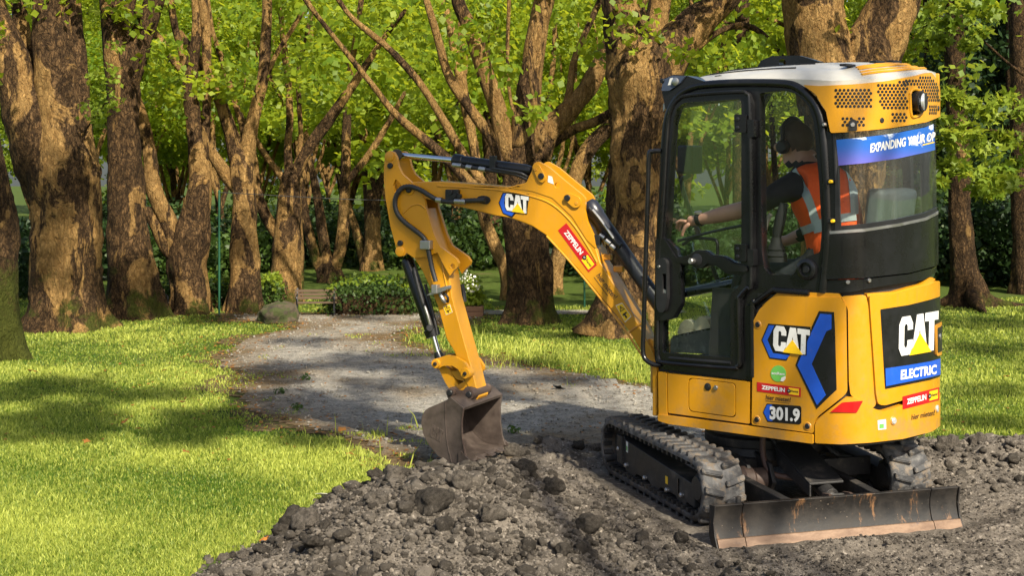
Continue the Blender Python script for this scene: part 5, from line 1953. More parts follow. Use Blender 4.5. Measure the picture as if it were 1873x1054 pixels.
# lower front side panel with its door
lp = plate('lower_side_panel', fillet([(1221, 683), (1371, 699), (1371, 776), (1222, 756)], 3), Y, exc, SIDE, 0.0, 0.03,
           holes=[fillet([(1259, 691), (1346, 701), (1346, 765), (1259, 753)], 9)])
dr = plate('access_door', fillet([(1260.4, 692.4), (1344.6, 702.2), (1344.6, 763.4), (1260.4, 751.8)], 9), Y, exc, SIDE, 0.001, 0.02)
stud('lock', SIDE, 1295, 708, 0.024, M['satin'], dr, 0.008, 0.015, [(0, 0.02), (0.7, 0.021), (0.8, 0.013), (1, 0.012)])
stud('latch_knob', SIDE, 1310, 709.5, 0.013, M['steel'], dr, 0.01, 0.015)
plate('front_corner_panel', fillet([(1204, 680), (1219.5, 682.5), (1220.5, 772), (1205, 766)], 3), Y, exc, SIDE, 0.002, 0.32 * 0.2)
plate('sill_trim', fillet([(1205, 758), (1489, 795), (1489, 812), (1226, 776), (1206, 770)], 2), Y, exc, SIDE, 0.012, 0.045, bevel=0.008)
plate('side_cover_lower', fillet([(1373, 699), (1374, 778), (1489, 794.5), (1489, 700)], 2), M['dark'], exc, SIDE, -0.012, 0.02)
# engine side cover
sc_pts = fillet([(1378.5, 588), (1390, 566), (1413, 545), (1424, 541), (1538, 545), (1548, 560), (1550, 716), (1543, 725), (1497, 762), (1490.5, 772), (1489, 793), (1376, 777)], 4)
sc = plate('engine_side_cover', sc_pts, Y, exc, BODY, 0.006, 0.035, bevel=0.009)
plate('cover_shoulder', fillet([(1392, 560), (1418, 538), (1426, 534), (1533, 537), (1540, 546), (1424, 542.5), (1414, 546)], 2), Y, exc, BODY, -0.006, 0.03, bevel=0.007)
plate('corner_panel', fillet([(1538, 543), (1585, 540), (1592, 570), (1604, 742), (1597, 748), (1556, 724), (1553, 700), (1551, 566)], 5), Y, exc, BODY, -0.007, 0.03, bevel=0.007)
cw = plate('counterweight', fillet([(1492, 776), (1500, 764), (1546, 727), (1562, 727), (1600, 749), (1616, 752), (1719, 717), (1721, 777), (1702, 790), (1650, 803), (1590, 810), (1540, 813), (1492, 811)], 4), Y, exc, BODY, 0.008, 0.05, bevel=0.012)
rd = plate('rear_door', fillet([(1589, 541), (1640, 538), (1700, 521), (1717, 512), (1721, 540), (1722, 706), (1700, 718), (1617, 742), (1605, 740), (1601, 720)], 6), Y, exc, BODY, 0.006, 0.03, bevel=0.009)
plate('rear_door_shoulder', fillet([(1588, 538), (1640, 534), (1690, 520), (1708, 507), (1716, 511), (1700, 523), (1640, 541), (1590, 545)], 2), Y, exc, BODY, -0.012, 0.03, bevel=0.006)
# the walls the photo does not show
iS = BODY.imax - 3
V, F = BODY.band(iS, nB - 1, lambda x, y: 0.455, lambda x, y: 1.12 if x < -0.02 else 0.72, 0.0, 0.03)
MB().add(V, F).build('right_side_panel', Y, exc, 0.006)
MB().prism([U(0.34, 0.49, 0.455), U(0.34, -0.49, 0.455), U(0.34, -0.49, 0.74), U(0.34, 0.49, 0.74)], FWD * 0.03).build('front_panel', Y, exc, 0.006)
topz = 1.165
MB().prism([U(x * 0.985, y * 0.985, topz) for x, y in BODY.p if x < -0.30], UP * 0.02).build('engine_deck', M['satin'], exc)

# details on the body
for px, py in ((1387, 594), (1385.5, 768), (1478, 780)):
    stud('bolt_recess', BODY, px, py, 0.026, YW, sc, 0.0085, 0.02, [(0, 0.026), (0.7, 0.026), (1, 0.021)])
    stud('bolt', BODY, px, py, 0.015, M['satin'], sc, 0.0115, 0.02)
plate('reflector', fillet([(1520, 754), (1541, 736), (1577, 733), (1566, 755)], 2), M['reflector'], cw, BODY, 0.0125, 0.006, bevel=0.0015)
stud('lamp_ring', BODY, 1632, 770, 0.028, YW, cw, 0.013, 0.02, [(0, 0.028), (0.6, 0.028), (1, 0.02)])
stud('rear_lamp', BODY, 1632, 770, 0.017, M['lens'], cw, 0.017, 0.02)
decal('sticker', [(1603, 769), (1618, 767), (1618.5, 785), (1604, 786.5)], M['white'], cw, BODY, 0.0095)
decal('sticker', [(1606, 776), (1614, 775), (1614, 783), (1606, 784)], M['green'], cw, BODY, 0.0108)
stud('rear_lamp', BODY, 1711, 748, 0.02, M['lens'], cw, 0.016, 0.02)

# side cover markings
decal('hexagon_mark', [(1394, 622), (1406.5, 592), (1484, 598), (1478, 650), (1447, 646), (1440, 660), (1409, 656)], M['decal_black'], sc, BODY, 0.0075)
decal('hexagon_mark', [(1396, 622), (1408, 595), (1418, 595.5), (1405, 622), (1415, 646), (1446, 650), (1439, 657.5), (1410, 654)], M['blue'], sc, BODY, 0.0088)
decal('arrow_panel', [(1499.5, 569), (1526.5, 571), (1528, 600), (1531, 713), (1495, 748.5), (1456.5, 668), (1463, 650), (1479, 648), (1486, 598)], M['decal_black'], sc, BODY, 0.0078)
decal('arrow_panel', [(1502, 574), (1522, 575.5), (1522, 602), (1513, 606), (1486, 666), (1512, 723), (1496, 741), (1460, 668), (1480, 620)], M['blue'], sc, BODY, 0.0092)
logo_cat(sc, BODY, Tri((1416, 641), (66, 8.5), (1.5, -46)), 0.0125)
ecx, ecy = 1425, 683.5
decal('round_sticker', [(ecx + 14 * math.cos(a), ecy + 15 * math.sin(a)) for a in np.linspace(0, 2 * math.pi, 25)[:-1]], M['green'], sc, BODY, 0.0078)
text(sc, BODY, Tri((ecx - 12, ecy + 1.2), (24, 2.2), (0, -5)), 'ecoRent', M['white'], 0.0086, 0.02)
decal('leaf_mark', [(1429, 697), (1431, 691), (1438, 688), (1438, 694), (1434, 698)], M['white'], sc, BODY, 0.009)


def rental(parent, surf, fr, off, twist=0.0):
    """red strip with a word, a yellow box with a dark round mark"""
    decal('rental_sticker', quad(fr), M['red'], parent, surf, off)
    text(parent, surf, Tri(fr(0.11, 0.3), np.array(fr(0.64, 0.3)) - fr(0.11, 0.3), np.array(fr(0.11, 0.74)) - fr(0.11, 0.3)), 'ZEPPELIN', M['white'], off + 0.0012, 0.035)
    decal('rental_sticker', [fr(0.73, 0.14), fr(0.96, 0.14), fr(0.96, 0.86), fr(0.73, 0.86)], M['decal_yellow'], parent, surf, off + 0.0008)
    decal('round_mark', [fr(0.735 + 0.045 * math.cos(a), 0.5 + 0.2 * math.sin(a)) for a in np.linspace(0, 2 * math.pi, 15)[:-1]], M['decal_black'], parent, surf, off + 0.0018)
    text(parent, surf, Tri(fr(0.69 + 0.02, 0.44), np.array(fr(0.755, 0.44)) - fr(0.71, 0.44), np.array(fr(0.71, 0.58)) - fr(0.71, 0.44)), 'CAT', M['white'], off + 0.0024, 0.03)
    text(parent, surf, Tri(fr(0.79, 0.42), np.array(fr(0.945, 0.42)) - fr(0.79, 0.42), np.array(fr(0.79, 0.64)) - fr(0.79, 0.42)), 'Rental', M['ink'], off + 0.0014, 0.03)


rental(sc, BODY, Tri((1386, 716), (80, 10.5), (0, -17)), 0.0078)
text(sc, BODY, Tri((1402, 731), (46, 5), (0, -9)), 'hier mieten!', M['ink'], 0.0075, 0.02, 0.15)
decal('underline', [(1402, 733), (1445, 737.5), (1445, 738.3), (1402, 733.8)], M['ink'], sc, BODY, 0.0075)
fr = Tri((1397, 771), (70, 6), (0, -34))
decal('model_plate', [fr(0, .5), fr(.1, .98), fr(.97, 1), fr(1.0, .9), fr(1.0, .1), fr(.95, 0), fr(.12, 0)], M['decal_black'], sc, BODY, 0.0078)
decal('model_plate', [fr(0.02, .5), fr(.11, .92), fr(.24, .94), fr(.17, .5), fr(.25, .06), fr(.13, .06)], M['blue'], sc, BODY, 0.009)
text(sc, BODY, Tri(fr(0.18, 0.12), np.array(fr(0.97, 0.12)) - fr(0.18, 0.12), np.array(fr(0.18, 0.86)) - fr(0.18, 0.12)), '301.9', M['white'], 0.0102, 0.045)

# rear door markings
decal('logo_panel', fillet([(1608.5, 566), (1660, 558), (1700, 548), (1720.5, 541.5), (1720.5, 688), (1700, 695), (1617, 712)], 2), M['decal_black'], rd, BODY, 0.0075)
decal('word_strip', [(1617.5, 674), (1660, 668), (1700, 661), (1717.5, 656), (1717.5, 685.5), (1700, 690), (1618.5, 706.5)], M['blue'], rd, BODY, 0.0088)
logo_cat(rd, BODY, Tri((1640.5, 652), (71, -12.5), (1.5, -71)), 0.0115, outline=False)
text(rd, BODY, Tri((1644.5, 695), (65, -10.5), (0.5, -18)), 'ELECTRIC', M['white'], 0.0102, 0.04)
lt = plate('latch_bezel', fillet([(1707, 595), (1722, 588), (1722, 648), (1708, 652)], 4), YW, rd, BODY, 0.016, 0.012, bevel=0.002)
plate('latch', fillet([(1709.5, 600), (1722, 594), (1722, 641), (1710, 645)], 2), M['satin'], rd, BODY, 0.018, 0.01, bevel=0.002)
stud('lock', BODY, 1713, 616, 0.018, M['steel'], rd, 0.024, 0.02)
rental(cw, BODY, Tri((1648.5, 749), (66, -17), (0, -23.5)), 0.0098)
text(cw, BODY, Tri((1664, 768.5), (43, -9), (0, -10)), 'hier mieten!', M['ink'], 0.0095, 0.02, 0.15)

# ------------------------------------------------------------------ cab
BK, ST = M['black'], M['satin']
CAB = Plan(0.485, 0.985, 0.16, 0.40)
cab_out = [(1207, 676), (1206, 667), (1199, 659), (1197, 611), (1202, 460), (1207, 404), (1212, 300), (1216, 231), (1223, 199), (1238, 174), (1259, 157.5), (1288, 151), (1360, 147.5), (1432, 149), (1456, 156), (1481, 176), (1498, 203), (1505, 231),
           (1511, 296), (1514, 404), (1511, 458), (1501, 540), (1482, 541), (1413, 535.5), (1379, 562), (1378.5, 698)]
door_out = fillet([(1214, 667), (1203, 655), (1202.5, 611), (1207, 460), (1212, 404), (1217, 300), (1222, 228), (1229, 196), (1243, 177), (1262, 170), (1353, 163.5), (1371, 169), (1378, 188), (1380.5, 332), (1380.5, 460), (1380, 516), (1372, 530), (1359, 546), (1357.5, 556), (1360, 660), (1356, 672), (1346, 678)], 4)
door_hole = fillet([(1216, 657), (1211, 650), (1210, 611), (1213, 460), (1218, 404), (1223, 300), (1228, 228), (1236, 198), (1250, 183), (1266, 177), (1350, 171), (1367, 176), (1371, 190), (1373, 332), (1373, 460), (1372, 514), (1352, 540), (1350, 556), (1352, 655), (1344, 669)], 4)
win_out = fillet([(1387, 170), (1432, 165), (1455, 171.5), (1475, 191), (1486, 222), (1490, 267), (1496, 332), (1501, 422), (1497.5, 462), (1474, 470), (1458, 482), (1450, 503), (1405, 503), (1396, 492), (1391, 460)], 5)
cb = plate('cab', cab_out, BK, exc, SIDE, -0.012, 0.055, holes=[door_hole, win_out], bevel=0.006)
SID2 = Flat(U(0, 0.488, 0), LFT)
# roll bar swell that runs round the top of the frame
p3 = lambda x, y, o=0.0: SIDE.hit(x, y)[0] + LFT * o
MB().tube([p3(1199, 640, -0.02), p3(1204, 430, -0.02), p3(1209, 340, -0.02), p3(1214, 245, -0.02), p3(1222, 203, -0.02), p3(1240, 174, -0.02), p3(1266, 159, -0.02), p3(1300, 154, -0.02), p3(1360, 151.5, -0.02), p3(1430, 153, -0.02), p3(1458, 161, -0.02),
           p3(1482, 183, -0.02), p3(1497, 212, -0.02), p3(1504, 260, -0.02), p3(1509, 340, -0.02), p3(1511, 440, -0.02), p3(1502, 536, -0.02)], 0.024, 12, 4).build('roll_bar', BK, cb)
MB().tube([p3(1206, 665, -0.005), p3(1200, 654, -0.005), p3(1200, 600, -0.005)], 0.012, 8, 4).build('door_seal', BK, cb)
MB().tube([p3(1377, 690, 0.0), p3(1376.5, 563, 0.0), p3(1384, 552, 0.0), p3(1412, 532, 0.0), p3(1425, 532, 0.0), p3(1480, 536, 0.0)], 0.014, 10, 5).build('body_seal', BK, cb)
plate('lower_door_trim', fillet([(1206, 664), (1214, 668), (1346, 679), (1358, 672), (1362, 556), (1372, 560), (1377, 566), (1377, 697), (1207, 675)], 3), BK, exc, SIDE, -0.004, 0.03, bevel=0.005)
stud('round_vent', SIDE, 1475, 493, 0.055, BK, cb, 0.012, 0.03, [(0, 0.055), (0.8, 0.055), (1, 0.044), (1, 0.036), (0.5, 0.034)])
stud('vent_hub', SIDE, 1475, 493, 0.02, ST, cb, 0.006, 0.02)

# door: frame with two openings, latch panel, mid rail
hole_up = fillet([(1234, 224), (1240, 199), (1254, 188), (1356, 181.5), (1358.5, 186), (1358.5, 482), (1350, 481), (1326, 468), (1305, 466), (1296, 458), (1276, 457), (1262, 467), (1243, 470), (1241, 456), (1222, 437), (1215, 436), (1219, 404)], 4)
hole_lo = fillet([(1249, 484), (1268, 484.5), (1275, 491), (1289, 491), (1298, 487), (1312, 486), (1332, 501), (1359, 504), (1359, 518), (1339, 538), (1339, 654), (1214, 645), (1215, 588), (1236, 582), (1250, 556)], 4)
dz = plate('cab_door', door_out, BK, exc, SIDE, 0.014, 0.03, holes=[hole_up, hole_lo], bevel=0.006)
glz = SIDE
plate('door_glass', [(1209, 438), (1226, 226), (1236, 190), (1254, 182), (1360, 176), (1364, 190), (1364, 488), (1326, 476), (1243, 476)], M['glass'], dz, SIDE, -0.002, 0.005, bevel=0)
plate('door_glass', [(1209, 650), (1210, 582), (1236, 578), (1244, 556), (1243, 479), (1312, 481), (1332, 496), (1364, 500), (1364, 520), (1344, 540), (1344, 658)], M['glass'], dz, SIDE, -0.002, 0.005, bevel=0)
MB().tube([p3(1206, 640, 0.016), p3(1206, 600, 0.016), p3(1210, 470, 0.016), p3(1216, 380, 0.016), p3(1224, 240, 0.016), p3(1231, 200, 0.016), p3(1246, 180, 0.016), p3(1268, 174, 0.016), p3(1350, 168, 0.016), p3(1369, 172, 0.016), p3(1374, 192, 0.016), p3(1376.5, 330, 0.016), p3(1377, 512, 0.016),
           p3(1370, 526, 0.016), p3(1357, 541, 0.016), p3(1354, 556, 0.016), p3(1356, 655, 0.016), p3(1351, 670, 0.016), p3(1338, 672.5, 0.016), p3(1222, 663, 0.016), p3(1208, 656, 0.016), p3(1206, 640, 0.016)], 0.011, 8, 4).build('door_seal', BK, dz)
MB().tube([p3(1228, 654, 0.02), p3(1300, 660.5, 0.02), p3(1340, 663.5, 0.02)], 0.009, 8, 3).build('sill_bead', ST, dz)
plate('latch_panel', fillet([(1203, 437), (1220, 437), (1238, 466), (1249, 480), (1251, 554), (1236, 581), (1215, 587), (1202, 583)], 4), BK, dz, SIDE, 0.024, 0.012, bevel=0.005)
hd = plate('door_handle', fillet([(1209, 478), (1214, 472), (1224, 472), (1229, 478), (1230, 545), (1226, 566), (1222, 571), (1214, 570), (1210, 560)], 4), ST, dz, SIDE, 0.05, 0.03, holes=[fillet([(1221, 500), (1228, 500), (1228, 536), (1222, 536)], 2)], bevel=0.008)
stud('lock', SIDE, 1215, 487, 0.009, M['steel'], dz, 0.055, 0.02)
plate('handle_lever', fillet([(1221.5, 528), (1228, 531), (1228, 536), (1222, 535)], 1), M['steel'], dz, SIDE, 0.045, 0.01, bevel=0.002)
mr = plate('mid_rail', fillet([(1241, 471), (1262, 469), (1276, 459), (1296, 460), (1306, 468), (1326, 470), (1350, 483), (1371, 487), (1371, 497), (1334, 496), (1312, 482), (1298, 482), (1289, 490), (1275, 490), (1268, 482), (1243, 481)], 3), BK, dz, SIDE, 0.026, 0.014, bevel=0.005)
stud('window_knob', SIDE, 1280, 475, 0.034, ST, dz, 0.032, 0.02)
stud('lock', SIDE, 1274, 477, 0.016, M['steel'], dz, 0.062, 0.03)
MB().tube([p3(1243, 448, -0.03), p3(1262, 437, -0.03), p3(1296, 438, -0.03), p3(1306, 444, -0.03), p3(1307, 466, -0.03)], 0.009, 8, 6).build('grab_bar', ST, dz)
MB().tube([p3(1236, 441, -0.02), p3(1300, 424, -0.02), p3(1358, 412, -0.02)], 0.008, 8, 4).build('wiper_bar', ST, dz)
for y0, y1 in ((209, 243), (446, 478)):
    h = plate('hinge', fillet([(1349, y0), (1371, y0 + 1), (1371, y1), (1350, y1 - 1)], 3), BK, cb, SIDE, 0.034, 0.02, bevel=0.004)
    plate('hinge_knuckle', fillet([(1372, y0 + 9), (1384, y0 + 10), (1384, y1 + 8), (1373, y1 + 8)], 2), BK, cb, SIDE, 0.03, 0.04, bevel=0.004)
    for yy in (y0 + 9, y1 - 9):
        stud('bolt', SIDE, 1356, yy, 0.011, ST, h, 0.04, 0.01)
plate('side_window', [(1382, 166), (1432, 161), (1458, 168), (1480, 190), (1491, 222), (1500, 332), (1505, 425), (1500, 466), (1462, 484), (1454, 508), (1402, 508), (1388, 495)], M['glass'], cb, SIDE, -0.03, 0.005, bevel=0)

# far side of the cab: frame, glass and shear that follows the roof
tilt = 0.115


def zt(y):
    return tilt * (0.5 - y)


def side_poly(pts, y, mat, name, parent, holes=(), th=0.04, bevel=0.005):
    """plate parallel to the left side at lateral y; pts are (x, z) in machine coordinates"""
    class S:
        pass
    s = S()
    s.hit = lambda x, z: (U(x, y, z + zt(y)), -LFT)
    return plate(name, pts, mat, parent, s, 0, th, holes=holes, step=0, bevel=bevel)


XZ = lambda px, py: (float(np.dot(SIDE.hit(px, py)[0] - S0, FWD)), float(SIDE.hit(px, py)[0][2]))
cab_xz = [XZ(*p) for p in cab_out]
side_poly([(x, z if z > 0.9 else z - 0.05) for x, z in cab_xz], -0.46, BK, 'right_cab_frame', exc,
          holes=[[XZ(*p) for p in fillet([(1214, 560), (1219, 420), (1228, 228), (1250, 183), (1370, 172), (1370, 560)], 6)], [XZ(*p) for p in win_out[:]]])
side_poly([XZ(*p) for p in [(1212, 565), (1217, 420), (1226, 226), (1248, 180), (1372, 168), (1372, 565)]], -0.47, M['glass'], 'right_window', exc, th=0.005, bevel=0)
side_poly([XZ(*p) for p in win_out], -0.47, M['glass'], 'right_window', exc, th=0.005, bevel=0)
xf = XZ(1203, 640)[0]
xft = XZ(1223, 215)[0]
for nm, a, b, r_ in (('front_header', (xft - 0.03, 0.47, 2.20), (xft - 0.03, -0.45, 2.20), 0.03), ('front_sill', (xf - 0.02, 0.46, 1.12), (xf - 0.02, -0.44, 1.06), 0.028)):
    MB().cyl(U(a[0], a[1], a[2] + zt(a[1])), U(b[0], b[1], b[2] + zt(b[1])), r_, n=12).build(nm, BK, exc)
MB().prism([U(xf - 0.02, 0.46, 1.12), U(xf - 0.02, -0.45, 1.12 + zt(-.45)), U(xft - 0.02, -0.45, 2.19 + zt(-.45)), U(xft - 0.02, 0.46, 2.19)], FWD * 0.005).build('windscreen', M['glass'], exc)
MB().prism([U(xf - 0.02, 0.46, 0.74), U(xf - 0.02, -0.45, 0.74), U(xf - 0.02, -0.45, 1.10), U(xf - 0.02, 0.46, 1.10)], FWD * 0.005).build('windscreen', M['glass'], exc)
MB().box(U(-0.12, 0.01, 0.735), (FWD, LFT, UP), (0.46, 0.46, 0.02)).build('cab_floor', M['dark'], exc, 0.004)

# rear of the cab: window, lower panel, visor, hood
plate('rear_pillar', fillet([(1502, 236), (1521, 243), (1530, 300), (1533, 420), (1524, 430), (1512, 470), (1506, 440), (1512, 404), (1509, 296)], 3), BK, exc, CAB, 0.004, 0.05, bevel=0.006)
wr = [(1524, 244), (1560, 243), (1628, 236), (1680, 227), (1706, 221), (1709, 260), (1713, 340), (1716, 386), (1690, 397), (1640, 408), (1580, 417), (1527, 422)]
rw = plate('rear_window', wr, M['rear_glass'], exc, CAB, 0.002, 0.006, bevel=0)
plate('window_rim', fillet([(1519, 423), (1580, 418), (1640, 409), (1690, 398), (1717, 385), (1717, 390), (1690, 403), (1640, 414), (1580, 423.5), (1520, 428)], 1), M['steel'], exc, CAB, 0.012, 0.02, bevel=0.002)
for px_ in (1532, 1713):
    pass
plate('window_gasket', [(1524, 244), (1529, 244), (1534, 300), (1539, 421), (1528, 422), (1528, 340)], ST, exc, CAB, 0.008, 0.012, bevel=0.002)
plate('window_gasket', [(1528, 414), (1580, 409.5), (1640, 400.5), (1690, 389.5), (1716, 378), (1716, 387), (1690, 398), (1640, 409), (1580, 418), (1527, 423)], ST, exc, CAB, 0.006, 0.012, bevel=0.002)
lpn = plate('rear_lower_panel', fillet([(1512, 431), (1522, 428), (1580, 424), (1640, 414.5), (1690, 403.5), (1719, 391), (1721, 440), (1720, 478), (1706, 487), (1660, 499), (1580, 508), (1512, 511), (1505, 500)], 3), BK, exc, CAB, 0.012, 0.05, bevel=0.008)
plate('rear_lower_trim', fillet([(1503, 513), (1580, 511), (1660, 502), (1706, 490.5), (1719, 484), (1716, 496), (1690, 512), (1600, 526), (1560, 534), (1502, 540)], 3), BK, exc, CAB, 0.002, 0.05, bevel=0.006)
plate('rear_gap_panel', [(1500, 536), (1560, 531), (1640, 515), (1700, 500), (1715, 492), (1715, 520), (1690, 530), (1600, 542), (1500, 545)], M['dark'], exc, CAB, -0.03, 0.03, bevel=0)
for px_, py_ in ((1551, 516), (1588, 513)):
    stud('bolt', CAB, px_, py_, 0.011, M['steel'], lpn, 0.014, 0.02)
for px_, py_ in ((1522, 332), (1525, 404), (1511, 228)):
    stud('window_clip', CAB, px_, py_, 0.014, ST, exc, 0.04, 0.05)
    stud('clip_cap', CAB, px_ + 3, py_, 0.009, M['decal_yellow'] if py_ > 300 else M['steel'], exc, 0.045, 0.02)


def mk_sky_print():
    t = NT('sky_print')
    n = t.noise(7, 6, 0.6, t.scaled((1, 1, 2.2)), 0.6)
    z = t.sep()[2]
    c = t.mix(t.ramp(z, 1.84, 1.98), (0.12, 0.10, 0.42), (0.012, 0.10, 0.42))
    band = t.math('ADD', n, t.ramp(z, 1.90, 2.02, -0.14, 0.04))
    c = t.mix(t.ramp(band, 0.56, 0.66), c, (0.62, 0.70, 0.82))
    return t.set(c, 0.35)


vis = [(1526, 256), (1580, 251), (1640, 243), (1690, 233), (1706, 227), (1709, 274), (1690, 279), (1640, 290), (1580, 298.5), (1530, 303)]
vs = decal('visor_print', vis, mk_sky_print(), exc, CAB, 0.0045)
fr = Tri((1590, 279.5), (118, -22), (1.2, -17))
text(vs, CAB, fr, 'EXPANDING YOUR OP', M['white'], 0.0064, 0.035)
decal('underline', [(1686, 264), (1707, 259), (1707, 261), (1686, 266)], M['decal_yellow'], vs, CAB, 0.0055)

HOOD = Plan(0.495, 0.995, 0.18, 0.40)
hood_pts = fillet([(1470, 155), (1500, 157), (1560, 154), (1620, 148), (1670, 139), (1700, 132), (1712, 148), (1718, 170), (1718, 212), (1692, 223), (1628, 234), (1560, 241), (1521, 243), (1513, 203), (1494, 172)], 4)
wl = fillet([(1660, 168), (1668, 162), (1678, 166), (1684, 178), (1684, 205), (1676, 212), (1662, 212)], 4)
hood = plate('rear_hood', hood_pts, Y, exc, HOOD, 0.012, 0.03, bevel=0.008, holes=[wl])
plate('lamp_recess', [(1656, 158), (1688, 158), (1688, 216), (1656, 216)], M['dark'], hood, HOOD, -0.02, 0.01, bevel=0)
MB().tube([HOOD.hit(x, y)[0] + HOOD.hit(x, y)[1] * 0.012 for x, y in wl[::4] + [wl[0]]], 0.009, 8, 4).build('lamp_bezel', Y, hood)
q, nn = HOOD.hit(1673, 186)
q2 = q - nn * 0.02
wlm = MB().lathe(q - nn * 0.03, q + nn * 0.05 + LFT * -0.01, [(0, 0.045), (0.5, 0.055), (0.85, 0.058), (0.86, 0.05), (1.0, 0.05)], 24).build('work_lamp', ST, hood)
MB().lathe(q + nn * 0.03, q + nn * 0.052 - LFT * 0.01, [(0, 0.045), (0.9, 0.045), (1, 0.04)], 20).build('lamp_lens', M['lens'], wlm)
# perforations: dark hexagonal cells
pm = MB()
fields = [fillet([(1527, 164), (1590, 159), (1594, 196), (1531, 200)], 0), [(1600, 154), (1638, 150), (1656, 150), (1655, 172), (1656, 201), (1608, 197)], [(1640, 151), (1697, 136), (1713, 160), (1714, 187), (1694, 189), (1686, 170), (1672, 158), (1660, 157)],
          [(1539, 214), (1580, 211), (1580, 228), (1566, 233), (1552, 235), (1542, 233)], [(1626, 207), (1656, 203), (1658, 220), (1628, 226)], [(1693, 194), (1711, 189), (1711, 208), (1695, 213)]]
cam_box = [(1551, 218), (1567, 216), (1567, 240), (1551, 241)]
for fd in fields:
    xs = [p[0] for p in fd]
    ys = [p[1] for p in fd]
    row = 0
    y = min(ys)
    while y < max(ys):
        x = min(xs) + (3.5 if row % 2 else 0)
        while x < max(xs):
            sk = -0.10 * (x - 1560)
            comp = 1.0 if x < 1640 else max(0.45, 1 - (x - 1640) / 130)
            xx = x if x < 1640 else 1640 + (x - 1640) * 1.0
            if in_poly(np.array([xx]), np.array([y]), fd)[0] and not in_poly(np.array([xx]), np.array([y]), cam_box)[0]:
                cell = [(xx + 2.75 * comp * math.sin(k * math.pi / 3), y + 3.0 * math.cos(k * math.pi / 3)) for k in range(6)]
                hts = [HOOD.hit(*c) for c in cell]
                V = [h[0] + h[1] * 0.0132 for h in hts] + [h[0] + h[1] * 0.006 for h in hts]
                pm.add(V, [tuple(range(6)), tuple(range(11, 5, -1))] + [(k, (k + 1) % 6, 6 + (k + 1) % 6, 6 + k) for k in range(6)])
            x += 7.0 * (1.0 if x < 1640 else max(0.5, 1 - (x - 1640) / 130))
        y += 5.9
        row += 1
pm.build('perforation', M['decal_black'], hood, smooth=False)['kind'] = 'stuff'
plate('camera_housing', fillet([(1552, 222), (1559, 217), (1566, 221), (1566, 239), (1552, 240)], 2), M['decal_black'], hood, HOOD, 0.02, 0.02, bevel=0.003)
stud('camera_lens', HOOD, 1558.5, 228, 0.012, M['steel'], hood, 0.026, 0.02)
stud('bolt', HOOD, 1610, 220, 0.014, ST, hood, 0.017, 0.02)
stud('bolt', HOOD, 1712, 198, 0.014, ST, hood, 0.017, 0.02)
# the hood goes on round the unseen side
iH = HOOD.imax - 2
V, F = HOOD.band(iH, len(HOOD.p) - 22, lambda x, y: 2.035 + tilt * (0.5 - y) * 0.9, lambda x, y: 2.29 + tilt * (0.5 - y) * 0.75, 0.008, 0.03)
MB().add(V, F).build('right_hood', Y, exc, 0.006)
iC = CAB.imax - 2
V, F = CAB.band(iC, len(CAB.p) - 30, lambda x, y: 1.215 + tilt * (0.5 - y), lambda x, y: 1.53 + tilt * (0.5 - y) * 0.85, 0.01, 0.04)
MB().add(V, F).build('right_rear_panel', BK, exc, 0.006)
V, F = CAB.band(iC, len(CAB.p) - 44, lambda x, y: 1.53 + tilt * (0.5 - y) * 0.85, lambda x, y: 2.04 + tilt * (0.5 - y) * 0.9, 0.0, 0.006)
MB().add(V, F).build('right_rear_window', M['rear_glass'], exc)
MB().cyl(U(-0.83, -0.45, 1.3), U(-0.80, -0.45, 2.2), 0.03, n=12).build('right_rear_pillar', BK, exc)

# roof
ny, nx = 25, 40
V, F = [], []
ROOF = Plan(0.485, 0.985, 0.2, 0.40)


def rear_x(y):
    a = [(p[0], p[1]) for p in ROOF.p]
    c = [x for (x, yy) in a if abs(yy - y) < 0.03 and x < -0.3]
    yy = min(abs(y), 0.4849)
    if yy > 0.285 + 1e-6 and True:
        r = 0.2
        cx = -math.sqrt((0.985 - r) ** 2 - (0.485 - r) ** 2)
        a1 = (0.485 - r) / 0.785 * 0.985
        if yy > a1:
            return cx - math.sqrt(max(0, r * r - (yy - 0.285) ** 2))
    return -math.sqrt(0.985 ** 2 - yy * yy)


ztop = []
for j in range(ny + 1):
    y = 0.483 - 0.966 * j / ny
    xr = rear_x(y)
    for i in range(nx + 1):
        x = 0.30 + (xr - 0.30) * i / nx
        e = 1 - abs(2 * j / ny - 1) ** 6
        e2 = 1 - (i / nx) ** 10
        fr_ = min(1, i / 6)
        z = 2.292 + zt(y) * 0.78 + 0.03 * (1 - (y / 0.483) ** 2) * min(1, e2 + 0.0) + 0.03 * e * e2 - 0.09 * (1 - fr_) ** 2 + 0.03 * math.sin(math.pi * i / nx)
        rib = 0.0
        for yy in (0.30, 0.10, -0.10, -0.30):
            if abs(y - yy) < 0.022 and 5 < i < 33:
                rib = -0.008
        V.append(U(x, y, z + rib))
for j in range(ny):
    for i in range(nx):
        a = j * (nx + 1) + i
        F.append((a, a + 1, a + nx + 2, a + nx + 1))
nv = len(V)
V2 = [v - UP * 0.04 for v in V]
F2 = [tuple(i + nv for i in f[::-1]) for f in F]
bd = [j * (nx + 1) for j in range(ny + 1)] + [ny * (nx + 1) + i for i in range(1, nx + 1)] + [j * (nx + 1) + nx for j in range(ny - 1, -1, -1)] + [i for i in range(nx - 1, 0, -1)]
F3 = [(bd[k], bd[(k + 1) % len(bd)], bd[(k + 1) % len(bd)] + nv, bd[k] + nv) for k in range(len(bd))]
rf = MB().add(V + V2, F + F2 + F3).build('roof', M['roof_white'], exc, angle=40)
ROOFV = np.array(V)


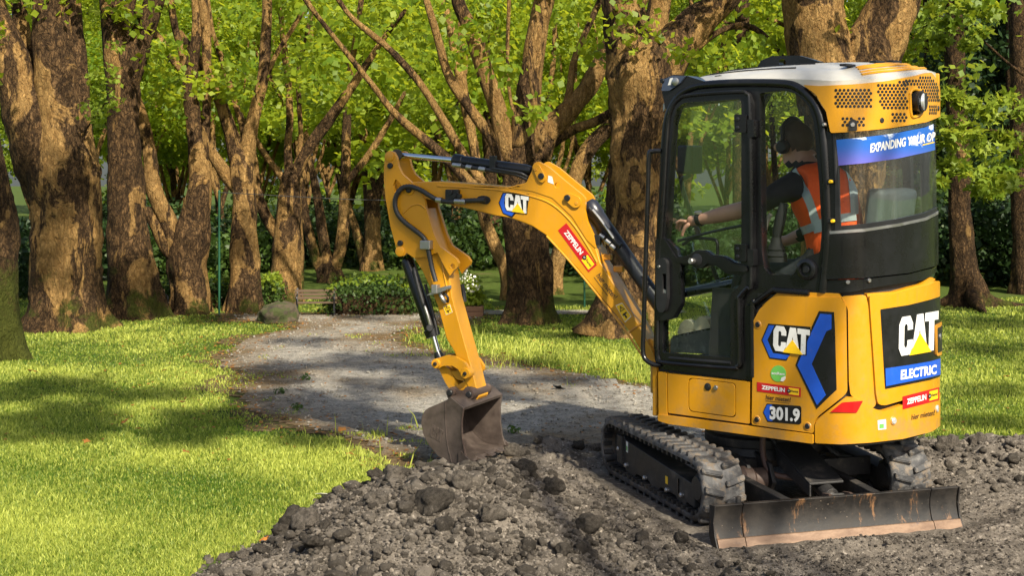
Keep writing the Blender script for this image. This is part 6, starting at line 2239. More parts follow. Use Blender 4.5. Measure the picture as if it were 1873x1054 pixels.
def roof_at(x, y, dz=0.0):
    j = (0.483 - y) / 0.966 * ny
    xr = rear_x(y)
    i = (x - 0.30) / (xr - 0.30) * nx
    p = ROOFV[int(round(min(max(j, 0), ny))) * (nx + 1) + int(round(min(max(i, 0), nx)))]
    return np.array([U(x, y, 0)[0], U(x, y, 0)[1], p[2] + dz])


for yy in (0.30, 0.10, -0.10, -0.30):
    MB().tube([roof_at(x, yy + 0.02, 0.004) for x in np.linspace(0.2, -0.45, 7)], 0.004, 6, 2).build('roof_groove', M['decal_black'], rf)
for k in range(4):
    MB().tube([roof_at(rear_x(y) + 0.06 + 0.045 * k, y, 0.004) for y in np.linspace(0.36 - 0.04 * k, -0.38, 12)], 0.007, 6, 2).build('roof_rib', Y, rf)
for y in (0.27, 0.02, -0.22):
    MB().box(roof_at(rear_x(y) + 0.22, y, 0.012), (FWD, LFT, UP), (0.02, 0.05, 0.006)).build('roof_clip', M['decal_black'], rf, 0.002)
# lamp and brackets at the front corners of the roof
fb = plate('front_lamp_bracket', fillet([(1211, 168), (1214, 144), (1232, 136), (1256, 138), (1290, 149), (1262, 157), (1240, 170), (1223, 196), (1217, 200)], 3), BK, exc, SIDE, 0.0, 0.10, bevel=0.006)
plate('front_lamp', fillet([(1212, 166), (1215, 146), (1231, 138), (1255, 139), (1246, 152), (1226, 166)], 2), simple('blue_grey_paint', (0.045, 0.06, 0.10), 0.35), fb, SIDE, 0.012, 0.012, bevel=0.004)
plate('lamp_sticker', [(1228, 143), (1233.5, 142), (1230, 155), (1224, 156)], M['white'], fb, SIDE, 0.0135, 0.001, bevel=0)
stud('lamp_lens', SIDE, 1238, 149, 0.022, M['steel'], fb, 0.02, 0.02)
stud('bolt', SIDE, 1214, 148, 0.014, BK, fb, 0.02, 0.03)
FARS = Flat(U(0, -0.40, 0), LFT)
plate('roof_lamp_bracket', fillet([(1383, 126), (1392, 110), (1412, 102), (1460, 101), (1478, 106), (1500, 113), (1430, 128), (1396, 132)], 2), BK, exc, FARS, 0, 0.05, holes=[[(1431 + 6.5 * math.cos(a), 114 + 7 * math.sin(a)) for a in np.linspace(0, 2 * math.pi, 17)[:-1]]], bevel=0.004)
plate('roof_front_rail', fillet([(1299, 149), (1308, 138), (1318, 137), (1322, 140), (1350, 141.5), (1385, 143.5), (1378, 146)], 2), BK, rf, Flat(U(0, 0.40, 0), LFT), 0.0, 0.04, bevel=0.003)

# handrail in front of the door
MB().tube([p3(1209, 276, 0.0), p3(1198, 277, 0.02), p3(1193, 284, 0.03), p3(1191, 340, 0.03), p3(1187, 470, 0.03), p3(1183, 600, 0.03), p3(1182, 640, 0.03), p3(1186, 656, 0.03), p3(1198, 666, 0.02), p3(1208, 668, 0.0)], 0.0135, 12, 6).build('handrail', BK, exc)

# ------------------------------------------------------------------ inside the cab
st = MB()
st.box(U(-0.34, 0.0, 1.16), (FWD, LFT, UP), (0.23, 0.23, 0.06)).build('seat', M['dark'], exc, 0.03, seg=3)
MB().box(U(-0.74, -0.14, 1.44), (FWD + UP * 0.12, LFT, UP - FWD * 0.12), (0.05, 0.21, 0.30)).build('seat_back', M['grey_plastic'], exc, 0.03, seg=3)
MB().box(U(-0.34, -0.02, 0.92), (FWD, LFT, UP), (0.2, 0.2, 0.17)).build('seat_base', M['dark'], exc, 0.02)
con = MB().prism([U(-0.05, 0.24, 1.02), U(-0.10, 0.24, 1.20), U(-0.40, 0.24, 1.27), U(-0.55, 0.24, 1.25), U(-0.55, 0.24, 0.95), U(-0.12, 0.24, 0.9)], LFT * 0.16).build('left_console', M['grey_plastic'], exc, 0.02)
MB().prism([U(0.0, -0.28, 1.02), U(-0.05, -0.28, 1.20), U(-0.40, -0.28, 1.27), U(-0.55, -0.28, 1.25), U(-0.55, -0.28, 0.95), U(-0.1, -0.28, 0.9)], LFT * -0.12).build('right_console', M['grey_plastic'], exc, 0.02)
INJ = Flat(U(0, 0.36, 0), LFT)
j0 = INJ.hit(1420, 458)[0]
js = MB().lathe(j0 - UP * 0.06, j0 + UP * 0.07, [(0, 0.06), (0.2, 0.055), (0.25, 0.06), (0.45, 0.045), (0.5, 0.05), (0.75, 0.032), (1, 0.026)], 20).build('joystick_boot', M['dark'], con)
j1, j2 = INJ.hit(1422, 425)[0], INJ.hit(1434, 372)[0]
MB().tube([j0 + UP * 0.05, j1, (j1 + j2) / 2, j2], [0.02, 0.028, 0.03, 0.022], 12, 4).build('joystick', M['dark'], con)
MB().tube([INJ.hit(1398, 430)[0], INJ.hit(1404, 402)[0], INJ.hit(1410, 392)[0]], 0.012, 8, 4).build('console_lever', M['steel'], con)
INM = Flat(U(0, -0.05, 0), LFT)
MB().box(INM.hit(1262, 292)[0], (FWD, LFT, UP), (0.055, 0.06, 0.085)).build('monitor', ST, exc, 0.015, seg=3)
MB().tube([INM.hit(1262, 320)[0], INM.hit(1262, 350)[0] + FWD * 0.05, U(xf - 0.04, -0.1, 1.1)], 0.014, 8, 4).build('monitor_arm', ST, exc)
MB().tube([INM.hit(1360, 450)[0], INM.hit(1345, 520)[0], INM.hit(1318, 585)[0]], 0.011, 10, 4).build('travel_lever', M['chrome'], exc)
MB().tube([INM.hit(1366, 455)[0], INM.hit(1350, 520)[0], INM.hit(1326, 585)[0]], 0.028, 10, 4).build('lever_tube', M['dark'], exc)
MB().cyl(INM.hit(1362, 455)[0], INM.hit(1366, 420)[0], 0.022, n=12).build('lever_grip', M['dark'], exc)
INP = Flat(U(0, 0.12, 0), LFT)
for x0, y0, x1 in ((1254, 596, 1264), (1282, 590, 1290)):
    plate('foot_pedal', fillet([(x0 - 16, y0 + 16), (x0 - 10, y0 - 4), (x0, y0 - 12), (x0 + 12, y0 - 6), (x0 + 20, y0 + 14)], 4), simple('tan_pedal', (0.55, 0.50, 0.34), 0.6), exc, INP, 0, 0.05, bevel=0.006)
tp = []
xx = 1227
k = 0
while xx < 1292:
    tp += [(xx, 615 - (xx - 1227) * 0.215 + (0 if k % 2 else 3.5)), (xx + 3.2, 615 - (xx - 1227) * 0.215 + (0 if k % 2 else 3.5))]
    xx += 3.2
    k += 1
plate('floor_mat', tp + [(1336, 606), (1342, 650), (1226, 645)], simple('grey_floor_mat', (0.09, 0.095, 0.09), 0.75, 0, (0.26, 0.26, 0.24), 0.5, 0.8, 30), exc, Flat(U(0, 0.30, 0), LFT), 0, 0.10, bevel=0.002)
MB().box(U(0.02, -0.2, 0.86), (FWD, LFT, UP), (0.12, 0.16, 0.1)).build('pedal_box', M['dark'], exc, 0.02)
plate('spray_bottle', fillet([(1318, 650), (1319, 634), (1326, 629), (1340, 628), (1340, 652)], 3), simple('cream_plastic', (0.5, 0.45, 0.33), 0.5), exc, Flat(U(0, 0.38, 0), LFT), 0, 0.06, bevel=0.01)
MB().box(U(-0.80, -0.18, 1.60), (FWD, LFT, UP), (0.03, 0.12, 0.12)).build('seat_headrest', M['grey_plastic'], exc, 0.03, seg=3)

# ------------------------------------------------------------------ digging arm
def parm(name, pts, mat, o1, o0, parent=exc, bevel=0.006, holes=(), trace=None):
    """plate on the arm's plane from offset o1 (near side) back to o0; a far twin takes the near one's outline (trace)"""
    tr = o1 if trace is None else trace
    return plate(name, pts, mat, parent, boomflat(tr), o1 - tr, o1 - o0, holes=holes, bevel=bevel)


BW = 0.085
boom_pts = [(742, 336), (752, 333), (799, 331.5), (860, 336), (929, 342), (966, 333), (1010, 345), (1052, 385), (1075, 418), (1092, 460), (1098, 480), (1132, 534), (1168, 593), (1192, 640), (1206, 676), (1203, 690), (1199, 676), (1172, 643), (1149, 604), (1094, 538), (1055.5, 491.6), (1013, 445), (996, 429), (975, 415),
            (950, 405), (929, 398), (900, 393.5), (874, 386), (816, 373), (770, 362), (745, 358)]
bm_ = parm('boom', boom_pts, Y, BW, -BW, bevel=0.010)
# the boom's foot runs on down to the swing post
parm('boom_foot', fillet([(1186, 618), (1204, 628), (1224, 690), (1224, 712), (1206, 702), (1180, 652)], 6), YW, 0.055, -0.055)
MB().cyl(U(0.55, 0.12, 0.52), U(0.55, 0.12, 0.82), 0.085, n=24).box(U(0.43, 0.11, 0.6), (FWD, LFT, UP), (0.11, 0.09, 0.06)).build('swing_post', Y, exc, 0.006)
ear = fillet([(929, 343), (952, 342), (963, 333), (973, 312), (974, 303), (978, 298), (984, 295), (1004, 306), (1036, 333), (1066, 357), (1071, 364), (1069, 384), (1074, 406), (1086, 432), (1090, 455), (1074, 440), (1046, 396), (1010, 362), (975, 350)], 3)
parm('boom_ear', ear, Y, BW + 0.004, BW - 0.022, bm_, holes=[[(1019 + 5 * math.cos(a), 339 + 5.5 * math.sin(a)) for a in np.linspace(0, 2 * math.pi, 13)[:-1]]])
parm('boom_ear', ear, Y, -BW + 0.022, -BW - 0.004, bm_, trace=BW)


def boss(name, px, py, r, o1, o0, mat, parent, pin=None):
    p1, p0 = B(px, py, o1), None
    p0 = p1 - BN * (o1 - o0)
    o = MB().lathe(p0, p1, [(0, r), (0.9, r), (1, r * 0.88)], 24).build(name, mat, parent)
    if pin:
        q = p1 + BN * 0.012
        MB().lathe(p1 - BN * 0.01, q, [(0, pin), (0.8, pin), (1, pin * 0.75)], 16).build('pin', M['satin'], parent)
    return o


for (ax, ay, bx, by) in ((980, 306, 991, 327), (1037, 360, 1054, 370)):
    mb = MB()
    parm('pin_keeper', fillet([(ax - 7, ay - 2), (ax + 4, ay - 8), (bx + 8, by), (bx + 2, by + 8), (bx - 7, by + 4)] if ax < 1000 else [(1034, 352), (1044, 354), (1062, 362), (1061, 378), (1050, 381), (1034, 367)], 7), Y, BW + 0.018, BW, bm_, 0.003)
boss('pin', 989, 322, 0.019, BW + 0.026, BW, M['satin'], bm_)
boss('pin', 1037, 362, 0.019, BW + 0.026, BW, M['satin'], bm_)
boss('pin_head', 979, 310, 0.010, BW + 0.021, BW, YW, bm_)
boss('pin_head', 1054, 372, 0.010, BW + 0.021, BW, YW, bm_)
decal('sticker', [(1003, 321), (1010, 323), (1013, 337), (1002, 333)], M['white'], bm_, boomflat(BW + 0.004), 0.0015)
# welded flange line on the boom's flank
for line in ([(800, 340), (870, 344), (930, 350), (975, 360), (1010, 374), (1045, 406), (1075, 450), (1092, 480)], [(1000, 432), (1040, 476), (1090, 536), (1140, 600), (1175, 652)]):
    MB().tube([B(x, y, BW - 0.002) for x, y in line], 0.007, 8, 4).build('weld_seam', Y, bm_)
MB().tube([B(1151, 608, BW), B(1166, 597, BW), B(1180, 588, BW)], 0.007, 8, 2).build('weld_seam', YW, bm_)
BF = boomflat(BW)
frc = Tri((925, 384.5), (43, 6.5), (-0.5, -31))
decal('hexagon_mark', [(912, 371), (919.5, 352), (968, 355), (964, 391), (944, 390), (937, 398.5), (920, 391)], M['decal_black'], bm_, BF, 0.0015)
decal('hexagon_mark', [(914, 371), (921, 354), (929, 354), (922, 371), (928, 386), (941, 389), (936, 395.5), (921, 389.5)], M['blue'], bm_, BF, 0.003)
logo_cat(bm_, BF, frc, 0.0065)
zf = Tri((1020.5, 421.5), (56, 77), (15.5, -13.5))
rental(bm_, BF, zf, 0.0015)
text(bm_, BF, Tri((1090, 505), (33, 44), (8, -7)), 'hier mieten!', M['ink'], 0.0015, 0.02, 0.15)
decal('underline', [(1087, 507), (1112, 541), (1111.2, 541.6), (1086.2, 507.6)], M['ink'], bm_, BF, 0.0015)


def warning(parent, surf, q, off):
    q = [np.array(p, float) for p in q]
    c = sum(q) / 4
    decal('warning_sticker', [tuple(p) for p in q], M['white'], parent, surf, off)
    decal('warning_sticker', [tuple(c + (p - c) * 0.92) for p in q], M['decal_yellow'], parent, surf, off + 0.0008)
    L = lambda u, v: tuple(q[0] * (1 - u) * (1 - v) + q[1] * u * (1 - v) + q[2] * u * v + q[3] * (1 - u) * v)
    decal('warning_mark', [L(.5, .1), L(.88, .42), L(.12, .42)], M['decal_black'], parent, surf, off + 0.0016)
    decal('warning_mark', [L(.5, .19), L(.72, .38), L(.28, .38)], M['decal_yellow'], parent, surf, off + 0.0022)
    decal('warning_mark', [L(.47, .22), L(.53, .22), L(.53, .36), L(.47, .36)], M['decal_black'], parent, surf, off + 0.0028)
    decal('warning_mark', [L(.2, .58), L(.8, .58), L(.8, .68), L(.55, .68), L(.55, .88), L(.35, .88), L(.35, .68), L(.2, .68)], M['decal_black'], parent, surf, off + 0.0016)


warning(bm_, BF, [(1126, 559), (1138, 554), (1155, 579), (1143.5, 590)], 0.0015)
for x, y in ((1110, 470), (1132, 492)):
    q = B(x, y, 0.0)
    MB().box(q, (BOOMDIR, BN, UP), (0.03, 0.02, 0.018)).build('hose_guide', YW, bm_, 0.006)

# stick
SW = 0.072
stick_pts = [(752, 352), (766, 350), (777, 366), (779, 380), (784, 398), (792, 427), (803, 451), (822, 466), (832, 474), (838, 480), (838, 488), (831, 495), (822, 504), (827, 543), (848, 620), (862, 670), (876, 727), (872, 733), (866, 731), (846, 690), (831, 645), (816, 620), (800, 560), (789, 533), (772, 496), (755, 470), (743, 461), (741, 468), (733, 470), (727, 461), (724, 451), (714, 414), (708, 380), (712, 352)]
sk_body = [(720, 395), (779, 380), (784, 398), (792, 427), (803, 455), (816, 480), (822, 504), (827, 543), (848, 620), (862, 670), (876, 727), (872, 733), (866, 731), (846, 690), (831, 645), (816, 620), (800, 560), (789, 533), (772, 496), (755, 470), (740, 455), (728, 425)]
stk = parm('stick', sk_body, Y, SW, -SW, bevel=0.008)
side_ear = fillet([(704, 285), (707, 278), (713, 275.5), (720, 278), (725, 287), (728, 303), (735, 318), (752, 333), (766, 346), (777, 366), (779, 382), (786, 404), (794, 430), (804, 451), (822, 464), (834, 473), (839, 481), (837, 489), (830, 495), (823, 505), (812, 486), (800, 462), (780, 470), (757, 472), (743, 462), (741, 467), (733, 470), (727, 461), (724, 451), (714, 414), (705, 362), (702, 328), (702.5, 304)], 2)
hole_rec = fillet([(719, 338), (723, 328), (729, 331), (734, 340), (727, 352), (721, 352)], 2)
se = parm('stick_side_plate', side_ear, Y, SW + 0.026, SW, stk, holes=[hole_rec, [(828 + 4.5 * math.cos(a), 487.5 + 5 * math.sin(a)) for a in np.linspace(0, 2 * math.pi, 13)[:-1]]])
parm('stick_side_plate', side_ear, Y, -SW, -SW - 0.026, stk, trace=SW + 0.026)
parm('stick_front_web', [(703, 330), (712, 330), (724, 400), (732, 440), (724, 448), (714, 414), (705, 362)], Y, SW, -SW, stk, trace=SW + 0.026)
MB().tube([B(x, y, SW + 0.026) for x, y in [(738, 390), (752, 377), (768, 374), (778, 382)]], 0.006, 8, 5).build('weld_seam', Y, stk)
MB().tube([B(x, y, SW) for x, y in [(808, 478), (812, 500), (818, 530), (820, 548)]], 0.006, 8, 4).build('weld_seam', Y, stk)
for (x, y, r_, pr) in ((711.5, 286, 0.032, None), (731, 460, 0.032, None), (748, 347, 0.035, 0.02)):
    boss('pin_boss', x, y, r_, SW + 0.034, SW + 0.02, Y, stk, pr)
boss('pin', 712.5, 303, 0.018, SW + 0.04, SW + 0.02, M['satin'], stk)
boss('pin', 731, 445, 0.018, SW + 0.04, SW + 0.02, M['satin'], stk)
MB().cyl(B(748, 347, SW + 0.03), B(748, 347, SW + 0.03) - BN * (2 * SW + 0.06), 0.03).build('arm_pin', M['satin'], stk)
warning(stk, boomflat(SW), [(810.5, 561.5), (823, 556.5), (828, 571.5), (816, 576.5)], 0.0015)

# cylinders
MB().cyl(B(733, 284, 0), B(834, 293.5, 0), 0.0175, n=20).build('stick_cylinder_rod', M['chrome'], exc)
sc1 = MB().lathe(B(829, 293, 0), B(972, 313, 0), [(0, 0.033), (0.02, 0.042), (0.12, 0.042), (0.13, 0.037), (0.93, 0.037), (1, 0.03)], 24).build('stick_cylinder', M['black'], exc)
MB().lathe(B(726, 283, 0.045), B(726, 283, -0.045), [(0, 0.036), (1, 0.036)], 20).build('rod_eye', M['black'], exc, 0.003)
MB().lathe(B(985, 316, 0.05), B(985, 316, -0.05), [(0, 0.036), (1, 0.036)], 20).build('cylinder_eye', M['black'], sc1, 0.003)
MB().tube([B(832, 303, 0.05), B(850, 305, 0.055), B(880, 309, 0.055), B(905, 313, 0.055), B(940, 318, 0.05), B(966, 329, 0.03)], 0.013, 10, 5).build('hydraulic_hose', M['hose'], sc1)
MB().tube([B(900, 308, 0.06), B(930, 313, 0.06), B(955, 318, 0.05), B(972, 330, 0.02)], 0.010, 10, 5).build('hydraulic_hose', M['hose'], sc1)
for x, y, L in ((836, 302.5, 8), (858, 306, 5), (882, 309.5, 6)):
    MB().cyl(B(x - L, y - 1, 0.056), B(x + L, y + 1, 0.056), 0.016, n=12).build('hose_fitting', M['steel'], sc1, 0.002)
MB().box(B(902, 300, 0.045), (BOOMDIR, UP, BN), (0.02, 0.05, 0.016)).build('hose_clamp', M['satin'], sc1, 0.003)
bc0, bc1 = B(1076, 370, 0), B(1216, 572, 0)
bc = MB().lathe(bc0, bc1, [(0, 0.036), (0.03, 0.05), (0.12, 0.05), (0.13, 0.045), (1, 0.045)], 24).build('boom_cylinder', simple('blue_black_paint', (0.018, 0.02, 0.03), 0.35, 0, (0.06, 0.06, 0.06), 0.6, 0.9, 9), exc)
MB().tube([B(1078, 380, 0.05), B(1092, 396, 0.06), B(1112, 422, 0.06), B(1134, 452, 0.05)], 0.012, 10, 5).build('hydraulic_hose', M['hose'], bc)
MB().tube([B(1084, 384, 0.07), B(1100, 404, 0.075), B(1122, 436, 0.07)], 0.008, 8, 5).build('steel_line', M['steel'], bc)
for x, y in ((1090, 440), (1102, 433), (1113, 443), (1122, 452), (1132, 447)):
    MB().cyl(B(x - 5, y - 3, 0.05), B(x + 4, y + 3, 0.05), 0.017, n=12).build('hose_fitting', M['steel'] if x != 1132 else M['satin'], bc, 0.002)
MB().box(B(1090, 439, 0.06), (BOOMDIR, UP, BN), (0.03, 0.03, 0.02)).build('hose_block', M['satin'], bc, 0.004)
k0, k1 = B(744, 474, 0), B(793, 616, 0)
kc = MB().lathe(k0, k1, [(0, 0.036), (0.04, 0.042), (0.9, 0.042), (0.91, 0.05), (1, 0.046)], 24).build('bucket_cylinder', M['black'], exc)
MB().cyl(k1, B(803, 652, 0), 0.018).build('bucket_cylinder_rod', M['chrome'], exc)
MB().lathe(B(800, 644, 0), B(807, 664, 0), [(0, 0.024), (0.4, 0.03), (1, 0.03)], 16).build('rod_end', M['black'], exc)
MB().tube([B(757, 490, 0.06), B(764, 520, 0.07), B(772, 548, 0.07), B(782, 580, 0.06), B(788, 603, 0.05)], 0.013, 10, 6, ribs=0.15).build('hydraulic_hose', M['hose'], kc)
MB().tube([B(778, 520, 0.02), B(786, 552, 0.02), B(796, 590, 0.02), B(800, 612, 0.02)], 0.010, 10, 6).build('hydraulic_hose', M['hose'], kc)
MB().tube([B(777, 560, 0.07), B(784, 582, 0.07), B(788, 600, 0.06)], 0.011, 10, 4).build('steel_line', M['steel'], kc)
MB().lathe(B(786, 600, 0.08), B(786, 600, 0.04), [(0, 0.02), (1, 0.024)], 12).build('hose_fitting', M['satin'], kc)
# the long ribbed hose loop over the stick
hpts = [(888, 366), (862, 367), (840, 368), (820, 369), (800, 365.5), (786, 358), (768, 347), (748, 341), (733, 346), (724, 361), (723, 378), (729, 394), (742, 408), (760, 422), (774, 434), (781, 447), (785, 465), (790, 490), (797, 515)]
MB().tube([B(x, y, SW + 0.05 if i > 4 else BW + 0.03) for i, (x, y) in enumerate(hpts)], 0.0145, 12, 8, ribs=0.14).build('ribbed_hose', M['hose'], stk)
parm('hose_grommet', fillet([(872, 360), (884, 357), (895, 361), (896, 369), (890, 374), (874, 371)], 5), M['satin'], BW + 0.012, BW - 0.002, bm_, 0.004)
for x, y, L in ((803, 366, 5), (838, 368, 6), (848, 368.5, 4)):
    MB().cyl(B(x - L, y - 0.5, BW + 0.03), B(x + L, y + 0.5, BW + 0.03), 0.0185, n=12).build('hose_fitting', M['steel'], stk, 0.002)
MB().box(B(828, 357, BW + 0.02), (BOOMDIR, UP, BN), (0.045, 0.035, 0.015)).build('hose_block', M['satin'], bm_, 0.004)
for x, y in ((830, 358), (839, 359), (823, 352)):
    boss('bolt', x, y, 0.014, BW + 0.05, BW + 0.03, M['satin'], bm_)
for x, y, s in ((780, 448, 0.035), (797, 529, 0.02)):
    MB().box(B(x, y, SW + 0.05), (BOOMDIR, UP, BN), (s, 0.028, 0.025)).build('hose_clamp', M['steel'], stk, 0.005)
parm('hose_bracket', fillet([(779, 541), (800, 528), (816, 523), (817, 530), (798, 538)], 2), M['steel'], SW + 0.07, SW, stk, 0.003)
MB().tube([B(804, 534, SW + 0.03), B(810, 547, SW + 0.035), B(815, 553, SW + 0.02)], 0.014, 10, 4).build('quick_coupler', M['steel'], stk)
MB().tube([B(812, 536, SW + 0.03), B(819, 544, SW + 0.04), B(819, 553, SW + 0.02)], 0.008, 8, 5).build('coupler_hose', M['hose'], stk)
MB().tube([B(845, 520, -SW - 0.04), B(848, 535, -SW - 0.04), B(850, 552, -SW - 0.03)], 0.014, 8, 4).build('coupler_hose', M['hose'], stk)

# linkage and bucket
link_pts = fillet([(794, 660), (800, 656), (817, 650), (833, 653), (850, 663), (860, 678), (858, 688), (850, 692), (843, 686), (838, 676), (826, 669), (810, 670), (800, 676), (793, 671)], 3)
parm('bucket_link', link_pts, Y, SW + 0.04, SW + 0.014, exc)
parm('bucket_link', link_pts, Y, -SW - 0.014, -SW - 0.04, exc, trace=SW + 0.04)
parm('push_link', fillet([(801, 672), (812, 668), (822, 676), (834, 694), (858, 700), (858, 712), (834, 716), (822, 712), (814, 700)], 3), Y, SW - 0.005, -SW + 0.005, exc, holes=[[(825, 681), (838, 678), (850, 698), (838, 704)]])
for x, y, r_, m_ in ((796, 666, 0.030, Y), (850.5, 684, 0.034, Y)):
    boss('pin_boss', x, y, r_, SW + 0.055, SW - 0.01, m_, exc, 0.012)
WN, WF = 0.30, -0.27
T0, T1, LIP, = (824, 728), (848, 747), (843, 850)
prof = [(848, 747), (825, 727.5), (815.5, 733), (797, 741), (780, 749), (772, 760), (770, 775), (774, 795), (784, 815), (800, 834), (818, 846), (843, 851), (855, 846), (849, 826), (845.5, 800), (844.5, 772)]
bk = parm('bucket_side', prof, M['bucket'], WN, WN - 0.018, exc, 0.003)
parm('bucket_side', prof, M['bucket'], WF + 0.018, WF, exc, 0.003, trace=WN)
bfl = boomflat(WN)
outer = [(848, 747), (825, 727.5), (815.5, 733), (797, 741), (780, 749), (772, 760), (770, 775), (774, 795), (784, 815), (800, 834), (818, 846), (852, 851)]
oc = np.array([bfl.hit(*p)[0] for p in outer])
oc = catmull(oc, 4)
cen = bfl.hit(838, 790)[0]
V, F = [], []
for p in oc:
    inn = p + (cen - p) / np.linalg.norm(cen - p) * 0.016
    V += [p - BN * 0.006, inn - BN * 0.006, p - BN * (WN - WF - 0.006), inn - BN * (WN - WF - 0.006)]
for i in range(len(oc) - 1):
    a, b = 4 * i, 4 * i + 4
    F += [(a, b, b + 2, a + 2), (a + 1, a + 3, b + 3, b + 1), (a, a + 1, b + 1, b), (a + 2, b + 2, b + 3, a + 3)]
F += [(0, 2, 3, 1), (len(V) - 4, len(V) - 3, len(V) - 1, len(V) - 2)]
bsh = MB().add(V, F).build('bucket_shell', M['bucket'], exc)
MB().tube([bfl.hit(x, y)[0] + BN * 0.001 for x, y in [(815, 735), (815, 770), (818, 810), (826, 846)]], 0.004, 6, 5).build('weld_seam', M['bucket'], bk)
MB().tube([bfl.hit(x, y)[0] + BN * 0.001 for x, y in [(848, 748), (845, 772), (846, 800), (850, 826), (854, 842)]], 0.006, 6, 5).build('wear_edge', M['rust_fitting'], bk)
for off in (0.055, -0.085):
    parm('bucket_ear', fillet([(818, 728), (817, 716), (824, 708), (836, 714), (846, 716), (852, 708), (862, 709), (869, 720), (866, 734), (856, 742), (848, 750), (828, 736)], 3), M['rust_fitting'], off + 0.055, off + 0.03, exc, 0.003, trace=0.11)
for x, y, r_ in ((823, 719, 0.030), (858, 722, 0.036)):
    boss('bucket_pin', x, y, r_, 0.135, -0.115, M['rust_fitting'], exc, 0.02)
parm('side_cutter', fillet([(838, 827), (842, 826), (857, 841), (858, 848), (846, 852), (838, 848)], 1), M['bucket'], WN + 0.014, WN, bk, 0.002)
pf = boomflat(WF)
parm('side_cutter', [(838, 828), (842, 827), (858, 843), (858, 848), (846, 852), (838, 848)], M['bucket'], WF, WF - 0.014, bk, 0.002, trace=WN)
for k in range(4):
    o1 = WN - 0.03 - 0.135 * k
    parm('bucket_tooth', [(846, 844), (862, 851), (862, 853), (846, 853)], M['bucket'], o1, o1 - 0.06, bsh, 0.002, trace=WN)
fb_ = Tri((786, 798), (22, 13), (4, -22))
for ch, u0, u1 in (('C', 0.0, 0.33), ('A', 0.36, 0.66), ('T', 0.68, 1.0)):
    plate('embossed_letter', [fb_(u0 + (u1 - u0) * a, b) for a, b in GL[ch]], M['bucket'], bk, bfl, 0.004, 0.006, bevel=0.001)
# ================================================================== THE OPERATOR
def skin_mesh(verts, edges, radii, root=0, sub=2):
    me = bpy.data.meshes.new('tmp')
    me.from_pydata([tuple(v) for v in verts], edges, [])
    ob = bpy.data.objects.new('tmp', me)
    COL.objects.link(ob)
    sk = ob.modifiers.new('s', 'SKIN')
    sk.use_smooth_shade = True
    for i, r in enumerate(radii):
        sv = me.skin_vertices[0].data[i]
        sv.radius = r if isinstance(r, tuple) else (r, r)
        sv.use_root = i == root
    ss = ob.modifiers.new('u', 'SUBSURF')
    ss.levels = sub
    ss.render_levels = sub
    bpy.context.view_layer.update()
    m2 = ob.evaluated_get(bpy.context.evaluated_depsgraph_get()).to_mesh()
    V = [tuple(v.co) for v in m2.vertices]
    F = [tuple(p.vertices) for p in m2.polygons]
    ob.to_mesh_clear()
    bpy.data.objects.remove(ob)
    bpy.data.meshes.remove(me)
    return np.array(V), F


pel = U(-0.52, 0.02, 1.27)
op = thing('person', 'operator in an orange vest, seated in the cab and reaching to the door', 'person', tuple(U(-0.38, -0.02, 0.75)))
ARMS = Flat(U(0, 0.36, 0), LFT)
wr_ = ARMS.hit(1270, 404)[0]
elb = Flat(U(0, 0.34, 0), LFT).hit(1384, 378)[0]
shl = U(-0.31, 0.20, 1.735)
pts = {'pel': pel, 'belly': pel + UP * 0.19, 'chest': pel + UP * 0.38 + FWD * 0.05, 'uchest': pel + UP * 0.52 + FWD * 0.12, 'neck': pel + UP * 0.615 + FWD * 0.19, 'jaw': pel + UP * 0.665 + FWD * 0.25, 'head': pel + UP * 0.725 + FWD * 0.265, 'crown': pel + UP * 0.79 + FWD * 0.26,
       'sl': shl, 'elb': elb, 'fore': elb * 0.45 + wr_ * 0.55, 'wr': wr_, 'palm': wr_ + FWD * 0.045 - UP * 0.004, 'sr': U(-0.33, -0.15, 1.735), 'elr': U(-0.24, -0.24, 1.50), 'wrr': U(-0.04, -0.25, 1.42), 'pr': U(0.04, -0.25, 1.42),
       'hl': U(-0.36, 0.09, 1.25), 'kl': U(0.02, 0.12, 1.26), 'al': U(0.06, 0.10, 0.84), 'tl': U(0.20, 0.10, 0.79), 'hr': U(-0.36, -0.13, 1.25), 'kr': U(0.02, -0.16, 1.26), 'ar': U(0.06, -0.15, 0.84), 'tr': U(0.20, -0.15, 0.79)}
rad = {'pel': (0.15, 0.13), 'belly': (0.15, 0.13), 'chest': (0.165, 0.13), 'uchest': (0.13, 0.11), 'neck': 0.058, 'jaw': 0.072, 'head': 0.098, 'crown': 0.07, 'sl': 0.075, 'elb': 0.054, 'fore': 0.048, 'wr': 0.029, 'palm': (0.026, 0.04),
       'sr': 0.075, 'elr': 0.052, 'wrr': 0.032, 'pr': 0.036, 'hl': 0.095, 'kl': 0.068, 'al': 0.045, 'tl': 0.04, 'hr': 0.095, 'kr': 0.068, 'ar': 0.045, 'tr': 0.04}
names = list(pts)
ed = [('pel', 'belly'), ('belly', 'chest'), ('chest', 'uchest'), ('uchest', 'neck'), ('neck', 'jaw'), ('jaw', 'head'), ('head', 'crown'), ('uchest', 'sl'), ('sl', 'elb'), ('elb', 'fore'), ('fore', 'wr'), ('wr', 'palm'), ('uchest', 'sr'), ('sr', 'elr'), ('elr', 'wrr'), ('wrr', 'pr'),
      ('pel', 'hl'), ('hl', 'kl'), ('kl', 'al'), ('al', 'tl'), ('pel', 'hr'), ('hr', 'kr'), ('kr', 'ar'), ('ar', 'tr')]
V, F = skin_mesh([pts[n] for n in names], [(names.index(a), names.index(b)) for a, b in ed], [rad[n] for n in names])
allV, allF = [V], [list(f) for f in F]
nv0 = len(V)
pb = pts['palm']
fdir = FWD
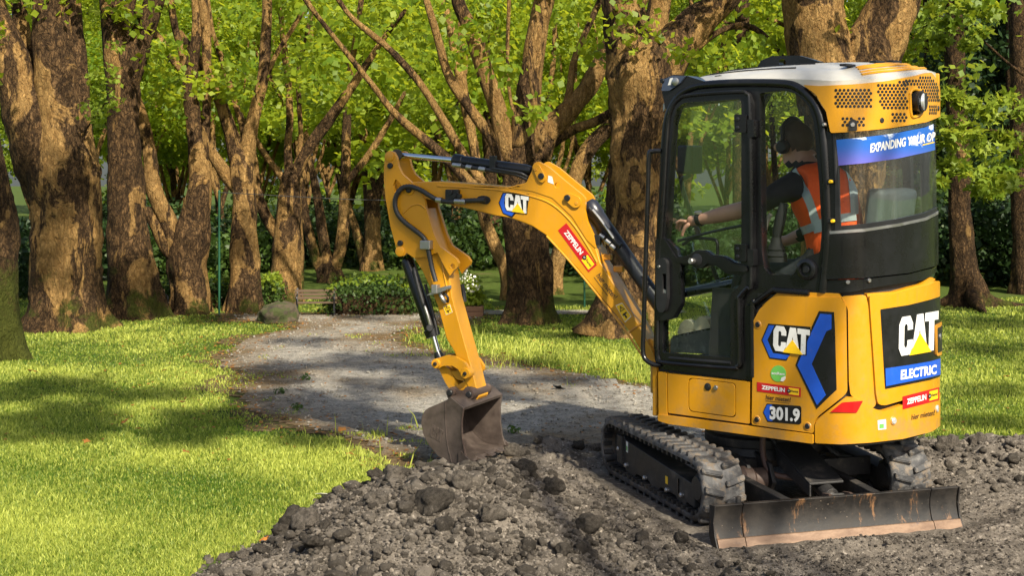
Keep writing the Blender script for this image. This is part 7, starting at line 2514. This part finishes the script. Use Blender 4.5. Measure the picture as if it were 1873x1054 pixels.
# fingers: curled over the door rail
for k, (off, L, dn) in enumerate(((0.030, 0.072, 0.35), (0.012, 0.085, 0.7), (-0.008, 0.078, 0.95), (-0.026, 0.06, 1.1))):
    b0 = pb + LFT * off - FWD * 0.012
    k1 = b0 + FWD * L * 0.62 + UP * 0.006 - UP * L * 0.12 * dn
    k2 = k1 + FWD * L * 0.28 - UP * L * 0.42 * dn
    k3 = k2 + FWD * L * 0.02 - UP * L * 0.36 * dn
    v, f = skin_mesh([b0, k1, k2, k3], [(0, 1), (1, 2), (2, 3)], [0.0105, 0.0098, 0.009, 0.0075], 0, 1)
    allF += [[i + nv0 for i in q] for q in f]
    allV.append(v)
    nv0 += len(v)
b0 = wr_ + FWD * 0.015 + LFT * 0.02 - UP * 0.012
v, f = skin_mesh([b0, b0 + FWD * 0.03 - UP * 0.026 + LFT * 0.008, b0 + FWD * 0.048 - UP * 0.056 + LFT * 0.004, b0 + FWD * 0.054 - UP * 0.078], [(0, 1), (1, 2), (2, 3)], [0.014, 0.0125, 0.010, 0.008], 0, 1)
allF += [[i + nv0 for i in q] for q in f]
allV.append(v)
nv0 += len(v)
# nose and ears
hd_ = pts['head']
for c, rr in ((hd_ + FWD * 0.105 - UP * 0.03, (0.02, 0.014, 0.024)), (hd_ + LFT * 0.095 - UP * 0.025, (0.02, 0.012, 0.03)), (hd_ - LFT * 0.095 - UP * 0.025, (0.02, 0.012, 0.03))):
    bm = bmesh.new()
    bmesh.ops.create_icosphere(bm, subdivisions=2, radius=1)
    v = np.array([c + FWD * q.co.x * rr[0] + LFT * q.co.y * rr[1] + UP * q.co.z * rr[2] for q in bm.verts])
    f = [[w.index for w in q.verts] for q in bm.faces]
    bm.free()
    allF += [[i + nv0 for i in q] for q in f]
    allV.append(v)
    nv0 += len(v)
V = np.concatenate(allV)
mb = MB().add(V, allF)
body = mb.build('body', [M['skin'], M['shirt'], M['trousers']], op, angle=180, recalc=False)
o0 = org(op)
elbd = np.linalg.norm(elb - wr_)
for p in body.data.polygons:
    c = np.array(p.center) + o0
    q = c - S0
    fx, ly, z = float(q @ FWD), float(q @ LFT), c[2]
    if z < 1.36 and (fx > -0.6):
        i = 2
    else:
        i = 1
    if z > pts['neck'][2] + 0.0:
        i = 0
    if np.dot(c - elb, (wr_ - elb) / elbd) > -0.02 and ly > 0.2 and fx > float((elb - S0) @ FWD) - 0.03 and z > 1.38:
        i = 0
    if fx > -0.14 and ly < -0.2 and z > 1.36:
        i = 0
    p.material_index = i


# vest: open sided, bands over the shoulders and round the waist
def mk_vest():
    t = NT('orange_vest_cloth')
    w = t.noise(60, 3)
    c = t.mix(w, (0.88, 0.085, 0.008), (0.95, 0.13, 0.012))
    b = t.bump(t.noise(7, 4, 0.6, None, 0.8), 0.6, 0.03)
    return t.set(c, 0.75, 0, b)


M['vest'] = mk_vest()
vn = [pel + UP * 0.03, pel + UP * 0.19, pel + UP * 0.38 + FWD * 0.05, pel + UP * 0.53 + FWD * 0.115, pel + UP * 0.60 + FWD * 0.15, pel + UP * 0.495 + FWD * 0.14 + LFT * 0.15, pel + UP * 0.50 + FWD * 0.13 - LFT * 0.14]
Vv, Fv = skin_mesh(vn, [(0, 1), (1, 2), (2, 3), (3, 4), (3, 5), (3, 6)], [(0.172, 0.156), (0.168, 0.152), (0.20, 0.18), (0.17, 0.15), 0.10, 0.095, 0.09])
vest = MB().add(Vv, Fv).build('vest', M['vest'], op, angle=180, recalc=False)
from mathutils.bvhtree import BVHTree
bv = BVHTree.FromPolygons([Vector(v) for v in Vv], Fv)


def wrap(name, line, width, nrm_hint):
    """a tape laid on the vest along points found by casting towards the spine"""
    V, F = [], []
    for i, (p, side) in enumerate(line):
        p = np.asarray(p, float)
        for s in (-1, 1):
            src = p + side * width / 2 * s
            ctr = pel + UP * (src[2] - pel[2])
            ctr = ctr + UP * (-0.12 if src[2] > 1.74 else 0)
            dv = Vector(ctr - src).normalized()
            h = bv.ray_cast(Vector(src), dv)
            q = np.array(h[0]) if h[0] is not None else src
            V.append(q - np.array(dv) * 0.006)
    for i in range(len(line) - 1):
        F.append((2 * i, 2 * i + 1, 2 * i + 3, 2 * i + 2))
    return MB().add(V, F).build(name, M['bandtape'], vest, angle=180, recalc=False)


def ring(z0, z1, ang0, ang1, n=40):
    out = []
    for i in range(n + 1):
        a = ang0 + (ang1 - ang0) * i / n
        dv = FWD * math.cos(a) + LFT * math.sin(a)
        out.append((pel + UP * (z0 + (z1 - z0) * i / n) + dv * 0.5, UP))
    return out


def tape(pxs, wpx, name='reflective_band'):
    """a tape sewn on the vest along the line the photo shows; every point is found on the vest itself"""
    V = []
    pp = catmull(np.array([(x, y, 0) for x, y in pxs], float), 8)[:, :2]
    for i, q in enumerate(pp):
        tg = pp[min(i + 1, len(pp) - 1)] - pp[max(i - 1, 0)]
        nn_ = np.array([-tg[1], tg[0]]) / np.linalg.norm(tg)
        for s in (-1, 0, 1):
            w = q + nn_ * s * wpx / 2
            dr = Vector(ray(*w)).normalized()
            h = bv.ray_cast(Vector(CAM), dr)
            if h[0] is None:
                h = bv.find_nearest(Vector(at(w[0], w[1], 7.75)))
            V.append(np.array(h[0]) + np.array(h[1]) * 0.006)
    F = []
    for i in range(len(pp) - 1):
        for s in range(2):
            F.append((3 * i + s, 3 * i + s + 1, 3 * i + s + 4, 3 * i + s + 3))
    return MB().add(V, F).build(name, M['bandtape'], vest, angle=180, recalc=False)


tape([(1443, 300), (1462, 330), (1478, 362), (1490, 396), (1498, 425)], 15)
tape([(1432, 430), (1455, 426), (1480, 418), (1500, 409), (1520, 402), (1545, 398), (1565, 396)], 15)
tape([(1548, 296), (1556, 325), (1560, 355), (1562, 392)], 14)
# hair, ear defenders, watch, ring
hv = []
bm = bmesh.new()
bmesh.ops.create_icosphere(bm, subdivisions=3, radius=1)
Vh = np.array([q.co[:] for q in bm.verts])
Fh = [[w.index for w in q.verts] for q in bm.faces]
bm.free()
nzz = 1 + 0.06 * fbm(Vh * 4, 2, 3)
Vh = Vh * nzz[:, None]
cut = Vh[:, 0] * 0.75 - Vh[:, 2] * 0.65
keep = [f for f in Fh if np.mean([cut[i] for i in f]) < 0.10]
W = hd_ + UP * 0.012 - FWD * 0.008 + (Vh[:, :1] * FWD * 0.106 + Vh[:, 1:2] * LFT * 0.100 + Vh[:, 2:] * UP * 0.108)
MB().add(W, keep).build('hair', M['hair'], op, angle=180, recalc=False)
MB().tube([hd_ + LFT * 0.115, hd_ + LFT * 0.10 + UP * 0.09, hd_ + UP * 0.132, hd_ - LFT * 0.10 + UP * 0.09, hd_ - LFT * 0.115], 0.012, 8, 6).build('headband', M['satin'], op)
for s in (-1, 1):
    MB().lathe(hd_ + LFT * s * 0.095 - UP * 0.03, hd_ + LFT * s * 0.135 - UP * 0.03, [(0, 0.038), (0.6, 0.04), (1, 0.028)], 18).build('ear_cup', M['satin'], op)
ad = (elb - wr_) / np.linalg.norm(elb - wr_)
wc = wr_ + ad * 0.035
MB().lathe(wc - ad * 0.013, wc + ad * 0.013, [(0, 0.037), (0.5, 0.039), (1, 0.0385)], 22).build('watch_strap', M['satin'], op)
MB().lathe(wc + LFT * 0.012 + UP * 0.034, wc + LFT * 0.015 + UP * 0.047, [(0, 0.022), (0.8, 0.022), (1, 0.018)], 18).build('watch_face', M['steel'], op)
fb2 = pb + LFT * 0.012 - FWD * 0.012 + FWD * 0.03
MB().lathe(fb2 - FWD * 0.003, fb2 + FWD * 0.003, [(0, 0.0125), (1, 0.0125)], 14).build('finger_ring', M['chrome'], op)
